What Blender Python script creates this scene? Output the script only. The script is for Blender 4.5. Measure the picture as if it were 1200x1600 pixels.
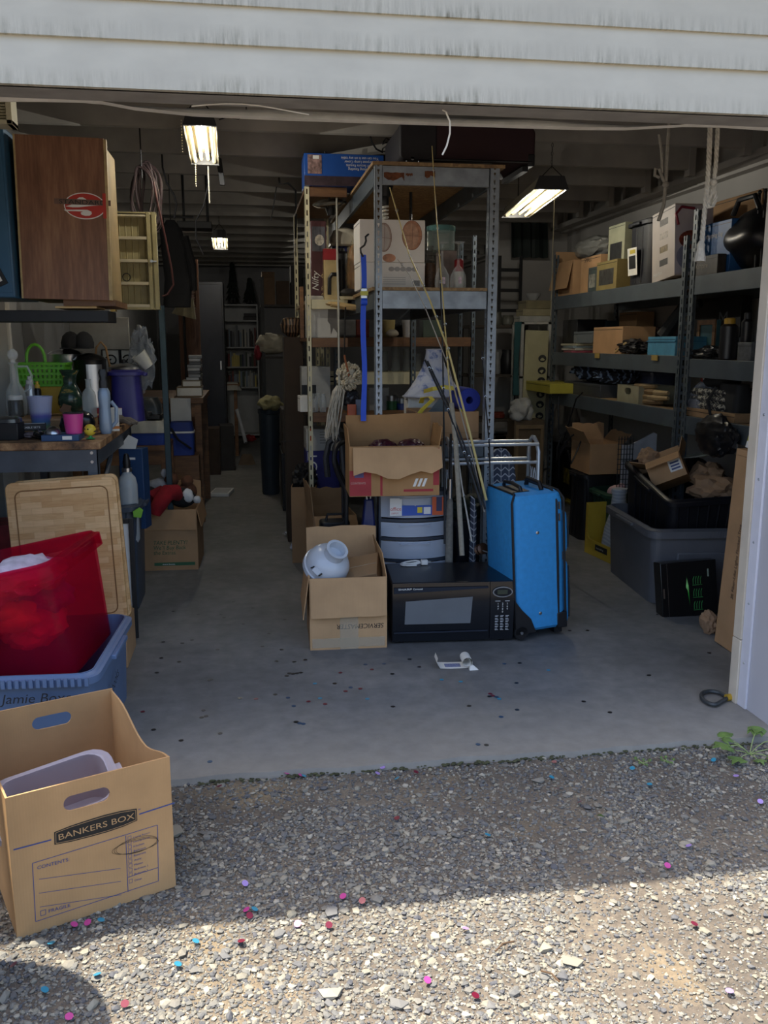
import bpy, bmesh, math, random
import numpy as np
from mathutils import Vector, Matrix, Euler, noise
random.seed(7); np.random.seed(7)
for o in list(bpy.data.objects): bpy.data.objects.remove(o)
SC = bpy.context.scene; COL = SC.collection
R = math.radians
# ---------------------------------------------------------------- camera
CAMH = 1.4; PITCH = R(10.85); YAW = R(8.75); FPX = 1380.0
cam = bpy.data.cameras.new('camera'); cam.sensor_fit = 'HORIZONTAL'; cam.sensor_width = 36
cam.lens = FPX/1200*36; cam.clip_start = .05; cam.clip_end = 200
camo = bpy.data.objects.new('camera', cam); COL.objects.link(camo)
camo.location = (0, 0, CAMH); camo.rotation_euler = (R(90)-PITCH, 0, -YAW)
SC.camera = camo
# ---------------------------------------------------------------- sky, sun, exposure
SUNV = Vector((-.33, .17, 1)).normalized()          # towards the sun
w = bpy.data.worlds.new('sky'); SC.world = w; w.use_nodes = True
nt = w.node_tree; bg = nt.nodes['Background']
sk = nt.nodes.new('ShaderNodeTexSky'); sk.sky_type = 'NISHITA'; sk.sun_disc = False
sk.sun_elevation = math.asin(SUNV.z); sk.sun_rotation = math.atan2(SUNV.x, SUNV.y)
sk.altitude = 50; sk.air_density = 1.0; sk.dust_density = 4.0; sk.ozone_density = 1
nt.links.new(sk.outputs[0], bg.inputs[0]); bg.inputs[1].default_value = .19
sl = bpy.data.lights.new('sun', 'SUN'); sl.energy = 4.8; sl.angle = R(.6); sl.color = (1, .92, .79)
so = bpy.data.objects.new('sun', sl); COL.objects.link(so)
so.rotation_euler = SUNV.to_track_quat('Z', 'Y').to_euler(); so.location = (-3, 3, 9)
SC.view_settings.view_transform = 'Standard'; SC.view_settings.look = 'None'
SC.view_settings.gamma = 1; SC.view_settings.use_curve_mapping = False
SC.view_settings.exposure = 1.1
# ---------------------------------------------------------------- layout: photo pixel -> place in the garage
_f = Vector((math.sin(YAW)*math.cos(PITCH), math.cos(YAW)*math.cos(PITCH), -math.sin(PITCH)))
_r = Vector((math.cos(YAW), -math.sin(YAW), 0)); _u = _r.cross(_f); _c = Vector((0, 0, CAMH))
def ray(px, py): return _f + _r*((px-600)/FPX) - _u*((py-800)/FPX)
def G(px, py, z=0):
    d = ray(px, py); p = _c + d*((z-CAMH)/d.z); return p.x, p.y
def P(px, py, Y):
    d = ray(px, py); p = _c + d*(Y/d.y); return p.x, p.z
def PX(px, py, x):
    d = ray(px, py); p = _c + d*(x/d.x); return p.y, p.z
def V(px, py, Y):
    d = ray(px, py); return _c + d*(Y/d.y)
def proj(x, y, z):
    v = Vector((x, y, z))-_c; d = v.dot(_f); return 600+FPX*v.dot(_r)/d, 800-FPX*v.dot(_u)/d
def xat(px, Y, z):                                   # x of the point seen in column px at depth Y, height z
    a = (px-600)/FPX; b = _c
    # (v.r) = a (v.f)
    k = _r - _f*a; return -(k.y*Y + k.z*(z-CAMH))/k.x
def yat(px, x, z):
    a = (px-600)/FPX; k = _r - _f*a; return -(k.x*x + k.z*(z-CAMH))/k.y
def zat(py, x, Y):
    a = -(py-800)/FPX; k = _u - _f*a; return CAMH-(k.x*x+k.y*Y)/k.z
def S(p0, p1, pt, Y, z):                             # thing standing at depth Y on height z: x centre, width, height
    x0, x1 = xat(p0, Y, z), xat(p1, Y, z); xc = (x0+x1)/2
    return xc, x1-x0, zat(pt, xc, Y)-z
def T(p0, p1, pt, pb, z):                            # same, depth read from its foot at pixel row pb
    Y = G((p0+p1)/2, pb, z)[1]; xc, ww, h = S(p0, p1, pt, Y, z); return xc, Y, ww, h
# ---------------------------------------------------------------- materials
def lin(h):
    h = h.lstrip('#'); c = [int(h[i:i+2], 16)/255 for i in (0, 2, 4)]
    return tuple(x/12.92 if x <= .04045 else ((x+.055)/1.055)**2.4 for x in c)+(1,)
_mc = {}
class NT:
    def __init__(s, name):
        s.m = bpy.data.materials.new(name); s.m.use_nodes = True; s.t = s.m.node_tree
        s.b = s.t.nodes['Principled BSDF']; s.out = s.t.nodes['Material Output']
    def n(s, ty, **kw):
        o = s.t.nodes.new('ShaderNode'+ty)
        for k, v in kw.items():
            if k in o.inputs: o.inputs[k].default_value = v
            else: setattr(o, k, v)
        return o
    def l(s, a, b): s.t.links.new(a, b)
    def coord(s, scale=(1, 1, 1), rot=(0, 0, 0)):
        tc = s.n('TexCoord'); mp = s.n('Mapping'); s.l(tc.outputs['Object'], mp.inputs[0])
        mp.inputs['Scale'].default_value = scale; mp.inputs['Rotation'].default_value = rot
        return mp.outputs[0]
    def ramp(s, fac, stops):
        r = s.n('ValToRGB'); e = r.color_ramp.elements
        while len(e) < len(stops): e.new(.5)
        for i, (p, c) in enumerate(stops):
            e[i].position = p; e[i].color = lin(c) if isinstance(c, str) else c
        s.l(fac, r.inputs[0]); return r.outputs[0]
    def noise(s, co, scale, det=3, rough=.55):
        q = s.n('TexNoise'); q.inputs['Scale'].default_value = scale; q.inputs['Detail'].default_value = det
        q.inputs['Roughness'].default_value = rough; s.l(co, q.inputs['Vector']); return q.outputs['Fac']
    def mix(s, fac, a, b, mode='MIX'):
        q = s.n('Mix', data_type='RGBA', blend_type=mode)
        for i, v in ((0, fac), (6, a), (7, b)):
            if isinstance(v, (float, int, tuple)): q.inputs[i].default_value = v
            else: s.l(v, q.inputs[i])
        return q.outputs[2]
    def bump(s, h, st=.3, dist=.002):
        q = s.n('Bump'); q.inputs['Strength'].default_value = st; q.inputs['Distance'].default_value = dist
        s.l(h, q.inputs['Height']); s.l(q.outputs[0], s.b.inputs['Normal'])
def mt(hexc, rough=.6, metal=0., var=.12, scale=9., bump=0., bs=60., spec=.5, emit=0.):
    key = (hexc, rough, metal, var, scale, bump, bs, spec, emit)
    if key in _mc: return _mc[key]
    k = NT('surface'); c = lin(hexc); b = k.b
    b.inputs['Roughness'].default_value = rough; b.inputs['Metallic'].default_value = metal
    b.inputs['Specular IOR Level'].default_value = spec
    if var:
        co = k.coord(); f = k.noise(co, scale)
        lo = tuple(x*(1-var*1.6) for x in c[:3])+(1,); hi = tuple(min(1, x*(1+var*1.3)) for x in c[:3])+(1,)
        k.l(k.ramp(f, [(.3, lo), (.7, hi)]), b.inputs['Base Color'])
        if bump: k.bump(k.noise(co, bs, 4), bump)
    else: b.inputs['Base Color'].default_value = c
    if emit:
        b.inputs['Emission Color'].default_value = c; b.inputs['Emission Strength'].default_value = emit
    _mc[key] = k.m; return k.m
def clear(hexc, alpha=.35, rough=.15, tint='ffffff'):  # see-through plastic or glass
    key = ('clear', hexc, alpha, rough, tint)
    if key in _mc: return _mc[key]
    k = NT('clear plastic'); b = k.b
    b.inputs['Base Color'].default_value = lin(hexc); b.inputs['Roughness'].default_value = rough
    tr = k.n('BsdfTransparent'); tr.inputs[0].default_value = lin(tint)
    mx = k.n('MixShader'); fr = k.n('LayerWeight'); fr.inputs[0].default_value = .25
    mm = k.n('Math', operation='MULTIPLY_ADD'); k.l(fr.outputs['Facing'], mm.inputs[0])
    mm.inputs[1].default_value = (1-alpha)*.7; mm.inputs[2].default_value = alpha
    k.l(mm.outputs[0], mx.inputs[0]); k.l(tr.outputs[0], mx.inputs[1]); k.l(b.outputs[0], mx.inputs[2])
    k.l(mx.outputs[0], k.out.inputs[0]); _mc[key] = k.m; return k.m
def woody(c1, c2, c3, sc=(14, 14, 1.3), rough=.55, bump=.05):
    key = ('wood', c1, c2, c3, sc)
    if key in _mc: return _mc[key]
    k = NT('wood grain'); co = k.coord(sc); n1 = k.noise(co, 1.6, 6, .65); n2 = k.noise(k.coord(tuple(x*5 for x in sc)), 2, 3)
    m = k.mix(.3, n1, n2); k.l(k.ramp(m, [(.32, c1), (.5, c2), (.66, c3)]), k.b.inputs['Base Color'])
    k.b.inputs['Roughness'].default_value = rough; k.bump(n2, bump); _mc[key] = k.m; return k.m
def cardmat(hexc='b08a5c', var=.1, ax=0):
    key = ('card', hexc, ax)
    if key in _mc: return _mc[key]
    k = NT('corrugated cardboard'); co = k.coord(); f = k.noise(co, 5, 4); c = lin(hexc)
    k.l(k.ramp(f, [(.3, tuple(x*(1-var*1.5) for x in c[:3])+(1,)), (.7, tuple(x*(1+var) for x in c[:3])+(1,))]), k.b.inputs['Base Color'])
    wv = k.n('TexWave', bands_direction='XYZ'[ax]); wv.inputs['Scale'].default_value = 45; wv.inputs['Distortion'].default_value = .6
    k.l(co, wv.inputs['Vector']); k.bump(wv.outputs['Fac'], .12, .001); k.b.inputs['Roughness'].default_value = .8
    k.b.inputs['Specular IOR Level'].default_value = .2
    _mc[key] = k.m; return k.m
CARD = cardmat('c29d74'); CARD2 = cardmat('b28e69'); CARD3 = cardmat('987a5a'); CARDIN = cardmat('a98666')
BLK = mt('15161a', .45); BLKR = mt('191a1c', .75); GREY = mt('4b5158', .5); WHT = mt('e4e4e0', .55, var=.04)
STEEL = mt('b9bcc0', .28, 1., var=.05); CHROME = mt('d5d7da', .12, 1., var=0); IRON = mt('2a2b2d', .5, .6)
PAPER = mt('e4e2da', .8, var=.05); GLASS = clear('e8f0f2', .12, .03); INK = mt('1c1d20', .6, var=0); INKW = mt('e6e6e2', .6, var=0)
# ---------------------------------------------------------------- mesh building
class M:
    def __init__(s): s.v = []; s.f = []; s.mi = []
    def add(s, vs, fs, mi=0, T=None):
        o = len(s.v); s.v += [tuple(T @ Vector(v)) for v in vs] if T else [tuple(v) for v in vs]
        s.f += [tuple(i+o for i in f) for f in fs]; s.mi += [mi]*len(fs); return s
    def bx(s, x0, x1, y0, y1, z0, z1, mi=0, T=None):
        return s.add([(x0, y0, z0), (x1, y0, z0), (x1, y1, z0), (x0, y1, z0), (x0, y0, z1), (x1, y0, z1), (x1, y1, z1), (x0, y1, z1)],
                     [(0, 3, 2, 1), (4, 5, 6, 7), (0, 1, 5, 4), (1, 2, 6, 5), (2, 3, 7, 6), (3, 0, 4, 7)], mi, T)
    def box(s, c, d, mi=0, rot=None):
        T_ = Matrix.Translation(c) @ Euler(rot).to_matrix().to_4x4() if rot else Matrix.Translation(c)
        a, b, h = d[0]/2, d[1]/2, d[2]/2; return s.bx(-a, a, -b, b, -h, h, mi, T_)
    def loft(s, rings, mi=0, cap0=True, cap1=True, T=None, closed=True):
        n = len(rings[0]); vs = [p for r in rings for p in r]; fs = []
        for k in range(len(rings)-1):
            for i in range(n if closed else n-1):
                j = (i+1) % n; fs.append((k*n+i, k*n+j, k*n+n+j, k*n+n+i))
        if cap0: fs.append(tuple(range(n-1, -1, -1)))
        if cap1: fs.append(tuple(range((len(rings)-1)*n, len(rings)*n)))
        return s.add(vs, fs, mi, T)
    def lathe(s, prof, seg=20, c=(0, 0, 0), mi=0, T=None, cap0=True, cap1=True, sx=1, sy=1):
        rings = [[(c[0]+r*sx*math.cos(2*math.pi*i/seg), c[1]+r*sy*math.sin(2*math.pi*i/seg), c[2]+z) for i in range(seg)] for r, z in prof]
        return s.loft(rings, mi, cap0, cap1, T)
    def tube(s, pts, r, seg=8, mi=0, closed=False):
        pts = [Vector(p) for p in pts]; n = len(pts); rings = []; up = None
        for i, p in enumerate(pts):
            if closed: t = pts[(i+1) % n]-pts[i-1]
            else: t = pts[min(i+1, n-1)]-pts[max(i-1, 0)]
            if t.length < 1e-9: t = Vector((0, 0, 1))
            t.normalize()
            if up is None: up = t.orthogonal().normalized()
            up = up-t*up.dot(t)
            up = up.normalized() if up.length > 1e-6 else t.orthogonal().normalized()
            b = t.cross(up); rr = r[i] if isinstance(r, (list, tuple)) else r
            rings.append([tuple(p+(up*math.cos(2*math.pi*k/seg)+b*math.sin(2*math.pi*k/seg))*rr) for k in range(seg)])
        if closed: rings.append(rings[0])
        return s.loft(rings, mi, not closed, not closed)
    def prism(s, poly, t, mi=0, T=None):               # outline in x,z extruded along y from 0 to t
        n = len(poly); vs = [(x, 0, z) for x, z in poly]+[(x, t, z) for x, z in poly]
        fs = [tuple(range(n)), tuple(range(2*n-1, n-1, -1))]+[(i, i+n, (i+1) % n+n, (i+1) % n) for i in range(n)]
        return s.add(vs, fs, mi, T)
    def ball(s, c, r, mi=0, seg=14, T=None, sx=1, sy=1, sz=1, rings=9):
        pr = [(max(r*math.sin(math.pi*i/rings), 1e-4), -r*sz*math.cos(math.pi*i/rings)) for i in range(rings+1)]
        return s.lathe(pr, seg, c, mi, T, True, True, sx, sy)
def frame(x, y, z, rx=0, ry=0, rz=0): return Matrix.Translation((x, y, z)) @ Euler((rx, ry, rz)).to_matrix().to_4x4()
def mesh_of(name, m, mats, smooth=35):
    me = bpy.data.meshes.new(name); me.from_pydata(m.v, [], m.f)
    mats = mats if isinstance(mats, (list, tuple)) else [mats]
    for q in mats: me.materials.append(q)
    if len(mats) > 1: me.polygons.foreach_set('material_index', m.mi)
    bm = bmesh.new(); bm.from_mesh(me); bmesh.ops.recalc_face_normals(bm, faces=bm.faces); bm.to_mesh(me); bm.free()
    if not smooth: me.shade_flat()
    if smooth:
        me.polygons.foreach_set('use_smooth', [True]*len(me.polygons)); me.set_sharp_from_angle(angle=R(smooth))
    me.update(); return me
def ob(name, m, mats, parent=None, loc=None, rot=None, bev=0, smooth=35, label=None):
    me = m if isinstance(m, bpy.types.Mesh) else mesh_of(name, m, mats, smooth)
    o = bpy.data.objects.new(name, me); COL.objects.link(o)
    if parent: o.parent = parent
    if loc: o.location = loc
    if rot: o.rotation_euler = rot
    if bev:
        b = o.modifiers.new('bevel', 'BEVEL'); b.width = bev; b.segments = 2; b.limit_method = 'ANGLE'; b.angle_limit = R(40)
    if label: o['label'] = label
    return o
def tag(o, label, cat, group=None, kind=None):
    if label: o['label'] = label
    if cat: o['category'] = cat
    if group: o['group'] = group
    if kind: o['kind'] = kind
    return o
def TH(name, label, cat, loc=(0, 0, 0), rz=0, group=None, rot=None):
    o = bpy.data.objects.new(name, None); COL.objects.link(o); o.empty_display_size = .1
    o.location = loc; o.rotation_euler = rot if rot else (0, 0, rz); return tag(o, label, cat, group)
def one(name, label, cat, m, mats, loc=(0, 0, 0), rz=0, group=None, rot=None, bev=0, smooth=35):
    o = ob(name, m, mats, None, loc, rot if rot else (0, 0, rz), bev, smooth); return tag(o, label, cat, group)
def dup(root, loc=None, rz=None, label=None, group=None, mats=None):
    r = root.copy(); COL.objects.link(r)
    if loc is not None: r.location = loc
    if rz is not None: r.rotation_euler = (0, 0, rz)
    if label: r['label'] = label
    if group: r['group'] = group
    for ch in list(root.children):
        c = ch.copy(); COL.objects.link(c); c.parent = r
        for g in ch.children:
            d = g.copy(); COL.objects.link(d); d.parent = c
    return r
def text(body, size, mat, parent, loc, rot=(R(90), 0, 0), name='lettering', sx=1., shear=0., align='LEFT', ext=0.):
    cu = bpy.data.curves.new('t', 'FONT'); cu.body = body; cu.size = size; cu.shear = shear; cu.align_x = align; cu.extrude = ext
    cu.resolution_u = 3; cu.space_line = .95
    t = bpy.data.objects.new('t', cu); COL.objects.link(t); me = bpy.data.meshes.new_from_object(t)
    bpy.data.objects.remove(t); me.name = name; me.materials.clear(); me.materials.append(mat)
    if sx != 1:
        for v in me.vertices: v.co.x *= sx
    return ob(name, me, mat, parent, loc, rot)
# ---------------------------------------------------------------- kinds of things built often
def rring(w, d, r, z, n=5):                            # rounded rectangle ring
    out = []
    for cx, cy, a0 in ((w/2-r, d/2-r, 0), (-w/2+r, d/2-r, 90), (-w/2+r, -d/2+r, 180), (w/2-r, -d/2+r, 270)):
        for i in range(n): a = R(a0+90*i/(n-1)); out.append((cx+r*math.cos(a), cy+r*math.sin(a), z))
    return out
def tote(name, label, cat, w, d, h, mat, loc, rz=0, rimmat=None, taper=.86, ribs=7, rot=None, group=None, lid=None, wall=.004, rimh=.035):
    t = TH(name, label, cat, loc, rz, group, rot); m = M()
    W0, D0 = w*taper, d*taper; e = .022; rr = .05
    rings = [rring(W0, D0, rr, 0), rring(w-2*e, d-2*e, rr, h-rimh), rring(w-2*e, d-2*e, rr, h)]
    inner = [rring(w-2*e-2*wall, d-2*e-2*wall, rr, h), rring(W0-2*wall, D0-2*wall, rr, wall)]
    m.loft(rings+inner, 0, True, True)
    ob('body', m, mat, t)
    m = M(); q = rring
    m.loft([q(w-2*e-.004, d-2*e-.004, rr, h-.008), q(w, d, rr+.01, h-.012), q(w, d, rr+.01, h-rimh), q(w-.006, d-.006, rr+.01, h-rimh),
            q(w-.006, d-.006, rr+.01, h-.016), q(w-2*e, d-2*e, rr, h-.002), q(w-2*e-.006, d-2*e-.006, rr, h-.002)], 0, False, False)
    ob('rim', m, rimmat or mat, t)
    if ribs:
        m = M()
        for i in range(ribs):
            f = -.36+.72*i/(ribs-1) if ribs > 1 else 0
            for sg in (-1, 1):
                y0, y1 = sg*D0/2*1.005, sg*(d-2*e)/2*1.0
                m.tube([(f*W0, y0, .02), (f*w, y1, h-rimh-.01)], .006, 5)
                if abs(f) < .3: m.tube([(sg*W0/2*1.005, f*D0, .02), (sg*(w-2*e)/2, f*d, h-rimh-.01)], .006, 5)
        ob('side_rib', m, mat, t)
    for sg in (-1, 1):
        m = M(); m.box((sg*(w/2+.006), 0, h-.026), (.02, d*.32, .018)); ob('handle', m, rimmat or mat, t, bev=.004)
    if lid:
        m = M(); m.loft([q(w+.01, d+.01, rr+.01, h), q(w+.012, d+.012, rr+.01, h+.018), q(w-.05, d-.05, rr, h+.02), q(w-.07, d-.07, rr, h+.006)], 0, True, True)
        ob('lid', m, lid, t)
    return t
def soft(pts, n=6, closed=False):                      # smooth curve through points
    p = [Vector(q) for q in pts]; N = len(p); out = []
    for i in range(N if closed else N-1):
        g = (lambda k: p[k % N]) if closed else (lambda k: p[max(0, min(N-1, k))])
        a, b, c, d = g(i-1), g(i), g(i+1), g(i+2)
        for j in range(n):
            t = j/n; out.append(((b*2)+(c-a)*t+(a*2-b*5+c*4-d)*t*t+(b*3-a-c*3+d)*t**3)*.5)
    if not closed: out.append(p[-1])
    return out
def carton(label, w, d, h, loc, rz=0, mat=CARD, flaps=(120, 120, 120, 120), fl=None, t=.005, cat='box', name='cardboard_box', inmat=None, rot=None, holes=False, group=None, jag=0.):
    """open box; flaps: angle from closed (0) through upright (90) to folded down (180) for -y, +x, +y, -x; None = no flap"""
    o = TH(name, label, cat, loc, rz, group, rot); inmat = inmat or mat
    m = M()
    m.bx(-w/2, w/2, -d/2, d/2, 0, t); m.bx(-w/2, w/2, -d/2, -d/2+t, t, h); m.bx(-w/2, w/2, d/2-t, d/2, t, h)
    m.bx(-w/2, -w/2+t, -d/2+t, d/2-t, t, h); m.bx(w/2-t, w/2, -d/2+t, d/2-t, t, h)
    ob('body', m, mat, o)
    fl = fl or min(w, d)*.48
    for i, a in enumerate(flaps):
        if a is None: continue
        L = w if i % 2 == 0 else d; D = d if i % 2 == 0 else w
        if isinstance(a, tuple): a, f_ = a
        else: f_ = fl
        m = M(); nx = 6; rg = random.Random(int(L*1000)+i)
        top = [(L/2-.004-(L-.008)*k/nx, f_-(rg.random()*jag)) for k in range(nx+1)]
        poly = [(-L/2+.004, 0), (L/2-.004, 0)]+[(x, z) for x, z in top]
        m.prism(poly, t*.8)
        # local: flap grows up (+z) from the hinge; angle 90 = upright
        T_ = Matrix.Rotation((0, math.pi/2, math.pi, -math.pi/2)[i], 4, 'Z') @ Matrix.Translation((0, -D/2, h)) @ Matrix.Rotation(R(a-90), 4, 'X')
        q = ob('flap', m, inmat if a > 150 and inmat else mat, o); q.matrix_local = T_
    return o
def prodbox(name, label, w, d, h, loc, rz=0, mat=CARD, rot=None, cat='box', group=None, seam=None, tape=True):
    """closed printed carton with folded-in lid seam"""
    o = TH(name, label, cat, loc, rz, group, rot); m = M(); m.bx(-w/2, w/2, -d/2, d/2, 0, h); ob('carton', m, mat, o, bev=.003)
    m = M(); m.bx(-w/2+.006, w/2-.006, -.0012, .0012, h, h+.0012)
    m.bx(-w/2-.0008, -w/2, -d/2+.004, d/2-.004, h-.02, h-.017); ob('lid_seam', m, seam or IRON, o)
    return o
def patch(parent, name, x0, x1, z0, z1, y, mat, lab=None, round_=0):   # flat print on a front (-y) face
    m = M(); m.bx(x0, x1, y-.0008, y, z0, z1); return ob(name, m, mat, parent, label=lab)
def blob(c, r, amp=.25, fr=2.5, sz=(1, 1, 1), seed=0, sub=3, crease=0):
    bm = bmesh.new(); bmesh.ops.create_icosphere(bm, subdivisions=sub, radius=1)
    m = M(); so_ = Vector((seed*3.1, seed*1.7, seed*.9))
    for v in bm.verts:
        n = noise.noise(v.co*fr+so_)*amp
        if crease: n += (abs(noise.noise(v.co*fr*2.3+so_))-.3)*crease
        p = v.co*(1+n)*r; m.v.append((c[0]+p.x*sz[0], c[1]+p.y*sz[1], c[2]+p.z*sz[2]))
    bm.verts.index_update(); m.f = [tuple(q.index for q in f.verts) for f in bm.faces]; m.mi = [0]*len(m.f); bm.free(); return m
def sheet(w, d, n, fn):                                # crumpled sheet, fn(u,v)->(x,y,z)
    m = M(); k = n+1
    m.v = [fn(i/n, j/n) for j in range(k) for i in range(k)]
    m.f = [(j*k+i, j*k+i+1, j*k+k+i+1, j*k+k+i) for j in range(n) for i in range(n)]; m.mi = [0]*len(m.f); return m
def lathing(name, label, cat, loc, parts, group=None, rz=0, seg=22, rot=None):
    """turned thing; parts = [(name, profile, material)]"""
    if len(parts) == 1:
        m = M(); m.lathe(parts[0][1], seg); return one(name, label, cat, m, parts[0][2], loc, rz, group, rot)
    o = TH(name, label, cat, loc, rz, group, rot)
    for nme, pr, ma in parts:
        m = M(); m.lathe(pr, seg); ob(nme, m, ma, o)
    return o
def slotted(m, w, z0, z1, T_, t=.0025, pitch=.05, slot=.032, sw=.012, mi=0, key=False):
    """flat strip in x,z with a row of real slots"""
    m.bx(0, w/2-sw/2, 0, t, z0, z1, mi, T_); m.bx(w/2+sw/2, w, 0, t, z0, z1, mi, T_)
    z = z0
    while z < z1:
        m.bx(w/2-sw/2, w/2+sw/2, 0, t, z, min(z+pitch-slot, z1), mi, T_)
        if key and z+pitch < z1:
            for s_ in (-1, 1): m.bx(w/2+s_*sw/2-(sw*.28 if s_ > 0 else 0), w/2+s_*sw/2+(sw*.28 if s_ < 0 else 0), 0, t, z+pitch-slot, z+pitch-slot*.45, mi, T_)
        z += pitch
def post(name, x, y, z0, z1, sx, sy, mat, parent, w=.045, **kw):
    """L shaped slotted upright whose corner is at x,y and whose flanges run to sx, sy"""
    m = M(); slotted(m, w, z0, z1, Matrix.Translation((x, y, 0)) @ Matrix.Diagonal((sx, 1, 1, 1)), **kw)
    slotted(m, w, z0, z1, Matrix.Translation((x, y, 0)) @ Matrix.Rotation(R(90), 4, 'Z') @ Matrix.Diagonal((sy, -1 if sx > 0 else 1, 1, 1)), **kw)
    return ob(name, m, mat, parent, smooth=0)
# ================================================================ the setting
def struct(name, m, mats, parent=None, **kw):
    o = ob(name, m, mats, parent, **kw)
    if not parent: o['kind'] = 'structure'
    return o
XL, XR, YF, YB = -1.32, 3.1, 2.8, 14.0
# concrete slab
k = NT('worn concrete'); co = k.coord()
a = k.noise(co, 1.6, 8, .62); b_ = k.noise(co, 14, 6, .6); c_ = k.noise(k.coord((1.2, .35, 1)), 3.5, 5)
base = k.ramp(k.mix(.35, a, b_), [(.28, '505253'), (.5, '707171'), (.7, '8a8987')])
base = k.mix(k.ramp(c_, [(.52, (0, 0, 0, 1)), (.7, (.4, .4, .4, 1))]), base, lin('5c5c5b'))
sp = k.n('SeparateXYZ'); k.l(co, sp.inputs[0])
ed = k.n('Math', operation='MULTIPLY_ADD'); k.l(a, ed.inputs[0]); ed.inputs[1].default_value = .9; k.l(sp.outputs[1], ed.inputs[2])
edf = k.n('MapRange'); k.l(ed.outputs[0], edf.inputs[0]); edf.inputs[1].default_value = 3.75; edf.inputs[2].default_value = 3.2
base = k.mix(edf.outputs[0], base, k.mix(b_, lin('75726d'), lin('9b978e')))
k.l(base, k.b.inputs['Base Color']); k.b.inputs['Roughness'].default_value = .62; k.bump(k.noise(co, 180, 4), .25)
m = M(); nx = 60
front = [(XL-.2+(4.9)*i/nx, 2.745+.006*math.sin(i*1.9)+.005*math.sin(i*.7+1)) for i in range(nx+1)]
m.v = [(x, y, 0) for x, y in front]+[(x, YB+.1, 0) for x, y in front]+[(x, y-.012, -.05) for x, y in front]
n1 = nx+1
for i in range(nx): m.f += [(i, i+1, n1+i+1, n1+i), (2*n1+i, 2*n1+i+1, i+1, i)]
m.mi = [0]*len(m.f); struct('floor', m, k.m, smooth=0)
# walls
WALL = mt('8f8d8a', .75, var=.07, scale=2.5); WALLW = mt('a8a6a2', .75, var=.06, scale=2)
m = M().bx(XL-.12, XL, YF, YB, -.05, 2.9); struct('wall_left', m, mt('a5a6a6', .5, var=.05, scale=2))
m = M().bx(XR, XR+.12, 3.1, YB, -.05, 2.9); struct('wall_right', m, WALLW)
m = M().bx(XL-.12, XR+.12, YB, YB+.12, -.05, 2.9); struct('wall_back', m, mt('8a8a8c', .8, var=.06, scale=2))
m = M().bx(2.42, XR, 8.5, 8.6, 0, 2.74); struct('wall_partition', m, WALLW)
# wall panel seams (sheet metal) on the left wall
LP = mt('9b9d9e', .4, var=.05, scale=1.5)
wl = bpy.data.objects['wall_left']
for i in range(4):
    m = M().bx(XL, XL+.012, 3.2+i*1.22, 3.2+i*1.22+1.21, .02, 1.56); ob('panel', m, LP, wl, bev=.002)
# facade: piers either side of the opening, lap siding above it
FAC = mt('b9bac2', .6, var=.04, scale=2)
m = M().bx(1.885, 5.2, YF, 3.1, -.05, 2.13); m.bx(-5, -1.15, YF, 3.1, -.05, 2.13); m.bx(-5, 5.2, YF+.012, 2.93, 2.13, 2.95)
fw = struct('wall_front', m, FAC)
k = NT('weathered siding'); co = k.coord(); sp = k.n('SeparateXYZ'); k.l(co, sp.inputs[0])
st = k.noise(k.coord((26, 1, 3)), 2.2, 6, .7); bl = k.noise(k.coord((3, 1, 6)), 1.7, 4)
g = k.n('MapRange'); k.l(sp.outputs[2], g.inputs[0]); g.inputs[1].default_value = .055; g.inputs[2].default_value = 0.0
mu = k.n('Math', operation='MULTIPLY'); k.l(g.outputs[0], mu.inputs[0]); k.l(k.ramp(st, [(.42, (0, 0, 0, 1)), (.66, (1, 1, 1, 1))]), mu.inputs[1])
mu2 = k.n('Math', operation='MULTIPLY'); k.l(mu.outputs[0], mu2.inputs[0]); k.l(k.ramp(bl, [(.4, (.15, .15, .15, 1)), (.65, (1, 1, 1, 1))]), mu2.inputs[1])
c0 = k.ramp(bl, [(.3, 'b9b7aa'), (.7, 'c6c4b6')]); k.l(k.mix(mu2.outputs[0], c0, lin('6d6a58')), k.b.inputs['Base Color'])
k.b.inputs['Roughness'].default_value = .5; SID = k.m
for i in range(6):
    z0 = (2.112, 2.242, 2.346, 2.46, 2.58, 2.7)[i]
    m = M(); m.v = [(-5, YF-.022, 0), (5.2, YF-.022, 0), (5.2, YF-.006, .16), (-5, YF-.006, .16), (-5, YF+.012, 0), (5.2, YF+.012, 0), (5.2, YF+.012, .16), (-5, YF+.012, .16)]
    m.f = [(0, 1, 2, 3), (4, 7, 6, 5), (0, 4, 5, 1), (3, 2, 6, 7), (0, 3, 7, 4), (1, 5, 6, 2)]; m.mi = [0]*6
    ob('siding_board', m, SID, fw, loc=(0, 0, z0), smooth=0)
m = M().bx(-1.14, 1.88, YF+.0, 2.93, 2.112, 2.131); struct('trim_1', m, mt('8f8e8b', .6, var=.12))          # lintel board
# opening trim on the right reveal
TRW = mt('d6d8e4', .45, var=.03); TRC = mt('cfc6b6', .7, var=.09, scale=5, bump=.1)
m = M().bx(1.875, 1.885, 2.975, 3.03, 0.0, 2.112); t2 = struct('trim_2', m, TRW, bev=.002)
m = M()
for i in range(9): m.lathe([(.005, 0), (.005, .0015), (.003, .0035)], 8, T=frame(1.875, 3.003, .18+i*.24, 0, R(-90), 0))
ob('rivet', m, STEEL, t2)
m = M().bx(1.869, 1.888, 3.031, 3.085, .265, 2.112); m.bx(1.868, 1.888, 3.031, 3.086, 0, .262); struct('trim_3', m, TRC, bev=.002)
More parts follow.
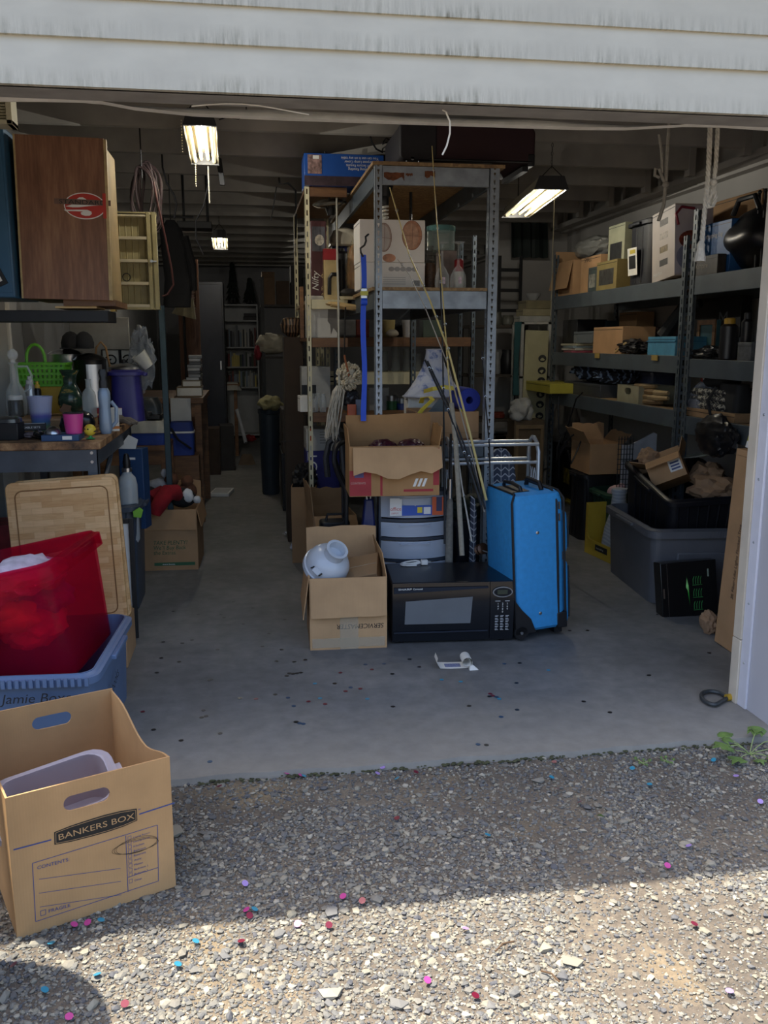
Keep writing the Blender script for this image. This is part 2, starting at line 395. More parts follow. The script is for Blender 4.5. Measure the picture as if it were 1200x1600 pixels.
# torn vinyl door seal drooping under the lintel
pts = [(0, 137), (60, 144), (130, 155), (210, 168), (300, 177), (420, 185), (540, 189), (640, 190), (740, 194), (830, 199), (900, 200), (980, 199), (1060, 196), (1130, 190), (1200, 187)]
bot = [(-1.1, 2.11)]+[P(a, b, 2.955) for a, b in pts]+[(1.885, 2.106)]
m = M(); cr = []
for i, (x, z) in enumerate(bot):
    yy = 2.956+.012*math.sin(i*1.7); zt = 2.112
    cr.append([(x, yy+.01, zt), (x, yy-.004, (zt+z)/2), (x, yy-.01, z), (x, yy+.012, z-.004), (x, yy+.016, z+.004), (x, yy+.016, zt)])
m.loft(cr, 0, True, True); seal = one('door_seal', 'loose white vinyl weather strip sagging under the lintel of the opening', 'weather strip', m, mt('c9c8c2', .35, var=.08, scale=14))
m = M(); m.tube([P(300+i*26, 172-9*math.sin(i*.55)+i*.35, 2.9)[:1]+(2.88,)+P(300+i*26, 166-7*math.sin(i*.55)+i*1.2, 2.88)[1:] for i in range(8)], .0022, 6)
m.tube([(P(690+i*4, 168+i, 2.88)[0], 2.87, P(695, 172+i*2, 2.87)[1]) for i in range(3)], .002, 6)
ob('torn_strand', m, mt('c9c8c2', .35, var=.08, scale=14), seal)['kind'] = 'stuff'
m = M(); m.tube([V(697, 176, 2.86), V(703, 190, 2.86), V(703, 208, 2.86), V(698, 228, 2.86), V(691, 242, 2.86)], .0028, 6)
one('hanging_wire', 'short curved white wire dangling from the lintel above the rods', 'wire', m, mt('d8d6cc', .5, var=0))
# ceiling: deck with joists
m = M().bx(XL-.12, XR+.12, 2.95, YB+.1, 2.745, 2.79); ce = struct('ceiling', m, mt('77746f', .8, var=.1, scale=3))
JW = mt('a09d97', .75, var=.14, scale=3.5, bump=.08); jm = None
for i in range(17):
    Y = 3.70+i*.65
    if Y > YB-.1: break
    if jm is None:
        m = M().bx(XL, 2.86, 0, .04, 2.5, 2.745); jm = mesh_of('ceiling_joist', m, JW, 0)
        m = M().bx(2.86, 2.9, -.015, .055, 2.46, 2.745); m.bx(2.98, 3.0, .0, .04, 2.5, 2.745); cm = mesh_of('cleat', m, JW, 0)
    ob('ceiling_joist', jm, JW, ce, loc=(0, Y, 0)); ob('cleat', cm, JW, ce, loc=(0, Y, 0))
m = M().bx(3.03, 3.1, 3.1, YB, 2.43, 2.5); m.bx(2.93, 3.03, 3.1, YB, 2.45, 2.49); struct('trim_4', m, mt('a8a5a0', .75, var=.08, scale=4))
m = M().bx(XL, XL+.05, 3.1, YB, 2.42, 2.5); struct('trim_5', m, JW)
m = M().bx(XL+.0, XL+.09, 4.95, 5.04, 0, 2.5); struct('trim_6', m, mt('b9b7b1', .75, var=.06))
# roof with eave: its edge throws the shade line across the gravel
m = M().bx(-6, 6, 2.527, 15, 2.95, 3.05); m.bx(-6, 6, 2.527, 2.552, 2.83, 3.05); struct('roof', m, mt('6a665f', .8))
# ---------------------------------------------------------------- gravel yard
k = NT('gravel dirt'); co = k.coord(); a = k.noise(co, 2.2, 6, .6); b_ = k.noise(co, 45, 5, .7)
d0 = k.ramp(k.mix(.55, a, b_), [(.33, '4c4740'), (.5, '685f54'), (.66, '857a68')])
sand = k.ramp(k.noise(k.coord((1, 1, 1), (0, 0, .4)), 1.5, 5, .55), [(.57, (0, 0, 0, 1)), (.67, (.75, .75, .75, 1))])
k.l(k.mix(sand, d0, k.ramp(b_, [(.3, '7f6e54'), (.7, 'a08e6e')])), k.b.inputs['Base Color'])
k.b.inputs['Roughness'].default_value = .9; k.bump(k.noise(co, 140, 5, .7), .7, .006); DIRT = k.m
m = M(); m.v = [(-40, -40, -.022), (40, -40, -.022), (40, 2.80, -.022), (-40, 2.80, -.022)]; m.f = [(0, 1, 2, 3)]; m.mi = [0]
gr = struct('ground', m, DIRT, smooth=0)
k = NT('crushed stone'); ge = k.n('NewGeometry')
k.l(k.ramp(ge.outputs['Random Per Island'], [(0, '54555a'), (.3, '676764'), (.6, '77746c'), (.85, '8b8676'), (.97, 'a59f90')]), k.b.inputs['Base Color'])
k.b.inputs['Roughness'].default_value = .8; STN = k.m
k = NT('larger stone'); oi = k.n('ObjectInfo')
k.l(k.ramp(oi.outputs['Random'], [(0, '606163'), (.4, '73726d'), (.7, '858073'), (1, '9c9685')]), k.b.inputs['Base Color']); k.b.inputs['Roughness'].default_value = .8; STB = k.m
ico = bmesh.new(); bmesh.ops.create_icosphere(ico, subdivisions=1, radius=1)
iv = np.array([v.co[:] for v in ico.verts]); fi = np.array([[q.index for q in f.verts] for f in ico.faces]); ico.free()
def sandy(x, y): return (noise.noise(Vector((x*1.3+4.1, y*1.3, 2.7))) > .3)+(1.25 < x < 1.62 and 2.05 < y < 2.7 and noise.noise(Vector((x*6, y*6, 1))) > -.25)
rs = np.random.RandomState(3); N = 82000
xs = rs.uniform(-.85, 1.95, N); ys = 1.5+(2.742-1.5)*rs.rand(N); r = np.clip(np.exp(rs.normal(math.log(.0031), .45, N)), .0015, .011)
sz = np.array([sandy(x, y) for x, y in zip(xs, ys)]); keep = (sz == 0) | (rs.rand(N) < .45); xs, ys, r = xs[keep], ys[keep], r[keep]; N = len(xs)
def stones(xs, ys, r):
    n = len(xs); j = 1+rs.uniform(-.38, .38, (n, len(iv), 1)); s3 = np.stack([rs.uniform(.7, 1.35, n), rs.uniform(.7, 1.35, n), rs.uniform(.45, .8, n)], 1)
    v = iv[None]*j*s3[:, None]*r[:, None, None]; an = rs.uniform(0, 6.28, n); c, s = np.cos(an), np.sin(an)
    x = v[..., 0]*c[:, None]-v[..., 1]*s[:, None]+xs[:, None]; y = v[..., 0]*s[:, None]+v[..., 1]*c[:, None]+ys[:, None]; z = v[..., 2]-.022+r[:, None]*.32
    return np.stack([x, y, z], 2).reshape(-1, 3)
vv = stones(xs, ys, r); ff = (fi[None]+(np.arange(N)*len(iv))[:, None, None]).reshape(-1, 3)
me = bpy.data.meshes.new('gravel'); me.vertices.add(len(vv)); me.vertices.foreach_set('co', vv.astype(np.float32).ravel())
me.loops.add(ff.size); me.loops.foreach_set('vertex_index', ff.ravel().astype(np.int32)); me.polygons.add(len(ff))
me.polygons.foreach_set('loop_start', np.arange(0, ff.size, 3, dtype=np.int32)); me.polygons.foreach_set('loop_total', np.full(len(ff), 3, np.int32))
me.materials.append(STN); me.shade_flat(); me.update(calc_edges=True); me.validate()
g_ = bpy.data.objects.new('gravel', me); COL.objects.link(g_); g_.parent = gr; g_['kind'] = 'stuff'
sm = []
for q in range(8):
    v8 = stones(np.zeros(1), np.zeros(1), np.ones(1)); v8[:, 2] += .022-.32
    mm = bpy.data.meshes.new('stone'); mm.from_pydata(v8.tolist(), [], fi.tolist()); mm.materials.append(STB); mm.shade_flat(); sm.append(mm)
q = 0
while q < 290:
    x, y = rs.uniform(-.75, 1.9), rs.uniform(1.45, 2.72)
    if sandy(x, y) and rs.rand() > .25: continue
    o = bpy.data.objects.new('stone', sm[q % 8]); COL.objects.link(o); o.parent = gr
    s_ = .0072*math.exp(abs(rs.normal(0, .38))); s_ = min(s_, .024); o.location = (x, y, -.022+s_*.3); o.scale = (s_,)*3; o.rotation_euler = (0, 0, rs.uniform(0, 6.28)); q += 1
# moss and weeds at the slab edge
MOSS = mt('45472f', .9, var=.25, scale=30, bump=.4)
m = M()
for i in range(260):
    x = rs.uniform(-.2, 1.75); a = rs.uniform(.002, .006)
    m.ball((x, 2.735+rs.uniform(-.012, .012), -.016), a, 0, 6, rings=4, sx=1.7, sz=.7)
o = ob('moss', m, MOSS, gr); o['kind'] = 'stuff'
LEAF = mt('5f7a3a', .55, var=.2, scale=25)
def weed(loc, n, L, label, seed):
    rg = random.Random(seed); o = TH('weed', label, 'weed', loc)
    sm_ = M()
    for i in range(n):
        a = 6.28*i/n+rg.uniform(-.3, .3); l = L*rg.uniform(.6, 1.1); lift = rg.uniform(.15, .8)
        d = Vector((math.cos(a), math.sin(a), 0)); pp = [d*l*t_*.6+Vector((0, 0, l*lift*math.sin(t_*1.7)*.5)) for t_ in (0, .35, .7, 1)]
        sm_.tube(pp, .0016, 5)
        lf = M(); c0 = pp[-1]; s_ = Vector((-d.y, d.x, 0)); up = Vector((0, 0, 1)); wl_ = l*.26
        out = [(0, 0), (.35, .55), (.15, .85), (.5, 1), (.75, .6), (.7, .35), (1.05, 0)]
        pts_ = [c0+d*(u*l*.55)+s_*(w_*wl_)+up*(.012*math.sin(u*3)-abs(w_)*.008) for u, w_ in out]+[c0+d*(u*l*.55)-s_*(w_*wl_)+up*(.012*math.sin(u*3)-abs(w_)*.008) for u, w_ in out[-2:0:-1]]
        lf.add(pts_+[p_+up*.0012 for p_ in pts_], [tuple(range(12)), tuple(range(23, 11, -1))]+[(j, (j+1) % 12, (j+1) % 12+12, j+12) for j in range(12)]) if len(pts_) == 12 else None
        ob('leaf', lf, LEAF, o)
    ob('stem', sm_, mt('93a468', .6, var=.1), o); return o
gx, gy = G(1172, 1170, 0)
weed((gx, gy, -.02), 11, .13, 'leafy green weed growing at the slab edge by the right jamb', 5)
gx, gy = G(1040, 1180, 0)
weed((gx, gy-.01, -.02), 6, .035, 'tiny green sprout at the slab edge left of the leafy weed', 9)
gx, gy = G(1003, 1183, 0)
weed((gx, gy-.01, -.02), 5, .03, 'smallest green sprout at the slab edge, furthest left of the weeds', 12)
# ================================================================ shelving
GP = mt('929ca6', .45, .35, var=.16, scale=12, bump=.05); GP2 = mt('4f5a64', .5, .3, var=.12, scale=8); CREAM = mt('cfc8a8', .5, var=.06)
DGRN = mt('4d565c', .5, .2, var=.1, scale=6)
k = NT('chipboard'); co = k.coord(); vo = k.n('TexVoronoi'); vo.inputs['Scale'].default_value = 55; k.l(k.coord((1, 1.8, 1)), vo.inputs['Vector'])
k.l(k.mix(.5, k.ramp(vo.outputs['Color'], [(.2, '6b5138'), (.5, '8a6d4a'), (.8, 'b09468')]), k.ramp(k.noise(co, 5, 5), [(.3, '695440'), (.7, 'a08660')])), k.b.inputs['Base Color'])
k.b.inputs['Roughness'].default_value = .75; OSB = k.m
BRN = woody('4e3320', '6b4a2e', '835d3b', (2, 14, 14)); PINE = woody('a98a58', 'c9ac78', 'dcc494', (2, 16, 16))
def beam(parent, x0, x1, y0, y1, z0, z1, mat, name='beam'):
    m = M(); m.bx(x0, x1, y0, y1, z0, z1); return ob(name, m, mat, parent, bev=.002)
# --- grey slotted unit in the middle, its narrow end towards the door
UY0, UY1 = 4.5, 6.65
uxl, uxr = xat(586, UY0, 1.7), xat(762, UY0, 1.7)
ZT = zat(255, .95, UY0); Z2 = zat(449, .95, UY0); Z3 = zat(690, .95, UY0)
gu = TH('shelving_unit', 'grey slotted steel shelving unit with chipboard decks, end-on in the middle', 'shelving')
for x, w_ in ((uxl, .036), (uxr, .05)):
    post('post', x, UY0, 0, ZT-.004, 1, 1, GP, gu, w=w_, pitch=.036, slot=.022, sw=.011, key=True)
    post('post', x, UY1, 0, ZT-.004, 1, 1, GP2, gu, w=.04, pitch=.05, slot=.03, sw=.012)
for zt, hb in ((ZT, .088), (Z2, .09), (Z3, .07)):
    m = M(); m.bx(uxl-.012, uxr+.075 if zt == ZT else uxr, UY0-.01 if zt == ZT else UY0+.006, UY1+.04, zt-.016, zt); ob('deck', m, OSB if zt != Z3 else BRN, gu)
    beam(gu, uxl+.037, uxr-.002, UY0+.004, UY0+.03, zt-.016-hb, zt-.017, GP if zt != Z3 else GP2)
    beam(gu, uxl+.037, uxr-.002, UY1+.01, UY1+.03, zt-.016-hb, zt-.017, GP2)
    for x in (uxl+.003, uxr+.003): beam(gu, x, x+.02, UY0+.085, UY1-.01, zt-.016-hb, zt-.017, GP2, 'side_beam')
RUST = mt('6b3f26', .85, var=.3, scale=40)
for a, b2, c2, d2 in ((600, 632, 268, 282), (664, 680, 266, 280), (634, 645, 270, 276)):
    x0, _ = P(a, c2, UY0); x1, _ = P(b2, c2, UY0); z1 = zat(c2, x0, UY0); z0 = zat(d2, x0, UY0)
    m = M(); rg = random.Random(a); n = 9
    poly = [(x0+(x1-x0)*i/n, z1-.004*rg.random()) for i in range(n+1)]+[(x1-(x1-x0)*i/n, z0+(z1-z0)*.6*rg.random()) for i in range(n+1)]
    m.prism(poly[::-1], .0012, T=Matrix.Translation((0, UY0+.0027, 0))); ob('rust_patch', m, RUST, gu)
# --- cream slotted unit left of it
CY0, CY1 = 5.4, 6.62
cx0 = xat(480, CY0, 1.3); cx1 = uxl-.035
ZC = zat(291, cx0, CY0); CB = zat(468, cx0, CY0); CC = zat(528, cx0, CY0); CD = zat(646, cx0, CY0)
cu_ = TH('shelving_unit', 'narrow cream slotted shelving unit left of the grey one', 'shelving')
for x, y in ((cx0, CY0), (cx0, CY1), (cx1, CY1)): post('post', x, y, 0, ZC, 1 if x == cx0 else -1, 1 if y == CY0 else -1, CREAM, cu_, w=.027, pitch=.06, slot=.03, sw=.008)
for zt, ma in ((ZC, BRN), (CB, PINE), (CC, BRN), (CD, BRN)):
    m = M(); m.bx(cx0+.004, cx1, CY0+.03, CY1-.03, zt-.02, zt); ob('deck', m, ma, cu_)
    beam(cu_, cx0+.03, cx1, CY0+.004, CY0+.028, zt-.055, zt, ma if ma != PINE else CREAM)
# --- brown wooden shelves behind both
BY0, BY1 = 6.8, 7.25
bx0, bx1 = xat(500, BY0, 1.4), xat(742, BY0, 1.4)
B1 = zat(527, .95, BY0); B2 = zat(582, .95, BY0); B3 = zat(648, .95, BY0)
bu = TH('shelving_unit', 'brown wooden shelves behind the grey unit with a cream metal tray shelf', 'shelving')
for x in (bx0, bx1-.03):
    for y in (BY0, BY1-.03): post('post', x, y, 0, 2.2, 1, 1, CREAM if x == bx0 else GP2, bu, w=.03, pitch=.06, slot=.03, sw=.009)
for zt in (B1, B3):
    for j in range(3): m = M(); m.bx(bx0, bx1, BY0+.032+j*.13, BY0+.16+j*.13, zt-.022, zt); ob('plank', m, BRN, bu)
    m = M(); m.bx(bx0+.032, bx1-.032, BY0-.002, BY0+.026, zt-.07, zt+.0); ob('beam', m, BRN, bu, bev=.002)
m = M(); m.bx(bx0+.035, bx1-.2, BY0-.004, BY0+.4, B2-.004, B2); m.bx(bx0+.035, bx1-.2, BY0-.004, BY0+.001, B2-.09, B2-.004); ob('tray_shelf', m, CREAM, bu)
m = M()
for i in range(2): m.bx(bx0+.06, bx0+.1, BY0-.0055, BY0-.004, B2-.035-i*.035, B2-.025-i*.035)
ob('slot', m, IRON, bu)['kind'] = 'stuff'
# --- dark grey run along the right wall: two bays
RX0, RX1 = 2.5, 3.08
RYa, RYb, RYc = 3.55, 4.84, 7.15
ru = TH('shelving_unit', 'dark grey steel shelving bay along the right wall, the far one', 'shelving')
rn = TH('shelving_unit', 'dark grey steel shelving bay along the right wall, the near one by the jamb', 'shelving')
def onx(py, px, x=RX0): return PX(px, py, x)[1]
R1 = onx(436, 1059)+.0; R2 = onx(551, 1050)-.02; R3 = onx(640, 1041); R4 = .42
N1 = R1; N2 = onx(560, 1120)-.01; N3 = onx(652, 1080); N4 = .46
for u, y0, y1, levels in ((ru, RYb+.06, RYc, (R1, R2, R3)), (rn, RYa, RYb, (N1, N2, N3))):
    top = 2.13 if u is rn else 2.1
    for y, sy in ((y0, 1), (y1, -1)):
        post('post', RX0, y, 0, top if sy < 0 or u is rn else 2.0, 1, sy, DGRN, u, w=.045, pitch=.05, slot=.03, sw=.011)
        post('post', RX1-.045, y, 0, top-.1, 1, sy, DGRN, u, w=.04, pitch=.05, slot=.03, sw=.011)
    for zt in levels:
        m = M(); m.bx(RX0+.03, RX1, y0+.046, y1-.046, zt-.016, zt); ob('deck', m, OSB, u)
        beam(u, RX0+.004, RX0+.028, y0+.046, y1-.046, zt-.1, zt+.002, DGRN)
        beam(u, RX1-.028, RX1-.004, y0+.046, y1-.046, zt-.1, zt-.018, DGRN)
# --- work table on the left
TZ = .975; tx1 = -.642; ty0, ty1 = 4.0, 5.2
tb = TH('workbench', 'heavy work table on grey angle legs with worn chipboard top, left of the aisle', 'table')
k = NT('worn board'); co = k.coord(); f = k.noise(co, 9, 8, .7); k.l(k.ramp(f, [(.35, '3f2f22'), (.5, '8a6644'), (.62, 'b99468')]), k.b.inputs['Base Color']); k.b.inputs['Roughness'].default_value = .7
m = M(); m.bx(XL+.13, tx1, ty0, ty1, TZ-.035, TZ); ob('tabletop', m, k.m, tb, bev=.004)
m = M(); m.bx(XL+.14, tx1-.03, ty0+.01, ty0+.05, TZ-.13, TZ-.035); ob('apron', m, GREY, tb)
m = M(); m.bx(tx1-.06, tx1-.02, ty0+.05, ty1-.02, TZ-.11, TZ-.035); ob('apron', m, GREY, tb)
for x in (tx1-.06, XL+.16):
    for y in (ty0+.008, ty1-.06): m = M(); m.bx(x, x+.045, y, y+.004, 0, TZ-.035); m.bx(x+.041, x+.045, y, y+.045, 0, TZ-.035); ob('leg', m, GREY, tb)
m = M(); m.tube([(tx1-.04, ty0+.03, TZ-.35), (tx1-.04, ty0+.55, TZ-.12)], .012, 6); ob('brace', m, GREY, tb)
m = M()
for x, z in ((.02, .05), (.02, .09)): m.lathe([(.007, 0), (.007, .003)], 8, T=frame(tx1-.06+x, ty0+.008, TZ-z, R(90)))
ob('bolt', m, STEEL, tb)['kind'] = 'stuff'
# --- dark desk further back on the left, white side panel
dx0, dx1 = -.9, xat(318, 7.0, .9)
dk = TH('desk', 'dark wooden desk deep on the left with a stack of books on it', 'desk')
DZ = zat(622, -.5, 7.0)
m = M(); m.bx(dx0-.3, dx1, 7.0, 8.2, DZ-.04, DZ); ob('desktop', m, BRN, dk)
for x in (dx0-.25, dx1-.07):
    for y in (7.03, 8.1): m = M(); m.bx(x, x+.05, y, y+.05, 0, DZ-.04); ob('leg', m, BRN, dk)
m = M(); m.bx(dx0-.25, dx1-.03, 7.05, 7.07, DZ-.15, DZ-.04); ob('apron', m, BRN, dk)
# --- white bookcase against the back wall
WB = mt('a9abac', .55, var=.04)
bc = TH('bookcase', 'tall white bookcase full of books at the end of the aisle', 'bookcase'); KY = 13.3
kx0, kx1 = xat(322, KY, 1), xat(405, KY, 1)
ktop = zat(475, kx0, KY); kz = [zat(p_, kx0, KY) for p_ in (500, 542, 573, 605)]
for x in (kx0, kx1-.02): m = M(); m.bx(x, x+.02, KY, KY+.3, 0, ktop); ob('side_panel', m, WB, bc)
m = M(); m.bx(kx0, kx1, KY+.3, KY+.31, 0, ktop); ob('back_panel', m, WB, bc)
for z in [ktop]+kz+[.06]: m = M(); m.bx(kx0+.02, kx1-.02, KY, KY+.3, z-.02, z); ob('shelf', m, WB, bc)
SPINE = [mt(c, .6, var=0) for c in ('2b2d33', '6c6f76', 'a9aaab', '3a2a26', 'b7b4aa', '24304a', '6a2f2c', '3d4a3c', 'c8b66a', '7c8a99')]
bk = []
for c in SPINE:
    m = M(); m.bx(0, 1, 0, .17, 0, .003); m.bx(0, 1, 0, .17, 0, 1)
    bm_ = M(); bm_.bx(-.5, .5, 0, .16, 0, 1); bk.append(mesh_of('book', bm_, c, 0))
SPN = ('black', 'slate grey', 'pale grey', 'dark brown', 'cream', 'navy blue', 'dark red', 'dark green', 'yellow', 'light blue-grey')
rg = random.Random(4)
for r_, (z, lab) in enumerate(zip(kz[1:], ('upper', 'middle', 'lower'))):
    x = kx0+.03; hmax = (kz[r_]-z)-.05
    while x < kx1-.05:
        ci = rg.randrange(10); t_ = rg.uniform(.012, .034); h_ = hmax*rg.uniform(.6, .95)
        o = bpy.data.objects.new('book', bk[ci]); COL.objects.link(o); o.scale = (t_, 1, h_); o.location = (x+t_/2, KY+.01+rg.random()*.05, z)
        tag(o, '%s book with its spine out on the %s book row of the white bookcase' % (SPN[ci], lab), 'book', 'books on the %s row of the bookcase' % lab); x += t_+.0025
        if rg.random() < .05: x += .03
# ================================================================ left foreground
def holed(w, h, cx, cz, hw, hh, t, topz=None):         # upright panel with a stadium shaped hand hole; x from 0..w
    m = M(); n = 28; inn = []; out = []
    for i in range(n):
        a = 2*math.pi*i/n; c, s = math.cos(a), math.sin(a)
        ix = cx+(hw-hh)*(1 if c > 0 else -1)+hh*c if abs(c) > 1e-6 else cx; inn.append((ix, cz+hh*s))
        k_ = min(((w-cx) if c > 0 else cx)/abs(c) if abs(c) > 1e-6 else 9, ((h-cz) if s > 0 else cz)/abs(s) if abs(s) > 1e-6 else 9)
        out.append((cx+k_*c, cz+k_*s))
    for px_, pz_ in ((0, 0), (w, 0), (w, h), (0, h)):   # snap nearest outer point to the corner
        j = min(range(n), key=lambda q: (out[q][0]-px_)**2+(out[q][1]-pz_)**2); out[j] = (px_, pz_)
    vs = [(x, 0, z) for x, z in inn]+[(x, 0, z) for x, z in out]+[(x, t, z) for x, z in inn]+[(x, t, z) for x, z in out]; fs = []
    for i in range(n):
        j = (i+1) % n
        fs += [(i, j, n+j, n+i), (2*n+i, 3*n+i, 3*n+j, 2*n+j), (i, 2*n+i, 2*n+j, j), (n+i, n+j, 3*n+j, 3*n+i)]
    return m.add(vs, fs)
A_ = G(27, 1468, -.02); B_ = G(275, 1385, -.02); rzb = math.atan2(B_[1]-A_[1], B_[0]-A_[0]); bw = math.dist(A_, B_); bh = .371; bd = .53
bbx = TH('moving_box', 'open tan moving box with hand holes standing on the gravel, bottom left', 'box', (A_[0], A_[1], -.02), rzb)
BKC = cardmat('bd976b')
fpn = ob('front_panel', holed(bw, bh, .185, .315, .056, .02, .005), BKC, bbx)
ob('back_panel', holed(bw, bh+.006, .215, .315, .056, .02, .005), BKC, bbx, loc=(0, bd-.005, 0))
def dip(u): return -.05*math.sin(math.pi*min(1, u*1.25))**2
for x0 in (0, bw-.005):
    m = M(); n = 14; dd = (lambda u: dip(1-u)*.3) if x0 == 0 else (lambda u: dip(u*.9+.03))
    rings = [[(x0, .005+(bd-.01)*i/n, 0), (x0+.005, .005+(bd-.01)*i/n, 0), (x0+.005, .005+(bd-.01)*i/n, bh+dd(i/n)), (x0, .005+(bd-.01)*i/n, bh+dd(i/n))] for i in range(n+1)]
    m.loft(rings); ob('side_panel', m, BKC, bbx)
m = M(); m.bx(.005, bw-.005, .005, bd-.005, 0, .006); ob('bottom_panel', m, BKC, bbx)
PBLUE = mt('434f86', .8, var=0); PBLK = mt('26231f', .8, var=0); PTAN = mt('bd976b', .8, var=0)
def uv(px, py, org=(A_[0], A_[1], -.02), rz=rzb):      # pixel on a box front -> local x,z on that face
    n_ = Vector((math.sin(rz), -math.cos(rz), 0)); d = ray(px, py); o_ = Vector(org); t_ = (o_-_c).dot(n_)/d.dot(n_); p = _c+d*t_-o_
    return p.x*math.cos(rz)+p.y*math.sin(rz), p.z
def crop_px(x, y): return x*.2625, 1060+y*.2625             # zoomed crop -> photo pixel
def strip(m, a, b, wd=.0016, y=-.0008):
    (x0, z0), (x1, z1) = a, b; d = Vector((x1-x0, z1-z0)); 
    if d.length < 1e-6: return
    n_ = Vector((-d.y, d.x)).normalized()*wd/2
    m.add([(x0-n_.x, y, z0-n_.y), (x1-n_.x, y, z1-n_.y), (x1+n_.x, y, z1+n_.y), (x0+n_.x, y, z0+n_.y)], [(0, 1, 2, 3)])
m = M(); q = lambda a, b: uv(*crop_px(a, b))
strip(m, q(80, 1020), q(305, 960), .0035); strip(m, q(828, 808), q(1038, 740), .0035)
c4 = [q(193, 1100), q(937, 872), q(943, 1205), q(212, 1447)]
for i in range(4): strip(m, c4[i], c4[(i+1) % 4])
strip(m, q(748, 935), q(762, 1270)); strip(m, q(762, 1183), q(940, 1125))
for a, b2 in (((232, 1195), (718, 1130)), ((232, 1278), (720, 1207)), ((238, 1360), (722, 1287))): strip(m, q(*a), q(*b2), .0012)
for i in range(10):
    y_ = 948+i*27.5+(10 if i == 9 else 0); x_ = 770+i*.9; s4 = [q(x_-9, y_-7), q(x_+10, y_-13), q(x_+10, y_+8), q(x_-9, y_+14)]
    for j in range(4): strip(m, s4[j], s4[(j+1) % 4], .0009)
s4 = [q(241, 1384), q(272, 1375), q(272, 1404), q(243, 1413)]
for j in range(4): strip(m, s4[j], s4[(j+1) % 4], .0013)
ob('printed_lines', m, PBLUE, fpn)
lg = [q(322, 915), q(420, 876), q(520, 843), q(620, 812), q(720, 788), q(814, 774), q(817, 845), q(740, 880), q(640, 914), q(540, 942), q(430, 970), q(324, 990)]
m = M(); m.add([(x, -.0006, z) for x, z in lg], [tuple(range(12))]); ob('logo_plate', m, PBLK, fpn)
m = M(); cxl = sum(x for x, z in lg)/12; czl = sum(z for x, z in lg)/12; l2 = [(cxl+(x-cxl)*.965, czl+(z-czl)*.84) for x, z in lg]
for i in range(12): strip(m, l2[i], l2[(i+1) % 12], .0011, -.0011)
ob('logo_outline', m, PTAN, fpn)
def line_text(s_, a, b, parent, mat, hgt=None, y=-.0013, bold=0., name='lettering'):   # text fitted between two face points along its baseline
    t_ = text(s_, 1, mat, parent, (0, 0, 0), name=name)
    xs_ = [v.co.x for v in t_.data.vertices]; ys_ = [v.co.y for v in t_.data.vertices]; L = math.dist(a, b); wd = max(xs_)-min(xs_); hg = max(ys_)-min(ys_)
    sx = L/wd; sy = (hgt/hg) if hgt else sx
    for v in t_.data.vertices: v.co.x = (v.co.x-min(xs_))*sx; v.co.y = v.co.y*sy
    t_.location = (a[0], y, a[1]); t_.rotation_euler = (R(90), -math.atan2(b[1]-a[1], b[0]-a[0]), 0); t_.rotation_mode = 'XYZ'
    t_.rotation_euler = (Matrix.Rotation(-math.atan2(b[1]-a[1], b[0]-a[0]), 3, 'Y') @ Matrix.Rotation(R(90), 3, 'X')).to_euler()
    return t_
line_text('BANKERS BOX', q(350, 962), q(800, 832), fpn, PTAN, .0155)
line_text('CONTENTS:', q(222, 1137), q(412, 1085), fpn, PBLUE, .009)
line_text('FRAGILE', q(290, 1394), q(418, 1357), fpn, PBLUE, .009)
for i, s_ in enumerate(('Living Room', 'Dining Room', 'Kitchen', 'Bathroom', 'Basement', 'Attic', 'Master', 'Bedroom 1', 'Bedroom 2', 'Other')):
    y_ = 950+i*27.5+(10 if i == 9 else 0); line_text(s_, q(793+i*.8, y_), q(793+i*.8+9*len(s_), y_-2.8*len(s_)), fpn, PBLUE, .0055)
m = M()
for k_ in range(3):
    pp = [q(812+(122+8*k_)*math.cos(a)-4*k_, 990-(45-5*k_)*math.sin(a)-(122*math.cos(a))*.27+4*k_) for a in [6.28*i/40 for i in range(41)]]
    for i in range(40): strip(m, pp[i], pp[i+1], .0008, -.0015)
ob('pen_scribble', m, PBLK, fpn)
line_text('®', q(822, 785), q(838, 780), fpn, PBLUE, .004)
# clear tub leaning inside the moving box
mid = Vector((A_[0], A_[1], 0))+Vector((math.cos(rzb), math.sin(rzb), 0))*(bw*.44)+Vector((-math.sin(rzb), math.cos(rzb), 0))*(bd*.47)
ct = tote('plastic_tub', 'frosted clear plastic tub leaning inside the moving box', 'tub', .33, .24, .17, clear('c9c3cf', .5, .25), (mid.x, mid.y, .075), 0, taper=.85, ribs=0, rot=(R(16), R(-8), rzb-R(3)))
# --- blue tote and red bin
BLU = mt('5f7699', .42, var=.05, scale=6)
bt = tote('storage_tote', 'blue storage tote with handwriting behind the moving box', 'tote', .52, .70, .33, BLU, (-.755, 3.215, 0), R(-3), ribs=0, taper=.88)
hand = mt('22242a', .7, var=0)
def facept(o, x, y, z): return o.matrix_world @ Vector((x, y, z))
body = bt.children[0]
t_ = text('board books', .05, hand, body, (.253, -.21, .13), (R(84), R(-14), R(90)), 'handwriting', .95, .25)
t_ = text('Jamie Boxes', .045, hand, body, (-.05, -.343, .24), (R(85), 0, 0), 'handwriting', 1.1, .2)
m = M()
for i in range(22): m.bx(-.24+i*.022, -.228+i*.022, -.358, -.352, .296, .325)
ob('rim_rib', m, BLU, bt)['kind'] = 'stuff'
k = NT('translucent red plastic'); b = k.b; b.inputs['Base Color'].default_value = lin('b02653'); b.inputs['Roughness'].default_value = .22
tr = k.n('BsdfTransparent'); tr.inputs[0].default_value = lin('ff9abb'); tl = k.n('BsdfTranslucent'); tl.inputs[0].default_value = lin('e2447a')
m1 = k.n('MixShader'); m1.inputs[0].default_value = .45; k.l(b.outputs[0], m1.inputs[1]); k.l(tl.outputs[0], m1.inputs[2])
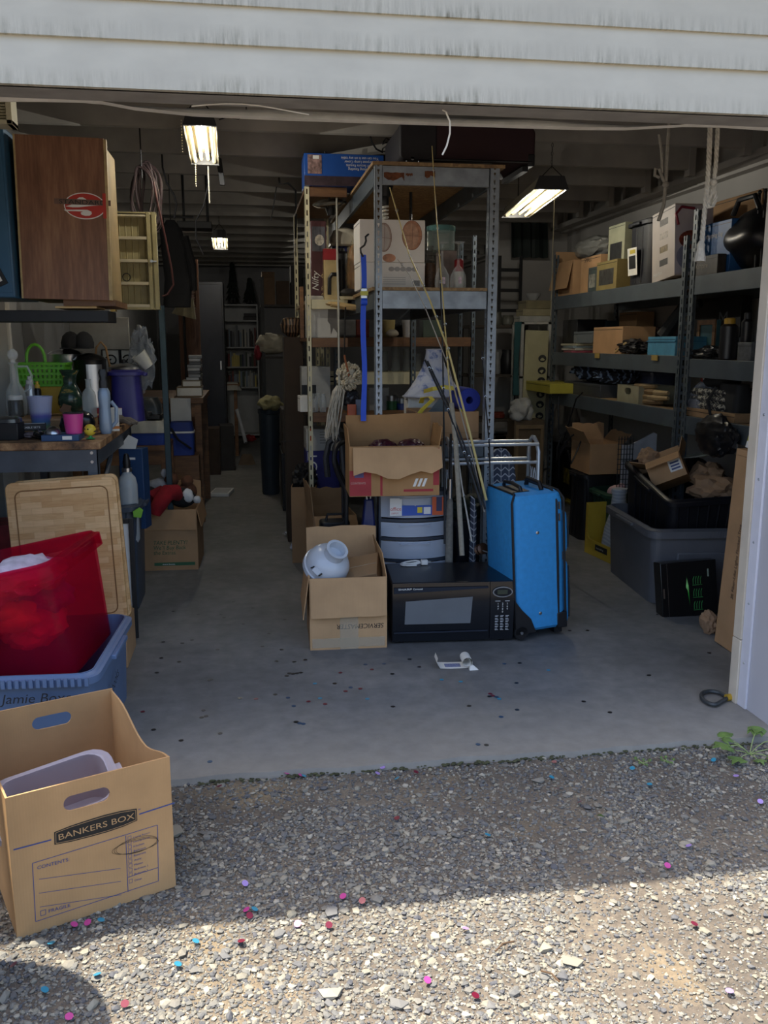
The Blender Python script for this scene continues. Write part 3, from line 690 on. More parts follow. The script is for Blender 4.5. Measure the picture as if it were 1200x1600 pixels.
m2 = k.n('MixShader'); m2.inputs[0].default_value = .27; k.l(tr.outputs[0], m2.inputs[1]); k.l(m1.outputs[0], m2.inputs[2]); k.l(m2.outputs[0], k.out.inputs[0]); REDP = k.m
rb = tote('storage_bin', 'translucent red plastic bin of baby clothes tilted inside the blue tote', 'bin', .47, .64, .41, REDP, (-.765, 3.27, .235), 0, taper=.80, ribs=0, rot=(R(-1), R(-12), R(-6)), rimh=.06)
m = M(); m.bx(-.235, -.015, -.318, -.3172, .17, .3); lab_ = ob('sticker', m, mt('7f9cc4', .5, var=0), rb); lab_.rotation_euler = (R(6.5), 0, 0); lab_.location = (.0, .022, .03)
m = M(); m.bx(-.1, -.03, -.319, -.3182, .235, .285); m.bx(-.105, -.025, -.319, -.3182, .282, .29); ob('picture', m, mt('c43a58', .5, var=0), lab_)
m = M(); m.bx(-.235, -.015, -.319, -.3182, .17, .196); ob('caption', m, mt('1f2c4c', .5, var=0), lab_)
m = M(); m.bx(-.06, -.02, -.3195, -.319, .176, .2); ob('barcode', m, INKW, lab_)
PNK = mt('dcb6cc', .9, var=.15, scale=14); PNK2 = mt('c55a8c', .9, var=.15, scale=10)
cl = [('white and pink baby cloth folded on top in the red bin', 'e2d6e2', (-.80, 3.2, .585), (.11, .17, .06), 1), ('pale pink baby cloth at the left in the red bin', 'dfb9cf', (-.88, 3.19, .55), (.06, .11, .06), 2),
      ('hot pink cloth edge under the white cloth in the red bin', 'c4558a', (-.76, 3.27, .575), (.09, .14, .05), 3), ('dark red cloth low in the red bin', 'e06a80', (-.80, 3.26, .38), (.11, .15, .07), 4), ('orange cloth pressed against the front of the red bin', 'f08050', (-.84, 3.14, .45), (.09, .07, .06), 5),
      ('purple cloth in the middle of the red bin', 'b04ab0', (-.76, 3.34, .47), (.09, .12, .06), 6)]
for lab, c, p, s3, sd in cl:
    one('cloth', lab, 'cloth', blob((0, 0, 0), 1, .3, 1.8, s3, sd, 4, .15), mt(c, .9, var=.16, scale=18), p, group='baby clothes in the red bin')
# --- butcher block boards on a low carton
k = NT('butcher block'); co = k.coord((1, 1, 1), (R(90), 0, 0)); br = k.n('TexBrick'); k.l(co, br.inputs[0])
br.inputs['Scale'].default_value = 1; br.inputs['Brick Width'].default_value = .085; br.inputs['Row Height'].default_value = .026; br.inputs['Mortar Size'].default_value = .0003
br.inputs[1].default_value = lin('c9975c'); br.inputs[2].default_value = lin('ecc48e'); br.inputs[3].default_value = lin('a3743f'); br.inputs['Bias'].default_value = .1
k.l(k.mix(.35, br.outputs[0], k.ramp(k.noise(k.coord((4, 4, 30)), 4, 5), [(.3, 'a6763f'), (.7, 'd9b27c')])), k.b.inputs['Base Color']); k.b.inputs['Roughness'].default_value = .55; BUT = k.m
def board(lab, x, y, z, w_, h_, ry, lean, groove=True):
    o = TH('cutting_board', lab, 'cutting board', (x, y, z), rot=(R(-lean), R(ry), R(2)))
    m = M(); rr = [[(p[0], yy, p[1]+h_/2) for p in [(a, b) for a, b, _ in rring(w_, h_, .03, 0)]] for yy in (0, .028)]
    m.loft(rr[::-1]); ob('board', m, BUT, o, bev=.003)
    if groove:
        m = M(); m.tube([(a, -.0005, b+h_/2) for a, b, _ in rring(w_-.075, h_-.075, .03, 0)], .0028, 6, closed=True); ob('juice_groove', m, mt('8a6339', .7, var=.1), o)
    return o
m = M()
prodbox('cardboard_box', 'low cardboard box under the cutting boards', .5, .3, .185, (-.80, 3.95, 0), mat=CARD2)
board('wooden cutting board with juice groove leaning in front of its twin', -.775, 3.86, .19, .455, .635, -2.4, 5)
board('second wooden cutting board showing only behind the grooved one', -.755, 3.9, .19, .44, .64, -3.2, 5, False)
# --- picture frame by the boards
fr = TH('picture_frame', 'black picture frame with white mat on the floor beside the cutting boards', 'picture frame', (-.76, 4.21, 0), rot=(R(-4), 0, R(3)))
m = M(); w_, h_ = .42, .58
for a in ((-w_/2, -w_/2+.022, 0, h_), (w_/2-.022, w_/2, 0, h_), (-w_/2+.022, w_/2-.022, 0, .022), (-w_/2+.022, w_/2-.022, h_-.022, h_)): m.bx(a[0], a[1], -.02, 0, a[2], a[3])
ob('frame', m, BLK, fr, bev=.002)
m = M(); m.bx(-w_/2+.022, w_/2-.022, -.008, -.004, .022, h_-.022); ob('mat', m, WHT, fr)
m = M(); m.bx(-w_/2+.08, w_/2-.08, -.0095, -.008, .08, h_-.08); ob('print', m, mt('8a8f8c', .6), fr)
# --- tall grey tote with a soda bottle and a blue carton
gt = tote('storage_tote', 'tall blue-grey tote with a bottle and blue carton sticking out, under the table edge', 'tote', .5, .46, .575, mt('404a58', .45, var=.06), (-.815, 4.86, 0), 0, taper=.84, ribs=2)
m = M(); m.bx(-.245, -.215, -.01, .01, 0, .5); 
x, w_, h_ = S(185, 234, 702, 4.86, .40)
bxx = prodbox('carton', 'dark blue carton with a white torn flap standing in the tall tote', .13, .1, h_, (x+.01, 4.93, .40), R(-12), mt('1f3f68', .5, var=.06))
m = M(); m.prism([(-.065, h_), (.03, h_), (.045, h_+.05), (-.005, h_+.075)], .004, T=Matrix.Translation((0, -.052, 0))); ob('flap', m, WHT, bxx)
m = M(); m.box((0, -.0505, h_*.88), (.05, .001, .012)); ob('label', m, WHT, bxx)
x, w_, h_ = S(190, 219, 731, 4.72, .36)
bo = lathing('siphon_bottle', 'clear ribbed soda siphon bottle with black top in the tall tote', 'bottle', (x, 4.72, .36),
    [('glass', [(.04, 0), (.05, .02), (.05, h_-.09), (.042, h_-.05), (.024, h_-.03), (.022, h_-.015)], clear('c9d0d2', .65, .12)), ('collar', [(.026, h_-.02), (.026, h_)], STEEL), ('cap', [(.018, h_), (.02, h_+.03), (.012, h_+.07), (.006, h_+.075)], BLK)])
one('plastic_wrap', 'crumpled clear plastic wrap lying in the tall tote', 'plastic wrap', blob((0, 0, 0), 1, .35, 2.5, (.11, .08, .05), 7, 4, .5), clear('d5dadd', .3, .1), (-.7, 4.79, .535))
m = M(); m.prism([(-.02, 0), (.018, -.005), (.03, .035), (.012, .05), (-.022, .03)], .012); one('green_tag', 'lime green tag hanging on the rim of the tall tote', 'tag', m, mt('86c441', .5, var=.05), (-.578, 4.618, .515), bev=.002)
o = prodbox('game_box', 'red and black printed game carton under the work table at the left edge', .3, .2, .30, (-1.12, 4.22, .29), mat=mt('8a2a2c', .5, var=.3, scale=9)); m = M(); m.bx(-.15, .15, -.1008, -.1, 0, .17); ob('grey_band', m, mt('8d9093', .6), o); m = M(); m.lathe([(.03, 0), (.03, .0008)], 14, T=frame(.1, -.1008, .24, R(90))); ob('dark_disc', m, INK, o)
prodbox('cardboard_box', 'plain cardboard box under the printed game carton, below the table', .32, .26, .289, (-1.12, 4.24, 0), mat=CARD3)
one('blanket', 'dark tiger-striped blanket heaped under the work table', 'blanket', blob((0, 0, .36), 1, .15, 2, (.25, .3, .36), 4, 4, .1), woody('171310', '2b221a', '6b5138', (3, 9, 9), .9), (-.95, 4.78, 0.01)) if False else None
# support inside the tote so that its load stands on something
prodbox('cardboard_box', 'cardboard box inside the tall tote under the bottle', .3, .3, .34, (-.8, 4.83, .008), mat=CARD2)
# --- carton with soft toys
tk = carton('cardboard box of soft toys printed with green TAKE PLENTY lettering', .44, .42, .385, (-.545, 5.72, 0), R(-2), CARD2, (264, 258, 95, None), fl=.13, jag=.02)
tk_b = tk.children[0]; GRN = mt('3d6a4a', .8, var=0)
for i, s_ in enumerate(('TAKE PLENTY!', "We'll Buy Back", 'the Extras.')):
    xa = xat(241, 5.5, .15)+.545; text(s_, .036, GRN, tk_b, (xa, -.2112, .165-i*.032), sx=.9, shear=.15)
m = M(); m.bx(-.05, .2, -.2112, -.2105, .03, .05); ob('green_stripe', m, GRN, tk_b)
text('www.boxes', .016, INKW, tk_b, (.0, -.2116, .034))
def toy(lab, loc, parts, name='soft_toy'):
    o = TH(name, lab, 'soft toy', loc, group='soft toys in the box')
    for nme, c, r_, sz, col, sd in parts: ob(nme, blob(c, r_, .12, 2, sz, sd, 3, .12), mt(col, .95, var=.12, scale=20, bump=.3, bs=200), o)
    return o
m = M()
tc_ = TH('soft_toy', 'red plush stocking-shaped toy hanging over the front of the toy box', 'soft toy', (-.5, 5.52, .40), group='soft toys in the box')
m = M(); m.tube([(.06, .06, .05), (.04, .02, .09), (0, -.03, .095), (-.03, -.065, .06), (-.06, -.085, .01), (-.075, -.09, -.03)], [.03, .05, .052, .05, .045, .03], 14); ob('leg', m, mt('8e1420', .95, var=.15, scale=20, bump=.3), tc_)
m = M(); m.tube([(-.1, .03, .02), (-.085, .0, .07), (-.03, .03, .09)], [.03, .045, .045], 12); ob('body', m, mt('7d101c', .95, var=.15, scale=20, bump=.3), tc_)
toy('black and white plush toy at the right of the toy box', (-.42, 5.62, .44), [('body', (0, 0, 0), .07, (1.2, 1, .9), '1a1b1e', 1), ('belly', (.035, -.05, .02), .035, (1, .7, 1.3), 'd8d8d6', 2), ('paw', (.09, -.03, -.01), .025, (1, 1, 1), 'c9c9c8', 3)])
toy('grey and white plush toy with a brown head on the pile of the toy box', (-.56, 5.70, .50), [('body', (0, 0, 0), .075, (1.2, 1, .8), '8f9299', 4), ('head', (.07, -.02, .045), .045, (1, 1, 1), '5a3826', 5), ('ear', (.03, -.03, .09), .022, (1, .6, 1.3), 'c4c6ca', 6)])
toy('black plush toy at the left of the toy box', (-.66, 5.66, .44), [('body', (0, 0, 0), .07, (1.2, 1, 1), '17181b', 7), ('head', (.04, -.05, .04), .04, (1, 1, 1), '202124', 8)])
toy('brown plush toy at the back right corner of the toy box', (-.40, 5.80, .45), [('body', (0, 0, 0), .06, (1, 1, 1.1), '5c3a28', 9), ('head', (0, -.02, .07), .04, (1, 1, 1), '6a4530', 10)])
x, y = G(347, 772, 0)
o = TH('white_tray', 'flat white tray lying on the floor beside the toy box', 'tray', (x, y, 0), R(-8)); m = M(); m.bx(-.09, .09, -.16, .16, 0, .035); ob('tray', m, WHT, o, bev=.006); m = M(); m.bx(-.075, .075, -.145, .145, .035, .038); ob('inset', m, mt('aeb0b3', .5), o)
# ================================================================ things on the work table
tz = TZ; RZ = TZ+.07                                  # the back half of the table carries a low tray
m = M(); m.bx(-1.17, -.765, 4.42, 4.74, TZ, RZ); ris = TH('tray', 'low brown tray on the work table carrying the glassware and vase', 'tray'); ob('tray', m, CARD3, ris, bev=.004)
m = M(); m.bx(-1.175, -.76, 4.415, 4.745, RZ-.012, RZ-.004); ob('rim', m, CARD2, ris)
def TT(p0, p1, pt, pb, z=TZ):
    global tz
    if pb < 663 and p1 < 156: tz = RZ; Y = 4.47+(662-pb)/22*.2
    else: tz = TZ; Y = 4.10+(691-min(691, max(640, pb)))/51*.62
    x, ww, h = S(p0, p1, pt, Y, tz); return x, Y, ww, h
def prof(w, h, pts): return [(w/2*a, h*b) for a, b in pts]
x, Y, w_, h_ = TT(10, 44, 545, 648)
dec = lathing('decanter', 'tall clear glass decanter with a ball stopper at the left of the work table', 'decanter', (x, Y, tz),
    [('glass', prof(w_, h_, [(.75, 0), (.95, .03), (1, .2), (.85, .38), (.42, .5), (.34, .75), (.5, .8)]), clear('d7dedd', .3, .05)), ('stopper', [(.012, h_*.78), (.012, h_*.84), (.02, h_*.86), (.026, h_*.91), (.022, h_*.96), (.008, h_)], clear('f0f4f4', .4, .03))])
m = M(); m.tube([(w_*.2, 0, h_*.74), (w_*.62, 0, h_*.74), (w_*.8, 0, h_*.6), (w_*.7, 0, h_*.42), (w_*.4, 0, h_*.36)], .006, 7); ob('handle', m, clear('d7dedd', .3, .05), dec)
# green basket
x, Y, w_, h_ = TT(36, 108, 568, 612); Y = 4.86; bz = zat(603, -.95, Y); x, w_, h_ = S(34, 108, 568, Y, bz)
GB = mt('69b535', .45, var=.05); gb = TH('plastic_basket', 'lime green plastic basket with a loop handle on the work table', 'basket', (x, Y, bz+.002))
m = M(); d_ = .2
for zz in (.0, h_*.25, h_*.5, h_*.75, h_*.93):
    f_ = .85+.15*zz/h_
    m.bx(-w_/2*f_, w_/2*f_, -d_/2*f_-.003, -d_/2*f_, zz, zz+h_*.1); m.bx(-w_/2*f_, w_/2*f_, d_/2*f_, d_/2*f_+.003, zz, zz+h_*.1)
    m.bx(-w_/2*f_-.003, -w_/2*f_, -d_/2*f_, d_/2*f_, zz, zz+h_*.1); m.bx(w_/2*f_, w_/2*f_+.003, -d_/2*f_, d_/2*f_, zz, zz+h_*.1)
for i in range(11):
    f_ = .85; a = -.5+i/10
    for sg in (-1, 1):
        m.add([(a*w_*.85-.006, sg*d_/2*.86, 0), (a*w_*.85+.006, sg*d_/2*.86, 0), (a*w_+.006, sg*(d_/2+.002), h_), (a*w_-.006, sg*(d_/2+.002), h_), (a*w_*.85-.006, sg*d_/2*.82, 0), (a*w_*.85+.006, sg*d_/2*.82, 0), (a*w_+.006, sg*(d_/2-.003), h_), (a*w_-.006, sg*(d_/2-.003), h_)], [(0, 1, 2, 3), (7, 6, 5, 4), (0, 3, 7, 4), (1, 5, 6, 2)])
        m.bx(sg*w_/2*.93-.003, sg*w_/2*.93+.003, a*d_*.9-.006, a*d_*.9+.006, 0, h_)
m.bx(-w_*.43, w_*.43, -d_*.43, d_*.43, 0, .004); ob('basket_wall', m, GB, gb)
m = M(); m.loft([rring(w_+.016, d_+.016, .02, h_-.008), rring(w_+.02, d_+.02, .02, h_+.004), rring(w_-.01, d_-.01, .02, h_+.004), rring(w_-.01, d_-.01, .02, h_-.008)], 0, False, False); ob('rim', m, GB, gb)
m = M(); m.tube([(-w_*.3, -d_*.3, h_)]+[(-w_*.3+.045*math.cos(a)*-1+.045, -d_*.3, h_+.02+.075*math.sin(a)) for a in [math.pi*i/10 for i in range(11)]]+[(-w_*.3+.09, -d_*.3, h_)], .008, 8); ob('handle', m, GB, gb)
# stand under the basket
yb = prodbox('tool_box', 'yellow plastic case under the green basket', .22, .18, bz-TZ, (x+.0, Y, TZ), 0, mt('c29b2c', .5, var=.08))
x, Y, w_, h_ = TT(92, 132, 578, 643)
k = NT('green glaze with gold'); vo = k.noise(k.coord((1, 1, 3)), 14, 3); k.l(k.ramp(vo, [(.45, '24382d'), (.6, '33503e'), (.66, 'a88f4c'), (.7, '3a4a38')]), k.b.inputs['Base Color']); k.b.inputs['Roughness'].default_value = .2
lathing('vase', 'dark green glazed vase with gold marks and a flared neck', 'vase', (x, Y, tz), [('body', prof(w_, h_, [(.55, 0), (.7, .03), (1, .25), (.98, .4), (.7, .58), (.48, .7), (.52, .85), (.78, 1), (.7, 1), (.44, .84)]), k.m)])
k = NT('rainbow glaze'); sp = k.n('SeparateXYZ'); k.l(k.coord((12, 12, 1)), sp.inputs[0]); mr = k.n('MapRange'); k.l(sp.outputs[2], mr.inputs[0]); mr.inputs[1].default_value = 0; mr.inputs[2].default_value = .105
k.l(k.ramp(mr.outputs[0], [(0, '4f7f6d'), (.3, '7d9a72'), (.55, '4d74a8'), (.8, '6a68b4'), (1, 'a9b1d2')]), k.b.inputs['Base Color']); k.b.inputs['Roughness'].default_value = .3
x, Y, w_, h_ = TT(46, 86, 619, 664)
lathing('pot', 'small flower pot in a blue, violet and green rainbow glaze', 'pot', (x, Y, tz), [('bowl', prof(w_, h_, [(.6, 0), (.68, .02), (.9, .8), (1, 1), (.92, 1), (.6, .1)]), k.m)])
for p0, p1, pt, pb, lab, c1, c2 in ((42, 58, 588, 640, 'silver spray can behind the rainbow pot', 'b7b9bb', 'cfcfcf'), (56, 67, 596, 640, 'yellow and black spray can right of the silver one', '1d1d1f', 'c9a63a')):
    x, Y, w_, h_ = TT(p0, p1, pt, pb)
    lathing('spray_can', lab, 'spray can', (x, Y, tz), [('can', prof(w_, h_, [(.95, 0), (1, .02), (1, .74), (.8, .8)]), mt(c1, .3, .6, var=0)), ('cap', prof(w_, h_, [(.72, .79), (.72, .9), (.4, .92), (.4, 1)]), mt(c2, .4, var=0))])
x, Y, w_, h_ = TT(14, 38, 618, 655)
lathing('jar', 'glass jar with a white lid near the left end of the table', 'jar', (x, Y, tz), [('glass', prof(w_, h_, [(.9, 0), (1, .04), (1, .72), (.85, .8)]), clear('5a5a58', .6, .1)), ('lid', prof(w_, h_, [(.95, .8), (.97, .98), (.9, 1)]), WHT)])
# blue book with pink tumbler
x, Y, w_, h_ = TT(70, 128, 682, 693); Y = 4.11; x, w_, _ = S(70, 128, 682, Y, TZ)
bkx = TH('book', 'dark blue boxed book lying under the pink tumbler', 'book', (x, Y, tz)); m = M(); m.bx(-w_/2, w_/2, -.07, .07, 0, .027); ob('cover', m, mt('2a4a72', .5, var=.05), bkx, bev=.002)
m = M(); m.bx(.01, .05, -.0712, -.07, .006, .022); ob('label', m, WHT, bkx)
x, w_, h_ = S(100, 132, 645, Y, TZ+.027)
tum = lathing('tumbler', 'hot pink steel tumbler with clear lid standing on the blue book', 'tumbler', (x, Y, TZ+.027), [('cup', prof(w_, h_, [(.78, 0), (.82, .02), (.98, .85), (1, .96), (.92, .96)]), mt('d64795', .32, var=.02)), ('lid', prof(w_, h_, [(.97, .955), (.99, 1), (.9, 1.03), (.5, 1.02)]), clear('30333a', .6, .1))])
x, w_, h_ = S(70, 96, 666, Y, TZ+.027)
lathing('bowl', 'small shiny steel bowl tipped upside down left of the tumbler', 'bowl', (x, Y, TZ+.027), [('bowl', [(w_*.5, 0), (w_*.48, h_*.35), (w_*.3, h_*.8), (w_*.1, h_)], STEEL)])
# yellow bird
x, Y, w_, h_ = TT(131, 152, 662, 692)
bird = TH('toy_bird', 'yellow ball-shaped toy bird on a green foot by the table edge', 'toy', (x, Y, tz), R(-25)); m = M(); m.ball((0, 0, h_*.6), w_*.46); ob('body', m, mt('dfc53e', .5, var=.04), bird)
m = M(); m.lathe([(.012, 0), (.022, .004), (.008, .01), (.006, h_*.25)], 10); ob('foot', m, mt('3c9a5c', .5), bird)
m = M(); m.loft([[(w_*.42, -.012, h_*.5), (w_*.42, .012, h_*.5), (w_*.42, 0, h_*.6)], [(w_*.72, -.002, h_*.5), (w_*.72, .002, h_*.5), (w_*.72, 0, h_*.53)]]); ob('beak', m, mt('3a2c28', .5), bird)
m = M(); m.ball((w_*.12, -w_*.44, h_*.68), .0035, seg=8); m.ball((-w_*.15, -w_*.43, h_*.68), .0035, seg=8); ob('eye', m, BLK, bird)['kind'] = 'stuff'
# handheld vacuum
x, Y, w_, h_ = TT(152, 180, 577, 669)
LB = mt('8ea0b4', .35, .2, var=.03); vac = TH('handheld_vacuum', 'light blue handheld vacuum with black nozzle standing on end', 'vacuum', (x, Y, tz), R(10))
m = M(); m.loft([rring(.045, .06, .018, 0), rring(.06, .07, .022, .02), rring(.056, .07, .022, h_*.25), rring(.05, .06, .02, h_*.42), rring(.058, .06, .02, h_*.55), rring(.056, .055, .02, h_*.65), rring(.034, .04, .014, h_*.72)]); ob('body', m, LB, vac)
m = M(); m.loft([rring(.04, .045, .012, h_*.715), rring(.04, .045, .012, h_*.8), rring(.03, .04, .01, h_*.86), rring(.042, .035, .01, h_*.95), rring(.03, .03, .008, h_)]); ob('nozzle', m, BLK, vac)
m = M(); m.tube([(.028, 0, h_*.1), (.05, 0, h_*.18), (.052, 0, h_*.4), (.03, 0, h_*.5)], .009, 8); ob('handle', m, LB, vac)
x, Y, w_, h_ = TT(130, 152, 592, 662)
lathing('bottle', 'clear cut glass bottle standing left of the handheld vacuum', 'bottle', (x, Y, tz), [('glass', prof(w_, h_, [(.9, 0), (1, .04), (1, .55), (.85, .66), (.4, .76), (.36, .94), (.45, 1)]), clear('c9d2cf', .4, .06))])
# black box, striped carton, clutter along the front edge
x, Y, w_, h_ = TT(0, 33, 652, 691); cs = TH('case', 'black case with a rounded chrome lid at the front left corner of the table', 'case', (x-.01, Y+.06, TZ)); m = M(); m.bx(-w_*.6, w_*.5, -.06, .06, 0, h_*.75); ob('body', m, BLK, cs, bev=.004)
m = M(); m.loft([rring(w_*1.1, .12, .03, h_*.75), rring(w_*1.08, .118, .03, h_*.9), rring(w_*.8, .07, .03, h_)]); o = ob('lid', m, mt('5c5f62', .2, .6), cs); o.location = (-w_*.05, 0, 0)
x, Y, w_, h_ = TT(34, 73, 652, 678); bxq = prodbox('carton', 'small black carton with white lettering lying near the front edge', w_, .05, .03, (x, Y, TZ+.03), R(12), mt('1c1b20', .5), seam=WHT)
text('CABLE SETS', .012, INKW, bxq, (-w_*.42, -.0262, .011), sx=1.2)
x, Y, w_, h_ = TT(34, 73, 652, 682); pp = TH('packet', 'crumpled grey and pink packet under the small black carton', 'packet', (x, Y+.01, TZ)); ob('wrapper', blob((0, 0, .014), 1, .3, 2, (.055, .04, .0145), 3, 3, .3), mt('8a7d80', .5, var=.3, scale=20), pp)
for lab, p, rr, c, sd in (('black round helmet shaped dome between the vase and tumbler', (112, 640, 666, 150), .05, '17181c', 1), ('shiny black plastic lump left of the steel bowl', (52, 672, 688, 70), .03, '1c1d20', 2), ('black shoe-like clump behind the blue book', (95, 648, 672, 110), .035, '202126', 3)):
    x, Y, w_, h_ = TT(p[0], p[3], p[1], p[2]); one('dome' if sd == 1 else 'clump', lab, 'clutter', blob((0, 0, h_*.45), 1, .1 if sd == 1 else .35, 2, (w_*.5, .045, h_*.5), sd, 3, 0 if sd == 1 else .3), mt(c, .25), (x, Y, tz+.002))
x, Y, w_, h_ = TT(96, 118, 629, 650)
m = M(); m.prism([(math.cos(a)*(w_*.5 if i % 2 else w_*.34), h_*.5+math.sin(a)*(h_*.5 if i % 2 else h_*.4)) for i, a in enumerate([6.28*i/10 for i in range(10)])], .012); one('wooden_star', 'small brown wooden star ornament leaning before the vase', 'ornament', m, BRN, (x, Y-.06, tz), bev=.002)
x, Y, w_, h_ = TT(175, 187, 637, 659); wb_ = TH('carton', 'small white carton with an orange edge beside the vacuum', 'box', (x, Y, tz), R(8)); m = M(); m.bx(-w_/2, w_/2, -.02, .02, 0, h_); ob('carton', m, PAPER, wb_, bev=.001); m = M(); m.bx(-w_/2, w_/2, -.0208, -.02, h_*.1, h_*.22); ob('stripe', m, mt('c47a3a', .6), wb_)
gl = TH('work_glove', 'worn grey-brown leather work glove lying at the right end of the table', 'glove', (-.70, 4.78, TZ), R(-20))
GLV = mt('6a625a', .9, var=.2, scale=25); ob('palm', blob((0, 0, .03), 1, .2, 2, (.07, .06, .03), 5, 3, .2), GLV, gl)
for i, (a, l) in enumerate(((-.03, .075), (-.012, .085), (.008, .085), (.027, .07))): m = M(); m.tube([(.05, a, .03), (.05+l*.5, a*1.2, .03), (.05+l, a*1.35, .014)], [.014, .013, .009], 8); ob('finger', m, GLV, gl)
m = M(); m.tube([(.0, -.045, .03), (.03, -.075, .02), (.06, -.085, .012)], [.015, .014, .009], 8); ob('thumb', m, GLV, gl)
x, Y, w_, h_ = TT(188, 197, 610, 660); lathing('jar', 'small dark glass jar behind the white carton', 'jar', (-.70, 4.55, TZ), [('glass', prof(.05, .1, [(.9, 0), (1, .05), (1, .75), (.8, .85)]), clear('4a2c22', .6, .1)), ('lid', prof(.05, .1, [(.9, .85), (.9, 1)]), BLK)])
cd = prodbox('photo_card', 'red and white printed card standing behind the vacuum', .15, .012, .085, (-.735, 4.87, TZ), R(4), mt('8f2430', .5, var=.1)); m = M(); m.prism([(.02, .002), (.075, .002), (.075, .083), (.04, .083), (.055, .05)], .0008, T=Matrix.Translation((0, -.0069, 0))); ob('white_area', m, WHT, cd)
# pots and pans at the back of the table
x, w_, h_ = S(122, 172, 562, 5.0, TZ); pot = lathing('stock_pot', 'black stock pot with a bright steel band, at the back of the table', 'pot', (x, 4.98, TZ), [('body', prof(w_, h_, [(.95, 0), (1, .03), (1, .96), (1.04, 1), (.9, .98)]), mt('17181a', .3, .3))], seg=30)
ob('steel_band', M().loft([[(w_/2*1.003*math.cos(a), w_/2*1.003*math.sin(a), z) for a in [R(-95+60*i/8) for i in range(9)]] for z in (h_*.02, h_*.93)], closed=False, cap0=False, cap1=False), STEEL, pot)
m = M(); m.lathe([(w_*.52, h_), (w_*.4, h_+.02), (w_*.1, h_+.035)], 24); ob('lid', m, mt('17181a', .3, .3), pot)
x, w_, h_ = S(88, 146, 545, 5.05, TZ+.0); sp_ = lathing('steel_pot', 'stainless steel pot with a lid behind the green basket', 'pot', (x-.02, 5.05, TZ), [('body', prof(w_, h_, [(.93, 0), (1, .04), (1, .9), (1.03, .93)]), STEEL), ('lid', prof(w_, h_, [(1.02, .93), (.8, .97), (.3, 1.0)]), STEEL), ('knob', [(.012, h_), (.02, h_+.015), (.012, h_+.022)], BLK)], seg=28)
for p0, p1, pt, lab, c in ((101, 122, 516, 'black baseball cap on the steel pot, the left one', '1b1b1e'), (121, 143, 513, 'dark grey baseball cap on the steel pot, the right one', '232427')):
    x2 = xat((p0+p1)/2, 5.0, TZ+h_); cp = TH('cap', lab, 'cap', (x2, 5.0, TZ+h_+.002), group='caps on the steel pot')
    m = M(); m.lathe([(.05, 0), (.052, .03), (.042, .065), (.02, .085), (.004, .09)], 16, sy=1.1); ob('crown', m, mt(c, .9), cp); m = M(); m.loft([[(a*.05, -.05, 0) for a in (-1, 0, 1)]+[(a*.05, -.05, .004) for a in (1, 0, -1)], [(a*.04, -.09, -.001) for a in (-1, 0, 1)]+[(a*.04, -.09, .004) for a in (1, 0, -1)]]); ob('peak', m, mt(c, .9), cp)
x, w_, h_ = S(180, 236, 577, 5.12, TZ); PUR = mt('2f2c72', .4, var=.05)
bn = tote('plastic_bin', 'purple-blue plastic bin at the back right corner of the table', 'bin', w_, .2, h_, PUR, (x-.02, 5.08, TZ), 0, ribs=0, taper=.9, rimh=.03)
lathing('pan_lid', 'domed steel pan lid resting on the purple bin', 'lid', (x-.03, 5.09, TZ+h_+.001), [('lid', [(.085, 0), (.08, .012), (.05, .028), (.012, .034)], STEEL), ('knob', [(.01, .034), (.014, .05), (.006, .055)], BLK)], rz=0)
x2, w2, h2 = S(228, 249, 546, 5.15, TZ+h_); lathing('plastic_cup', 'white plastic measuring cup lying tilted at the right of the purple bin', 'cup', (x2-.02, 5.13, TZ+h_+.012), [('cup', [(.03, 0), (.045, .09), (.041, .09), (.027, .006)], mt('b9b8ae', .5))], rot=(R(10), R(-35), 0))
one('felt_cloth', 'dark peaked cloth draped behind the stock pot', 'cloth', M().loft([[(-.14, 0, 0), (.14, 0, 0), (.14, .06, 0), (-.14, .06, 0)], [(-.09, .015, .12), (.1, .015, .1), (.1, .045, .1), (-.09, .045, .12)], [(-.02, .025, .23), (.01, .025, .22), (.01, .035, .22), (-.02, .035, .23)]]), mt('1d1d20', .95), (xat(190, 5.22, 1.2), 5.22, TZ+.003), bev=.01)
# wicker basket with tall hoop
x, w_, h_ = S(149, 170, 549, 5.3, TZ+.13); wk = TH('wicker_basket', 'woven basket with a tall hoop handle behind the stock pot', 'basket', (xat(160, 5.14, 1.25), 5.14, TZ+.0))
WKM = woody('5a3c22', '7d5832', '9a7444', (30, 30, 30)); m = M()
for i in range(9): m.tube([(.05+.004*i*.5)*Vector((math.cos(a), math.sin(a), 0))+Vector((0, 0, .008+i*.017)) for a in [6.28*j/14 for j in range(14)]], .008, 6, closed=True)
ob('woven_body', m, WKM, wk)['kind'] = 'stuff'
m = M(); m.tube([(-.045, 0, .14), (-.04, 0, .3), (-.025, 0, .4), (0, 0, .43), (.025, 0, .4), (.04, 0, .3), (.045, 0, .14)], .006, 7); ob('hoop_handle', m, woody('7a5530', '9c7445', 'b88e5c'), wk)
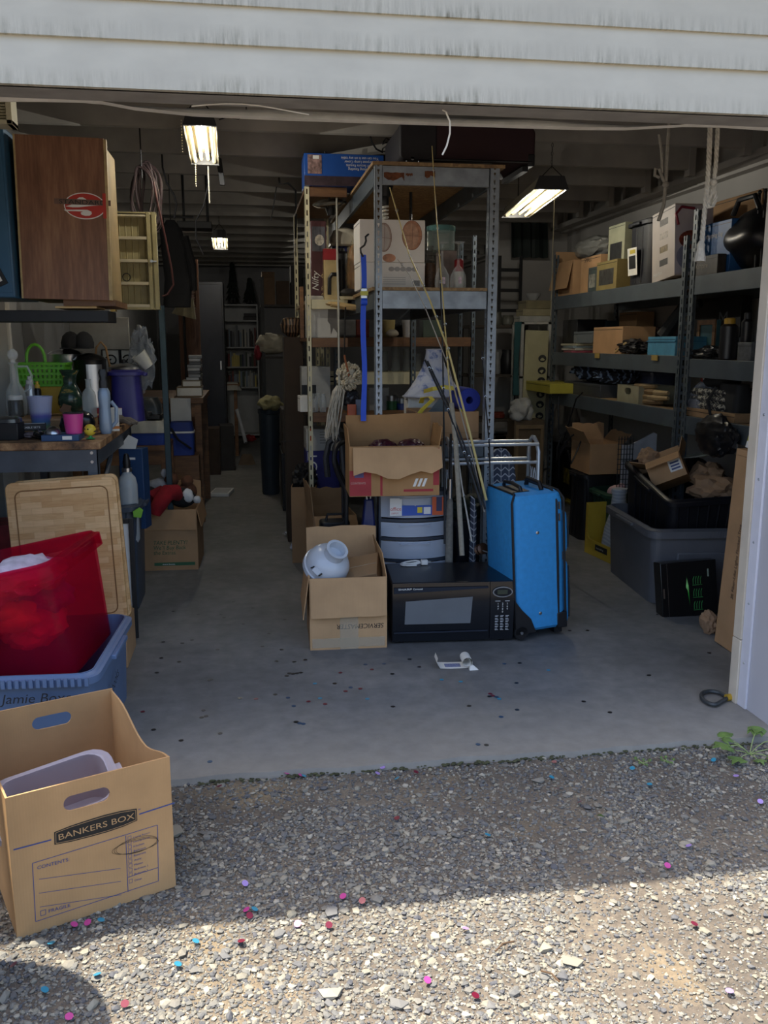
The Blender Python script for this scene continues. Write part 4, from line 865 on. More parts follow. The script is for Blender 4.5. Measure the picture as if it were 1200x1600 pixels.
# white board with scroll ornament behind
x, w_, h_ = S(114, 206, 496, 5.3, 1.12); wa = TH('wall_panel', 'off-white panel with black wrought iron scrolls on the wall above the pots', 'panel', (x, 5.32, 1.18)); m = M(); m.bx(-w_/2, w_/2, 0, .02, -.2, h_-.06); ob('panel', m, mt('8d8b84', .6), wa, bev=.003)
for cx in (.06, .155):
    m = M(); m.bx(cx-.05, cx+.05, -.004, 0, .05, .18); ob('tile', m, mt('c9c7be', .6), wa)
    m = M(); m.tube([(cx+.035*t_*math.cos(9*t_), -.012, .12+.035*t_*math.sin(9*t_)) for t_ in [i/20 for i in range(4, 21)]], .004, 6); ob('scroll', m, IRON, wa)
    m = M(); m.tube([(cx-.052, -.009, .05), (cx+.052, -.009, .05), (cx+.052, -.009, .18), (cx-.052, -.009, .18)], .005, 6, closed=True); ob('iron_frame', m, IRON, wa)
m = M(); m.loft([[(.03*math.cos(a)*s_, .03*math.sin(a)*s_, z) for a in [6.28*i/18 for i in range(18)]] for z, s_ in ((0, .5), (.1, 1.1), (.2, .9), (.3, .55), (.36, .3))])
pb = blob((0, 0, .16), 1, .3, 2.5, (.07, .05, .17), 6, 4, .4); one('plastic_bag', 'crinkled clear plastic bag bundle above the purple bin', 'bag', pb, clear('9aa0a6', .3, .1), (xat(222, 5.18, 1.3), 5.19, TZ+.17))
# ================================================================ second low bench with cooler and grill
hx0, hx1 = -1.15, xat(262, 6.0, .75); HZ = zat(697, -.7, 6.0)
hb = TH('low_bench', 'low brown wooden bench behind the work table carrying a cooler', 'bench', (0, 0, 0)); m = M(); m.bx(hx0, hx1, 6.0, 6.45, HZ-.03, HZ); ob('top', m, BRN, hb)
for x in (hx0, hx1-.05):
    for y in (6.01, 6.39): m = M(); m.bx(x, x+.05, y, y+.05, 0, HZ-.03); ob('leg', m, BRN, hb)
m = M(); m.bx(hx0+.05, hx1-.05, 6.02, 6.04, HZ-.13, HZ-.03); ob('apron', m, BRN, hb)
x, w_, h_ = S(194, 262, 657, 6.1, HZ); co_ = TH('cooler', 'small cooler with blue body and dirty white lid on the low bench', 'cooler', (x, 6.17, HZ)); m = M(); m.loft([rring(w_*.9, .24, .02, 0), rring(w_*.95, .26, .02, h_*.52)]); ob('body', m, mt('24408c', .4), co_)
m = M(); m.loft([rring(w_, .28, .025, h_*.5), rring(w_, .28, .025, h_*.7), rring(w_*.88, .22, .03, h_)]); ob('lid', m, mt('a9a89e', .5, var=.08), co_, bev=.003)
m = M(); m.bx(-w_*.3, w_*.05, -.1, .0, h_, h_+.008); ob('handle', m, mt('2c4a7a', .4), co_)
x2, w2, h2 = S(200, 252, 622, 6.12, HZ+h_); grl = TH('grill', 'dark contact grill with rounded lid on top of the cooler', 'grill', (x2, 6.17, HZ+h_+.009)); m = M(); m.loft([rring(w2*1.05, .2, .02, 0), rring(w2*1.05, .2, .02, .03)]); ob('base', m, BLK, grl, bev=.003)
m = M(); m.loft([rring(w2, .19, .03, .032), rring(w2, .19, .04, h2*.6), rring(w2*.8, .14, .05, h2*.95)]); ob('lid', m, mt('2b3136', .4), grl)
m = M(); m.tube([(-w2*.25, -.1, .035), (-w2*.25, -.13, .05), (w2*.25, -.13, .05), (w2*.25, -.1, .035)], .008, 7); ob('handle', m, STEEL, grl)
m = M(); m.bx(0, .012, 0, .012, 0, .1); m.bx(0, .05, 0, .012, .09, .1); m.bx(-.015, .03, 0, .012, 0, .012); one('clamp', 'yellow bar clamp at the right of the contact grill', 'clamp', m, mt('c9a52a', .4), (hx1-.06, 6.06, HZ+.001), bev=.002)
# blue lunch cooler on a white board leaning further on
x, w_, h_ = S(275, 306, 622, 6.9, 0); one('white_board', 'tall white board standing by the dark desk legs', 'board', M().bx(-w_/2, w_/2, 0, .02, 0, h_), mt('b5b7b6', .5, var=.04), (x, 6.88, 0), rz=R(-2), bev=.002)
x, w_, h_ = S(264, 306, 672, 6.55, .52); lz = zat(712, x, 6.55)
st = prodbox('wooden_crate', 'brown crate on the floor under the blue lunch cooler', .24, .24, lz-.002, (x, 6.66, 0), mat=BRN)
lc = TH('lunch_cooler', 'blue soft lunch cooler with black straps and white lid edge', 'cooler', (x, 6.64, lz)); w_ = .17; m = M(); m.loft([rring(w_, .15, .03, 0), rring(w_*1.05, .16, .03, .16)]); ob('bag', m, mt('223a86', .7, var=.1), lc); m = M(); m.loft([rring(w_*1.08, .165, .03, .162), rring(w_*1.08, .165, .03, .175)]); ob('lid_edge', m, WHT, lc)
m = M(); m.loft([rring(w_*1.02, .16, .03, .176), rring(w_*.9, .14, .04, .24)]); ob('lid', m, mt('1f3478', .7, var=.1), lc); m = M(); m.tube([(-w_*.4, -.09, .2), (-.02, -.12, .12), (w_*.4, -.09, .05)], .008, 6); ob('strap', m, BLKR, lc)
# books on the desk
y0 = 7.15; z = DZ; lab_ = ['thick tan book at the bottom of the desk stack', 'tan book second from the bottom of the desk stack']
for i, (p0, p1, hh, c) in enumerate(((275, 316, .075, '7a6647'), (284, 314, .05, '8a7a5e'))):
    x0, x1 = xat(p0, y0, z), xat(p1, y0, z); o = TH('book', lab_[i], 'book', ((x0+x1)/2, y0+.15, z)); w2 = x1-x0
    m = M(); m.bx(-w2/2, w2/2, -.12, .12, 0, .006); m.bx(-w2/2, w2/2, -.12, .12, hh-.006, hh); m.bx(-w2/2, -w2/2+.006, -.12, .12, 0, hh); ob('cover', m, mt(c, .7), o); m = M(); m.bx(-w2/2+.008, w2/2-.006, -.115, .115, .007, hh-.007); ob('pages', m, PAPER, o); z += hh+.001
ORD = ('lowest', 'second lowest', 'third lowest', 'fourth', 'fifth', 'third highest', 'second highest', 'topmost')
for i in range(8):
    x0, x1 = xat(292+(i*7) % 4, y0, z), xat(312+(i*5) % 3, y0, z); w2 = x1-x0
    one('magazine', ORD[i]+' grey-white magazine of the small pile on the desk books', 'magazine', M().bx(-w2/2, w2/2, -.1, .1, 0, .022), mt(('b0b3b5', '8a8d90', '50545a')[i % 3], .5), ((x0+x1)/2, y0+.14, z), rz=R((i*37) % 9-4), group='magazines on the desk', bev=.002); z += .0245
# ================================================================ upper left: cabinets
x0, z1 = P(18, 209, 4.2); x1, z0 = P(171, 467, 4.2); cw, chh = x1-x0+.0, z1-z0
wc = TH('wall_cabinet', 'wood grain cabinet with a red round emblem hung high on the left', 'cabinet', (x0, 4.2, z0))
WG = woody('5a3a27', '805840', '9c7354', (9, 9, .9), .5)
m = M(); m.bx(0, cw, 0, .02, 0, chh); ob('side_panel', m, WG, wc, rot=(0, R(1.0), 0))
m = M(); m.bx(-.008, .0, -.002, .02, 0, chh); m.bx(cw, cw+.012, -.004, .022, 0, chh-.004); ob('edge_strip', m, mt('b9a274', .7, var=.15, scale=20), wc, rot=(0, R(1.0), 0))['kind'] = 'stuff'
m = M(); m.bx(.0, cw-.01, .022, .5, .0, chh); ob('carcass', m, mt('8a7650', .7), wc)
m = M(); m.bx(.44*cw, cw+.02, .03, .45, -.03, -.003); ob('rail', m, BRN, wc)
m = M(); m.bx(.12, .3, .05, .3, -.04, -.031); ob('plank_end', m, PINE, wc)
# emblem: red ellipse with a white S and dark word
ex, ez = P(130, 320, 4.2); ex -= x0; ez -= z0; rx, rzz = .088, .056
def ell(a, b, n=40, cx=ex, cz=ez, a0=0, a1=6.2832): return [(cx+a*math.cos(a0+(a1-a0)*i/n), cz+b*math.sin(a0+(a1-a0)*i/n)) for i in range(n)]
side = [c for c in wc.children if c.name.startswith('side_panel')][0]
RED = mt('b93226', .5, var=0); m = M(); m.prism(ell(rx, rzz), .0006, T=Matrix.Translation((0, -.0006, 0))); em = ob('emblem', m, INKW, side)
m = M(); m.prism(ell(rx-.004, rzz-.004), .0006, T=Matrix.Translation((0, -.0012, 0))); ob('red_field', m, RED, em)
m = M(); sA = lambda p: [(ex+a*rx, ez+b*rzz) for a, b in p]
m.prism(sA([(-.93, -.08), (-.55, .1), (-.33, .28), (-.36, .5), (-.26, .62), (-.08, .64), (.06, .52), (.16, .34), (.5, .26), (.9, .3), (.96, .1), (.55, .06), (.2, -.0), (-.3, -.12), (-.6, -.14)]), .0006, T=Matrix.Translation((0, -.0018, 0)))
m.prism(sA([(-1.02, -.34), (-.4, -.3), (.1, -.28), (.3, -.4), (.32, -.58), (.2, -.72), (0, -.74), (-.18, -.66), (-.22, -.52), (-.1, -.42), (-.5, -.42), (-.92, -.44)]), .0006, T=Matrix.Translation((0, -.0018, 0)))
ob('letter_s', m, INKW, em)['kind'] = 'stuff'
m = M(); m.bx(ex-rx*1.45, ex+rx*1.25, -.0024, -.0018, ez+.004, ez+.027); ob('band', m, mt('6f5446', .4, var=.15, scale=30), em)
line_text('STANDARD', (ex-rx*1.22, ez+.007), (ex+rx*1.02, ez+.007), em, INK, .017, -.0028, name='lettering')
m = M(); m.bx(cw-.012, cw+.002, -.0048, -.004, ez-.05, ez+.055); ob('red_sticker_edge', m, RED, side)
# blue steel cabinet left of it
BLC = mt('37607f', .4, .1, var=.05, scale=3)
xb = xat(31, 4.12, 1.6); bc2 = TH('steel_cabinet', 'blue steel cabinet at the left edge of the view, high on the wall', 'cabinet', (0, 0, 0)); m = M(); m.bx(XL+.01, x0-.02, 4.14, 4.6, z0+.0, zat(196, -1, 4.14)); ob('body', m, BLC, bc2, bev=.006)
m = M(); m.bx(XL+.03, x0-.03, 4.136, 4.14, z0+.02, zat(200, -1, 4.14)-.03); ob('door', m, BLC, bc2, bev=.003)
m = M(); m.box((x0-.085, 4.131, zat(432, -1, 4.14)), (.05, .01, .085), rot=(0, R(-25), 0)); ob('black_tag', m, BLK, bc2); m = M(); m.box((x0-.085, 4.1255, zat(432, -1, 4.14)), (.02, .001, .05), rot=(0, R(-25), 0)); ob('white_mark', m, INKW, bc2)
m = M(); m.bx(XL+.01, x0+.35, 4.24, 4.5, z0-.1, z0-.05); one('wall_rail', 'shelf rail under the blue cabinet, its shadow put into the colour', 'rail', m, mt('1e2226', .6), bev=.003)  # near-black colour carries the shadow this shelf lies in
# louvred heater vent up in the corner
lv = TH('vent', 'cream louvred air vent high in the top left corner', 'vent', (0, 0, 0)); xv0, zv1 = P(-60, 140, 4.0); xv1, zv0 = P(19, 194, 4.0)
for a in ((xv0, xv1, zv0, zv0+.018), (xv0, xv1, zv1-.012, zv1), (xv1-.022, xv1, zv0, zv1)): m = M(); m.bx(a[0], a[1], 4.0, 4.1, a[2], a[3]); ob('frame', m, CREAM, lv, bev=.002)
for i in range(8): m = M(); m.box((xv0+(xv1-xv0)*.5-.012, 4.03, zv0+.026+i*(zv1-zv0-.03)/8), (xv1-xv0-.03, .03, .004), rot=(R(35), 0, 0)); ob('louvre', m, CREAM, lv)
# cream metal parts cabinet, open, with shallow shelves
CRM = mt('958c66', .5, .1, var=.12, scale=9); cy = 5.0; x0, z1 = P(178, 330, cy); x1, z0 = P(250, 484, cy)
mc = TH('parts_cabinet', 'open cream metal parts cabinet with four shallow shelves beside the wood cabinet', 'cabinet', (x0, cy, z0)); W_, H_ = x1-x0, z1-z0; iw = W_*.76
m = M(); m.bx(-.02, iw, .05, .053, 0, H_)
ob('back_panel', m, CRM, mc); m = M()
for i in range(5): m.tube([(iw*(i+.5)/5, .05, .01), (iw*(i+.5)/5, .05, H_-.01)], .004, 5)
ob('corrugation', m, CRM, mc)['kind'] = 'stuff'
for a in ((-.02, W_, H_-.014, H_), (-.02, W_, 0, .014)): m = M(); m.bx(a[0], a[1], 0, .055, a[2], a[3]); ob('rim', m, CRM, mc)
m = M(); m.bx(iw, iw+.02, -.004, .055, 0, H_); m.bx(iw+.028, W_, -.002, .03, 0, H_); m.bx(iw+.018, iw+.03, .01, .03, 0, H_); ob('door_stile', m, CRM, mc, bev=.002)
m = M(); m.bx(-.045, -.02, -.01, .06, -.01, H_+.2); m.bx(XL-x0, -.045, .03, .06, H_*.6, H_*.6+.03); ob('tall_jamb', m, mt('b39a5c', .6, var=.1), mc)
for i in range(5):
    m = M(); m.bx(-.02, iw, .0, .05, .016+i*H_*.232-.003, .016+i*H_*.232+.012); ob('shelf', m, mt('b9b095', .45, var=.08), mc)
m = M(); m.tube([(.02*math.cos(a), 0, .02*math.sin(a)) for a in [6.28*i/16 for i in range(16)]], .0025, 6, closed=True); ob('ring', m, IRON, mc, loc=(iw*.28, .01, .016+H_*.232+.036))
m = M(); m.lathe([(.004, 0), (.008, .012)], 10, T=frame(iw+.02, -.004, H_*.5, R(90))); m.box((iw+.03, -.006, H_*.5), (.03, .008, .006)); ob('latch', m, STEEL, mc)
# dark post, bicycle-like dark hanging clutter, hoses
jk = TH('jacket', 'black jacket hanging deep on the left beyond the parts cabinet', 'jacket', (V(274, 420, 6.9).x, 6.9, V(274, 480, 6.9).z)); m = M(); m.loft([[(a*s_+dx_, b2*s_, z) for a, b2, _ in rring(.2, .12, .05, 0)] for z, s_, dx_ in ((0, 1, 0), (.2, 1.0, .02), (.42, .95, 0), (.55, .8, -.02), (.62, .3, -.02))]); ob('body', m, mt('141518', .85), jk); m = M(); m.tube([(.07, -.02, .5), (.12, -.03, .3), (.125, -.02, .12)], [.04, .036, .03], 9); ob('sleeve', m, mt('141518', .85), jk); m = M(); m.tube([(-.02, 0, .6), (-.02, 0, 2.74-jk.location.z)], .004, 5); ob('hanger', m, IRON, jk)
pd = one('upright', 'dark teal steel upright standing behind the parts cabinet', 'upright', M().bx(0, .035, 0, .035, 0, 1.62), mt('31454e', .5, .2), (xat(251, 5.6, 1.3), 5.6, 0), bev=.003)
RC = mt('241517', .6, var=.1); m = M()
for i in range(7):
    cx, cz = P(222+i*2.2, 308, 5.3); m.tube([(cx+(.055+.006*(i % 3))*math.cos(a)+.01*math.sin(3*a+i), 5.3+.012*i, cz+(.16+.012*(i % 4))*math.sin(a)) for a in [6.28*j/28 for j in range(28)]], .007, 6, closed=True)
hk = TH('air_hose', 'coiled dark red air hose hanging from the ceiling above the parts cabinet', 'hose'); o = ob('coil', m, RC, hk); o['kind'] = 'stuff'
m = M(); m.tube([V(240, 285, 5.3), V(247, 320, 5.3), V(258, 370, 5.32), V(268, 420, 5.35), V(271, 445, 5.35), V(262, 460, 5.35), V(254, 463, 5.35)], .006, 6); ob('tail', m, mt('3f1d1b', .6), hk)
m = M(); m.tube([V(222, 278, 5.3), (V(222, 278, 5.3).x, 5.3, 2.743)], .004, 5); ob('hook', m, IRON, hk)
m = M(); m.tube([(V(253, 250, 5.8).x, 5.8, 2.743), V(254, 262, 5.8), V(260, 285, 5.8), V(272, 305, 5.8), V(276, 318, 5.8), V(272, 342, 5.8)], .006, 6); one('cable', 'black cable hanging from a joist left of the front shop light', 'cable', m, BLK)
m = M(); m.tube([(V(432, 290, 6.4).x, 6.42, 2.743), V(437, 288, 6.4), V(450, 286, 6.4), V(462, 298, 6.4), V(463, 330, 6.4), V(462, 372, 6.4)], .007, 6); m2 = m; one('cable', 'black cable arching down from a joist near the blue product box', 'cable', m, BLK)
m = M(); m.tube([V(432, 292, 6.42), V(428, 318, 6.4), V(423, 345, 6.4)], .004, 6); one('cable', 'thin black cable hanging left of the arching one', 'cable', m, BLK)
# ================================================================ lamps: three hanging shop lights
TUBE = mt('ffe9b0', .4, var=0, emit=.62)
LAMPW = 3.6
def shop_light(lab, p_near, y0, L, z, w_, rz=0, chain=True, tilt=0):
    x = xat(p_near, y0, z); o = TH('shop_light', lab, 'shop light', (x, y0, z), rot=(R(tilt), 0, R(rz)), group='hanging shop lights')
    HS = mt('2b2c2e', .45); RF = mt('8f8873', .35, var=0)
    m = M()
    for yy in (0, L-.02): m.prism([(-w_/2, 0), (w_/2, 0), (w_*.36, .075), (-w_*.36, .075)], .02, T=Matrix.Translation((0, yy, 0)))
    ob('end_cap', m, HS, o)['kind'] = 'stuff'
    m = M(); m.prism([(-w_/2, 0.004), (-w_*.36, .07), (w_*.36, .07), (w_/2, .004), (w_/2-.004, .004), (w_*.35, .064), (-w_*.35, .064), (-w_/2+.004, .004)], L-.04, T=Matrix.Translation((0, .02, 0))); ob('reflector', m, RF, o)
    for fx in (-.33, -.12, .12, .33):
        m = M(); m.tube([(fx*w_, .03, .012+.04*(abs(fx) < .2)*.3), (fx*w_, L-.05, .012+.04*(abs(fx) < .2)*.3)], .0095, 8); ob('tube', m, TUBE, o)
    m = M(); m.tube([(-w_*.3, .0, .07), (0, .02, .13), (w_*.3, .0, .07)], .003, 5); ob('hanger', m, IRON, o)
    top = 2.743-z
    m = M(); n = int((top-.13)/.025)+2
    for i in range(n): m.tube([(.005*math.cos(a)*(i % 2), .02+.005*math.cos(a)*((i+1) % 2), .13+.02*i*(top-.13)/(n*.02)+.012*math.sin(a)) for a in [6.28*j/8 for j in range(8)]], .0016, 4, closed=True)
    ob('chain', m, IRON, o)['kind'] = 'stuff'
    for fy in (.25, .75):                              # the light the tubes give
        pl = bpy.data.lights.new('tube_glow', 'POINT'); pl.energy = LAMPW; pl.color = (1, .95, .84); pl.shadow_soft_size = 0
        po = bpy.data.objects.new('tube_glow', pl); COL.objects.link(po); po.parent = o; po.location = (0, L*fy, -.012)
    m = M(); m.tube([(0, L-.1, .07), (0, L-.1, top)], .003, 5); ob('hanger', m, IRON, o)
    return o, x
l1, lx = shop_light('four-tube shop light hanging nearest the door on the left', 312, 4.42, .95, 2.385, .155, 1)
m = M()
for i in range(12): m.ball((0, 0, -i*.0125), .0032, seg=6, rings=4)
for dx, yy, dz in ((-.085, .05, .03), (-.05, .80, .0)): ob('bead_chain', m, mt('d8cfae', .4, .3, var=0), l1, loc=(dx, yy, dz))['kind'] = 'stuff'
m = M(); m.tube([(.015, .97, .0), (.016, .97, -.12), (.017, .97, -.2)], .0035, 6); ob('pull_cord', m, mt('b8b4a4', .6, var=0), l1)
m = M(); m.tube([V(342, 187, 4.45), V(355, 183, 4.45), V(372, 186, 4.4), V(385, 182, 4.4), (V(385, 178, 4.4).x, 4.41, 2.743)], .003, 5); one('cable', 'thin black cable running right from the front shop light', 'cable', m, BLK)
l2, _ = shop_light('small-looking shop light hanging far back over the aisle', 343, 8.7, 1.1, 2.36, .15, 1)
l3, _ = shop_light('shop light hanging to the right behind the grey shelving unit', 862, 5.15, 1.2, 2.27, .2, -7)
m = M(); m.tube([(.04, .1, .02), (.04, .1, -.35), (.042, .1, -.72)], .0022, 5); m.ball((.042, .1, -.73), .005, seg=6, rings=4); ob('pull_cord', m, mt('c4bd9c', .6, var=0), l3)
m = M(); m.tube([(V(326, 300, 5.6).x, 5.6, 2.743), V(325, 290, 5.6), V(318, 322, 5.6), V(306, 345, 5.62), V(306, 372, 5.62), V(318, 398, 5.62)], .005, 6); one('cable', 'black cable dangling below the front shop light towards the back', 'cable', m, BLK)
m = M(); m.prism([(0, 0), (.035, -.02), (.05, -.17), (.02, -.17)], .02); one('hanging_strip', 'dark strip of rubber hanging from a joist right of the front shop light', 'strip', m, IRON, (V(338, 280, 5.66).x, 5.66, 2.5), bev=.002)
# ceiling opener rail and dark bracket deep over the aisle
o = TH('door_opener', 'dark motor box with rods hung from the joists over the aisle', 'opener', (0, 0, 0)); a = V(276, 345, 6.9); b2 = V(331, 357, 6.9); m = M(); m.bx(a.x, b2.x, 6.9, 7.1, b2.z, a.z+.0); ob('box', m, mt('1f2021', .6), o, bev=.004)
m = M(); m.tube([(a.x+.05, 6.95, a.z), (a.x+.05, 6.95, 2.74)], .01, 6); ob('hanger', m, IRON, o); m = M(); m.tube([(b2.x-.03, 6.95, a.z), (b2.x-.03, 6.95, 2.74)], .01, 6); ob('hanger', m, IRON, o)
m = M(); m.tube([(a.x-.3, 6.92, a.z+.03), (a.x+.12, 6.92, a.z+.03)], .008, 6); m.tube([(a.x-.1, 6.92, a.z+.03), (a.x-.1, 6.92, a.z-.15), (a.x-.25, 6.92, a.z-.3)], .008, 6); ob('rod', m, IRON, o)['kind'] = 'stuff'
# ================================================================ deep aisle, left side
x, w_, h_ = S(290, 322, 405, 9.0, 0); lz0 = zat(492, x, 9.0); lzt = zat(405, x, 9.0)
sh = TH('shutter', 'brown wooden louvred shutter door deep on the left of the aisle', 'shutter', (x, 9.0, 0)); WD = woody('3f2618', '5a3a26', '74503a')
for a in ((-w_/2, -w_/2+.03), (w_/2-.03, w_/2)): m = M(); m.bx(a[0], a[1], 0, .04, 0, lzt); ob('stile', m, WD, sh)
for z in (0, lz0, lzt-.06): m = M(); m.bx(-w_/2+.03, w_/2-.03, 0, .04, z, z+.06); ob('rail', m, WD, sh)
for i in range(16): m = M(); m.box((0, .02, lz0+.09+i*(lzt-lz0-.17)/15.5), (w_-.06, .04, .005), rot=(R(35), 0, 0)); ob('slat', m, WD, sh)
m = M(); m.bx(-w_/2+.03, w_/2-.03, .012, .028, .06, lz0); ob('panel', m, WD, sh)
x, w_, h_ = S(286, 309, 462, 8.2, 0); zl = zat(490, x, 8.2); lamp = lathing('floor_lamp', 'floor lamp with a tilted pale conical shade deep on the left', 'lamp', (x, 8.2+.15, 0), [('base', [(.13, 0), (.13, .02), (.03, .04)], IRON), ('pole', [(.012, .03), (.012, zl)], IRON)])
m = M(); m.lathe([(.11, 0), (.05, .17)], 18, cap0=False, cap1=False); m.lathe([(.108, 0), (.048, .17)], 18, cap0=False, cap1=False); ob('lamp_shade', m, mt('a9a184', .8), lamp, loc=(0, 0, zl-.02), rot=(0, R(14), 0))
x0, x1 = xat(323, 10.5, 1.2), xat(352, 10.5, 1.2); zt = zat(440, x0, 10.5); cbn = TH('cabinet', 'dark blue metal locker deep in the aisle left of the bookcase', 'locker', ((x0+x1)/2-.05, 10.5, 0)); w_ = x1-x0+.1; m = M(); m.bx(-w_/2, w_/2, 0, .5, 0, zt); ob('body', m, mt('10141f', .5), cbn, bev=.004)
m = M(); m.bx(-w_/2+.02, w_/2-.02, -.012, 0, .08, zt-.03); ob('door', m, mt('131826', .5), cbn, bev=.003); m = M(); m.box((w_/2-.05, -.02, zt*.55), (.015, .015, .1)); ob('handle', m, STEEL, cbn)
for p0, p1, pt, lab in ((378, 404, 432, 'dark artificial tree on top of the white bookcase, the narrow one'), (352, 377, 402, 'broad dark artificial tree standing on the left half of the white bookcase')):
    x, w_, h_ = S(p0, p1, pt, KY+.12, ktop); tr_ = TH('artificial_tree', lab, 'tree', (x, KY+.14, ktop)); m = M(); m.lathe([(.05, 0), (.05, .02), (.012, .03), (.01, h_*.9)], 8); ob('stand', m, IRON, tr_)
    for j in range(6):
        z0 = h_*(.12+.13*j); r_ = w_*.5*(1-.14*j); m = M()
        for i in range(12):
            a = 6.28*i/12+j*.5; rr_ = r_*(.75+.25*((i*7+j*3) % 5)/4)
            m.tube([(0, 0, z0+.06), (rr_*.5*math.cos(a), rr_*.5*math.sin(a), z0+.05), (rr_*math.cos(a), rr_*math.sin(a), z0-.02)], [.02, .022, .006], 5)
        ob('branch_tier', m, mt('1d2620', .9), tr_)
x, w_, h_ = S(385, 401, 486, KY+.1, kz[0]); m = M(); m.bx(-.12, .12, 0, .12, 0, .05); m.bx(-.11, .1, 0, .12, .052, .1); one('board_games', 'two dark flat boxes on the top shelf of the bookcase', 'box', m, mt('26262a', .6), (x, KY+.08, kz[0]), bev=.003)['kind'] = 'stuff'
# grey cloth covered table and boxes before the bookcase
x, w_, h_ = S(322, 377, 600, 11.2, 0); ta = TH('side_table', 'small table under a pale cloth before the bookcase', 'table', (x, 11.4, 0)); m = M(); m.bx(-w_/2, w_/2, -.2, .2, h_-.03, h_); ob('tabletop', m, BRN, ta)
for sx in (-1, 1):
    for sy in (-1, 1): m = M(); m.bx(sx*(w_/2-.05)-.02, sx*(w_/2-.05)+.02, sy*.16-.02, sy*.16+.02, 0, h_-.03); ob('leg', m, BRN, ta)
one('table_cloth', 'pale grey cloth lying over the small table before the bookcase', 'cloth', sheet(0, 0, 10, lambda u, v: ((u-.5)*(w_+.06), (v-.5)*.46, .012+.004*math.sin(9*u+5*v)-(.09 if (u < .05 or v < .08 or u > .97) else 0)-(.0 if u < .8 else .03*(u-.8)))), mt('8d8c88', .9, var=.1), (x, 11.4, h_))
for i, (p0, p1, pt, lab, Y) in enumerate(((330, 352, 622, 'brown carton on the floor under the cloth-covered table', 11.3), (318, 345, 655, 'low brown carton on the floor left of the aisle end', 9.6), (345, 366, 650, 'small dark carton beside the low brown carton', 9.9))):
    x, w_, h_ = S(p0, p1, pt, Y, 0); prodbox('carton', lab, w_, .3, min(h_, .5), (x, Y+.15, 0), R(4*i-4), (CARD3, mt('3d2f26', .7), mt('2e2c2d', .7))[i])
m = M(); m.tube([V(370, 640, 10.6), V(378, 668, 10.5), V(384, 692, 10.4)], .022, 8); x, y = G(386, 694); tr = TH('broom', 'pale handle of a broom leaning before the bookcase', 'broom'); ob('handle', m, mt('8f9298', .5), tr); m = M(); a = V(385, 697, 10.38); m.loft([[(a.x-.05, a.y-.02, .12), (a.x+.06, a.y-.02, .12), (a.x+.06, a.y+.03, .12), (a.x-.05, a.y+.03, .12)], [(a.x-.1, a.y-.03, 0), (a.x+.1, a.y-.03, 0), (a.x+.1, a.y+.04, 0), (a.x-.1, a.y+.04, 0)]]); ob('bristles', m, mt('6a5a4a', .9), tr)
x, y = G(390, 690); one('candy_bag', 'small red and white crumpled bag on the aisle floor', 'bag', blob((0, 0, .05), 1, .3, 2, (.09, .07, .05), 2, 3, .3), mt('9a2f34', .6, var=.4, scale=12), (x, y, 0))
# trash can with cloth, brown cupboard and black drawer box right of the aisle
x, w_, h_ = S(405, 436, 640, 8.2, 0); tcan = lathing('trash_can', 'dark blue-grey trash can heaped with a cream cloth, right of the aisle', 'trash can', (x+.02, 8.3, 0), [('body', prof(w_*1.05, h_, [(.8, 0), (.84, .02), (1, .94), (1.08, .95), (1.08, 1), (.96, 1)]), mt('29343f', .5))])
one('cream_cloth', 'cream cloth heaped on the trash can', 'cloth', blob((0, 0, 0), 1, .3, 2, (w_*.6, .2, .07), 5, 4, .08), mt('a79f74', .9, var=.12), (x+.03, 8.25, h_+.055))
x, w_, h_ = S(440, 478, 640, 7.4, 0); z2 = zat(708, x, 7.4)
cb = TH('cupboard', 'plain brown cupboard standing on a black drawer box', 'cupboard', (x+.02, 7.5, z2)); hh = h_-z2; m = M(); m.bx(-w_/2, w_/2, -.1, .35, 0, hh); ob('carcass', m, mt('3f352e', .6), cb, bev=.004); m = M(); m.bx(-w_/2+.01, w_/2-.01, -.11, -.1, .01, hh*.85); ob('door', m, mt('453a32', .6), cb); m = M(); m.bx(-w_/2+.03, w_/2-.03, -.113, -.11, hh*.88, hh*.92); ob('slot', m, BLK, cb)
db = TH('drawer_box', 'black two-drawer box under the brown cupboard', 'drawers', (x+.02, 7.5, 0)); m = M(); m.bx(-w_/2-.01, w_/2+.01, -.1, .36, 0, z2-.001); ob('carcass', m, BLK, db, bev=.004)
for i in range(2):
    d_ = ob('drawer', M().bx(-w_/2+.005, w_/2-.005, -.115, -.1, .02+i*z2*.48, z2*.46+i*z2*.48), BLK, db, bev=.002); m = M(); m.tube([(-.05, -.13, z2*.42+i*z2*.48), (.05, -.13, z2*.42+i*z2*.48)], .006, 6); ob('handle', m, STEEL, d_)
# stuffed bear-like cushion and clutter high on the right of the aisle
x, w_, h_ = S(408, 452, 520, 8.6, 0); zc = zat(552, x, 8.6); st2 = TH('shelf', 'dim dark shelf stand deep on the right of the aisle', 'shelf', (x+.12, 8.7, 0))
for sx in (-.2, .2):
    for sy in (-.15, .15): m = M(); m.bx(sx-.015, sx+.015, sy-.015, sy+.015, 0, 2.0); ob('post', m, IRON, st2)
for z in (.45, zc-.03, 1.75): m = M(); m.bx(-.22, .22, -.17, .17, z-.02, z); ob('board', m, mt('33302e', .7), st2)
pil = TH('pillow', 'cream rounded pillow bulging over the dim shelf', 'pillow', (x, 8.62, zc+.09)); ob('cushion', blob((0, 0, 0), 1, .2, 1.5, (.15, .14, .1), 3, 4, .1), mt('a39d8d', .9, var=.08), pil); ob('red_corner', blob((-.13, -.03, -.08), 1, .2, 2, (.035, .05, .08), 4, 3), mt('7a1c2a', .8), pil)
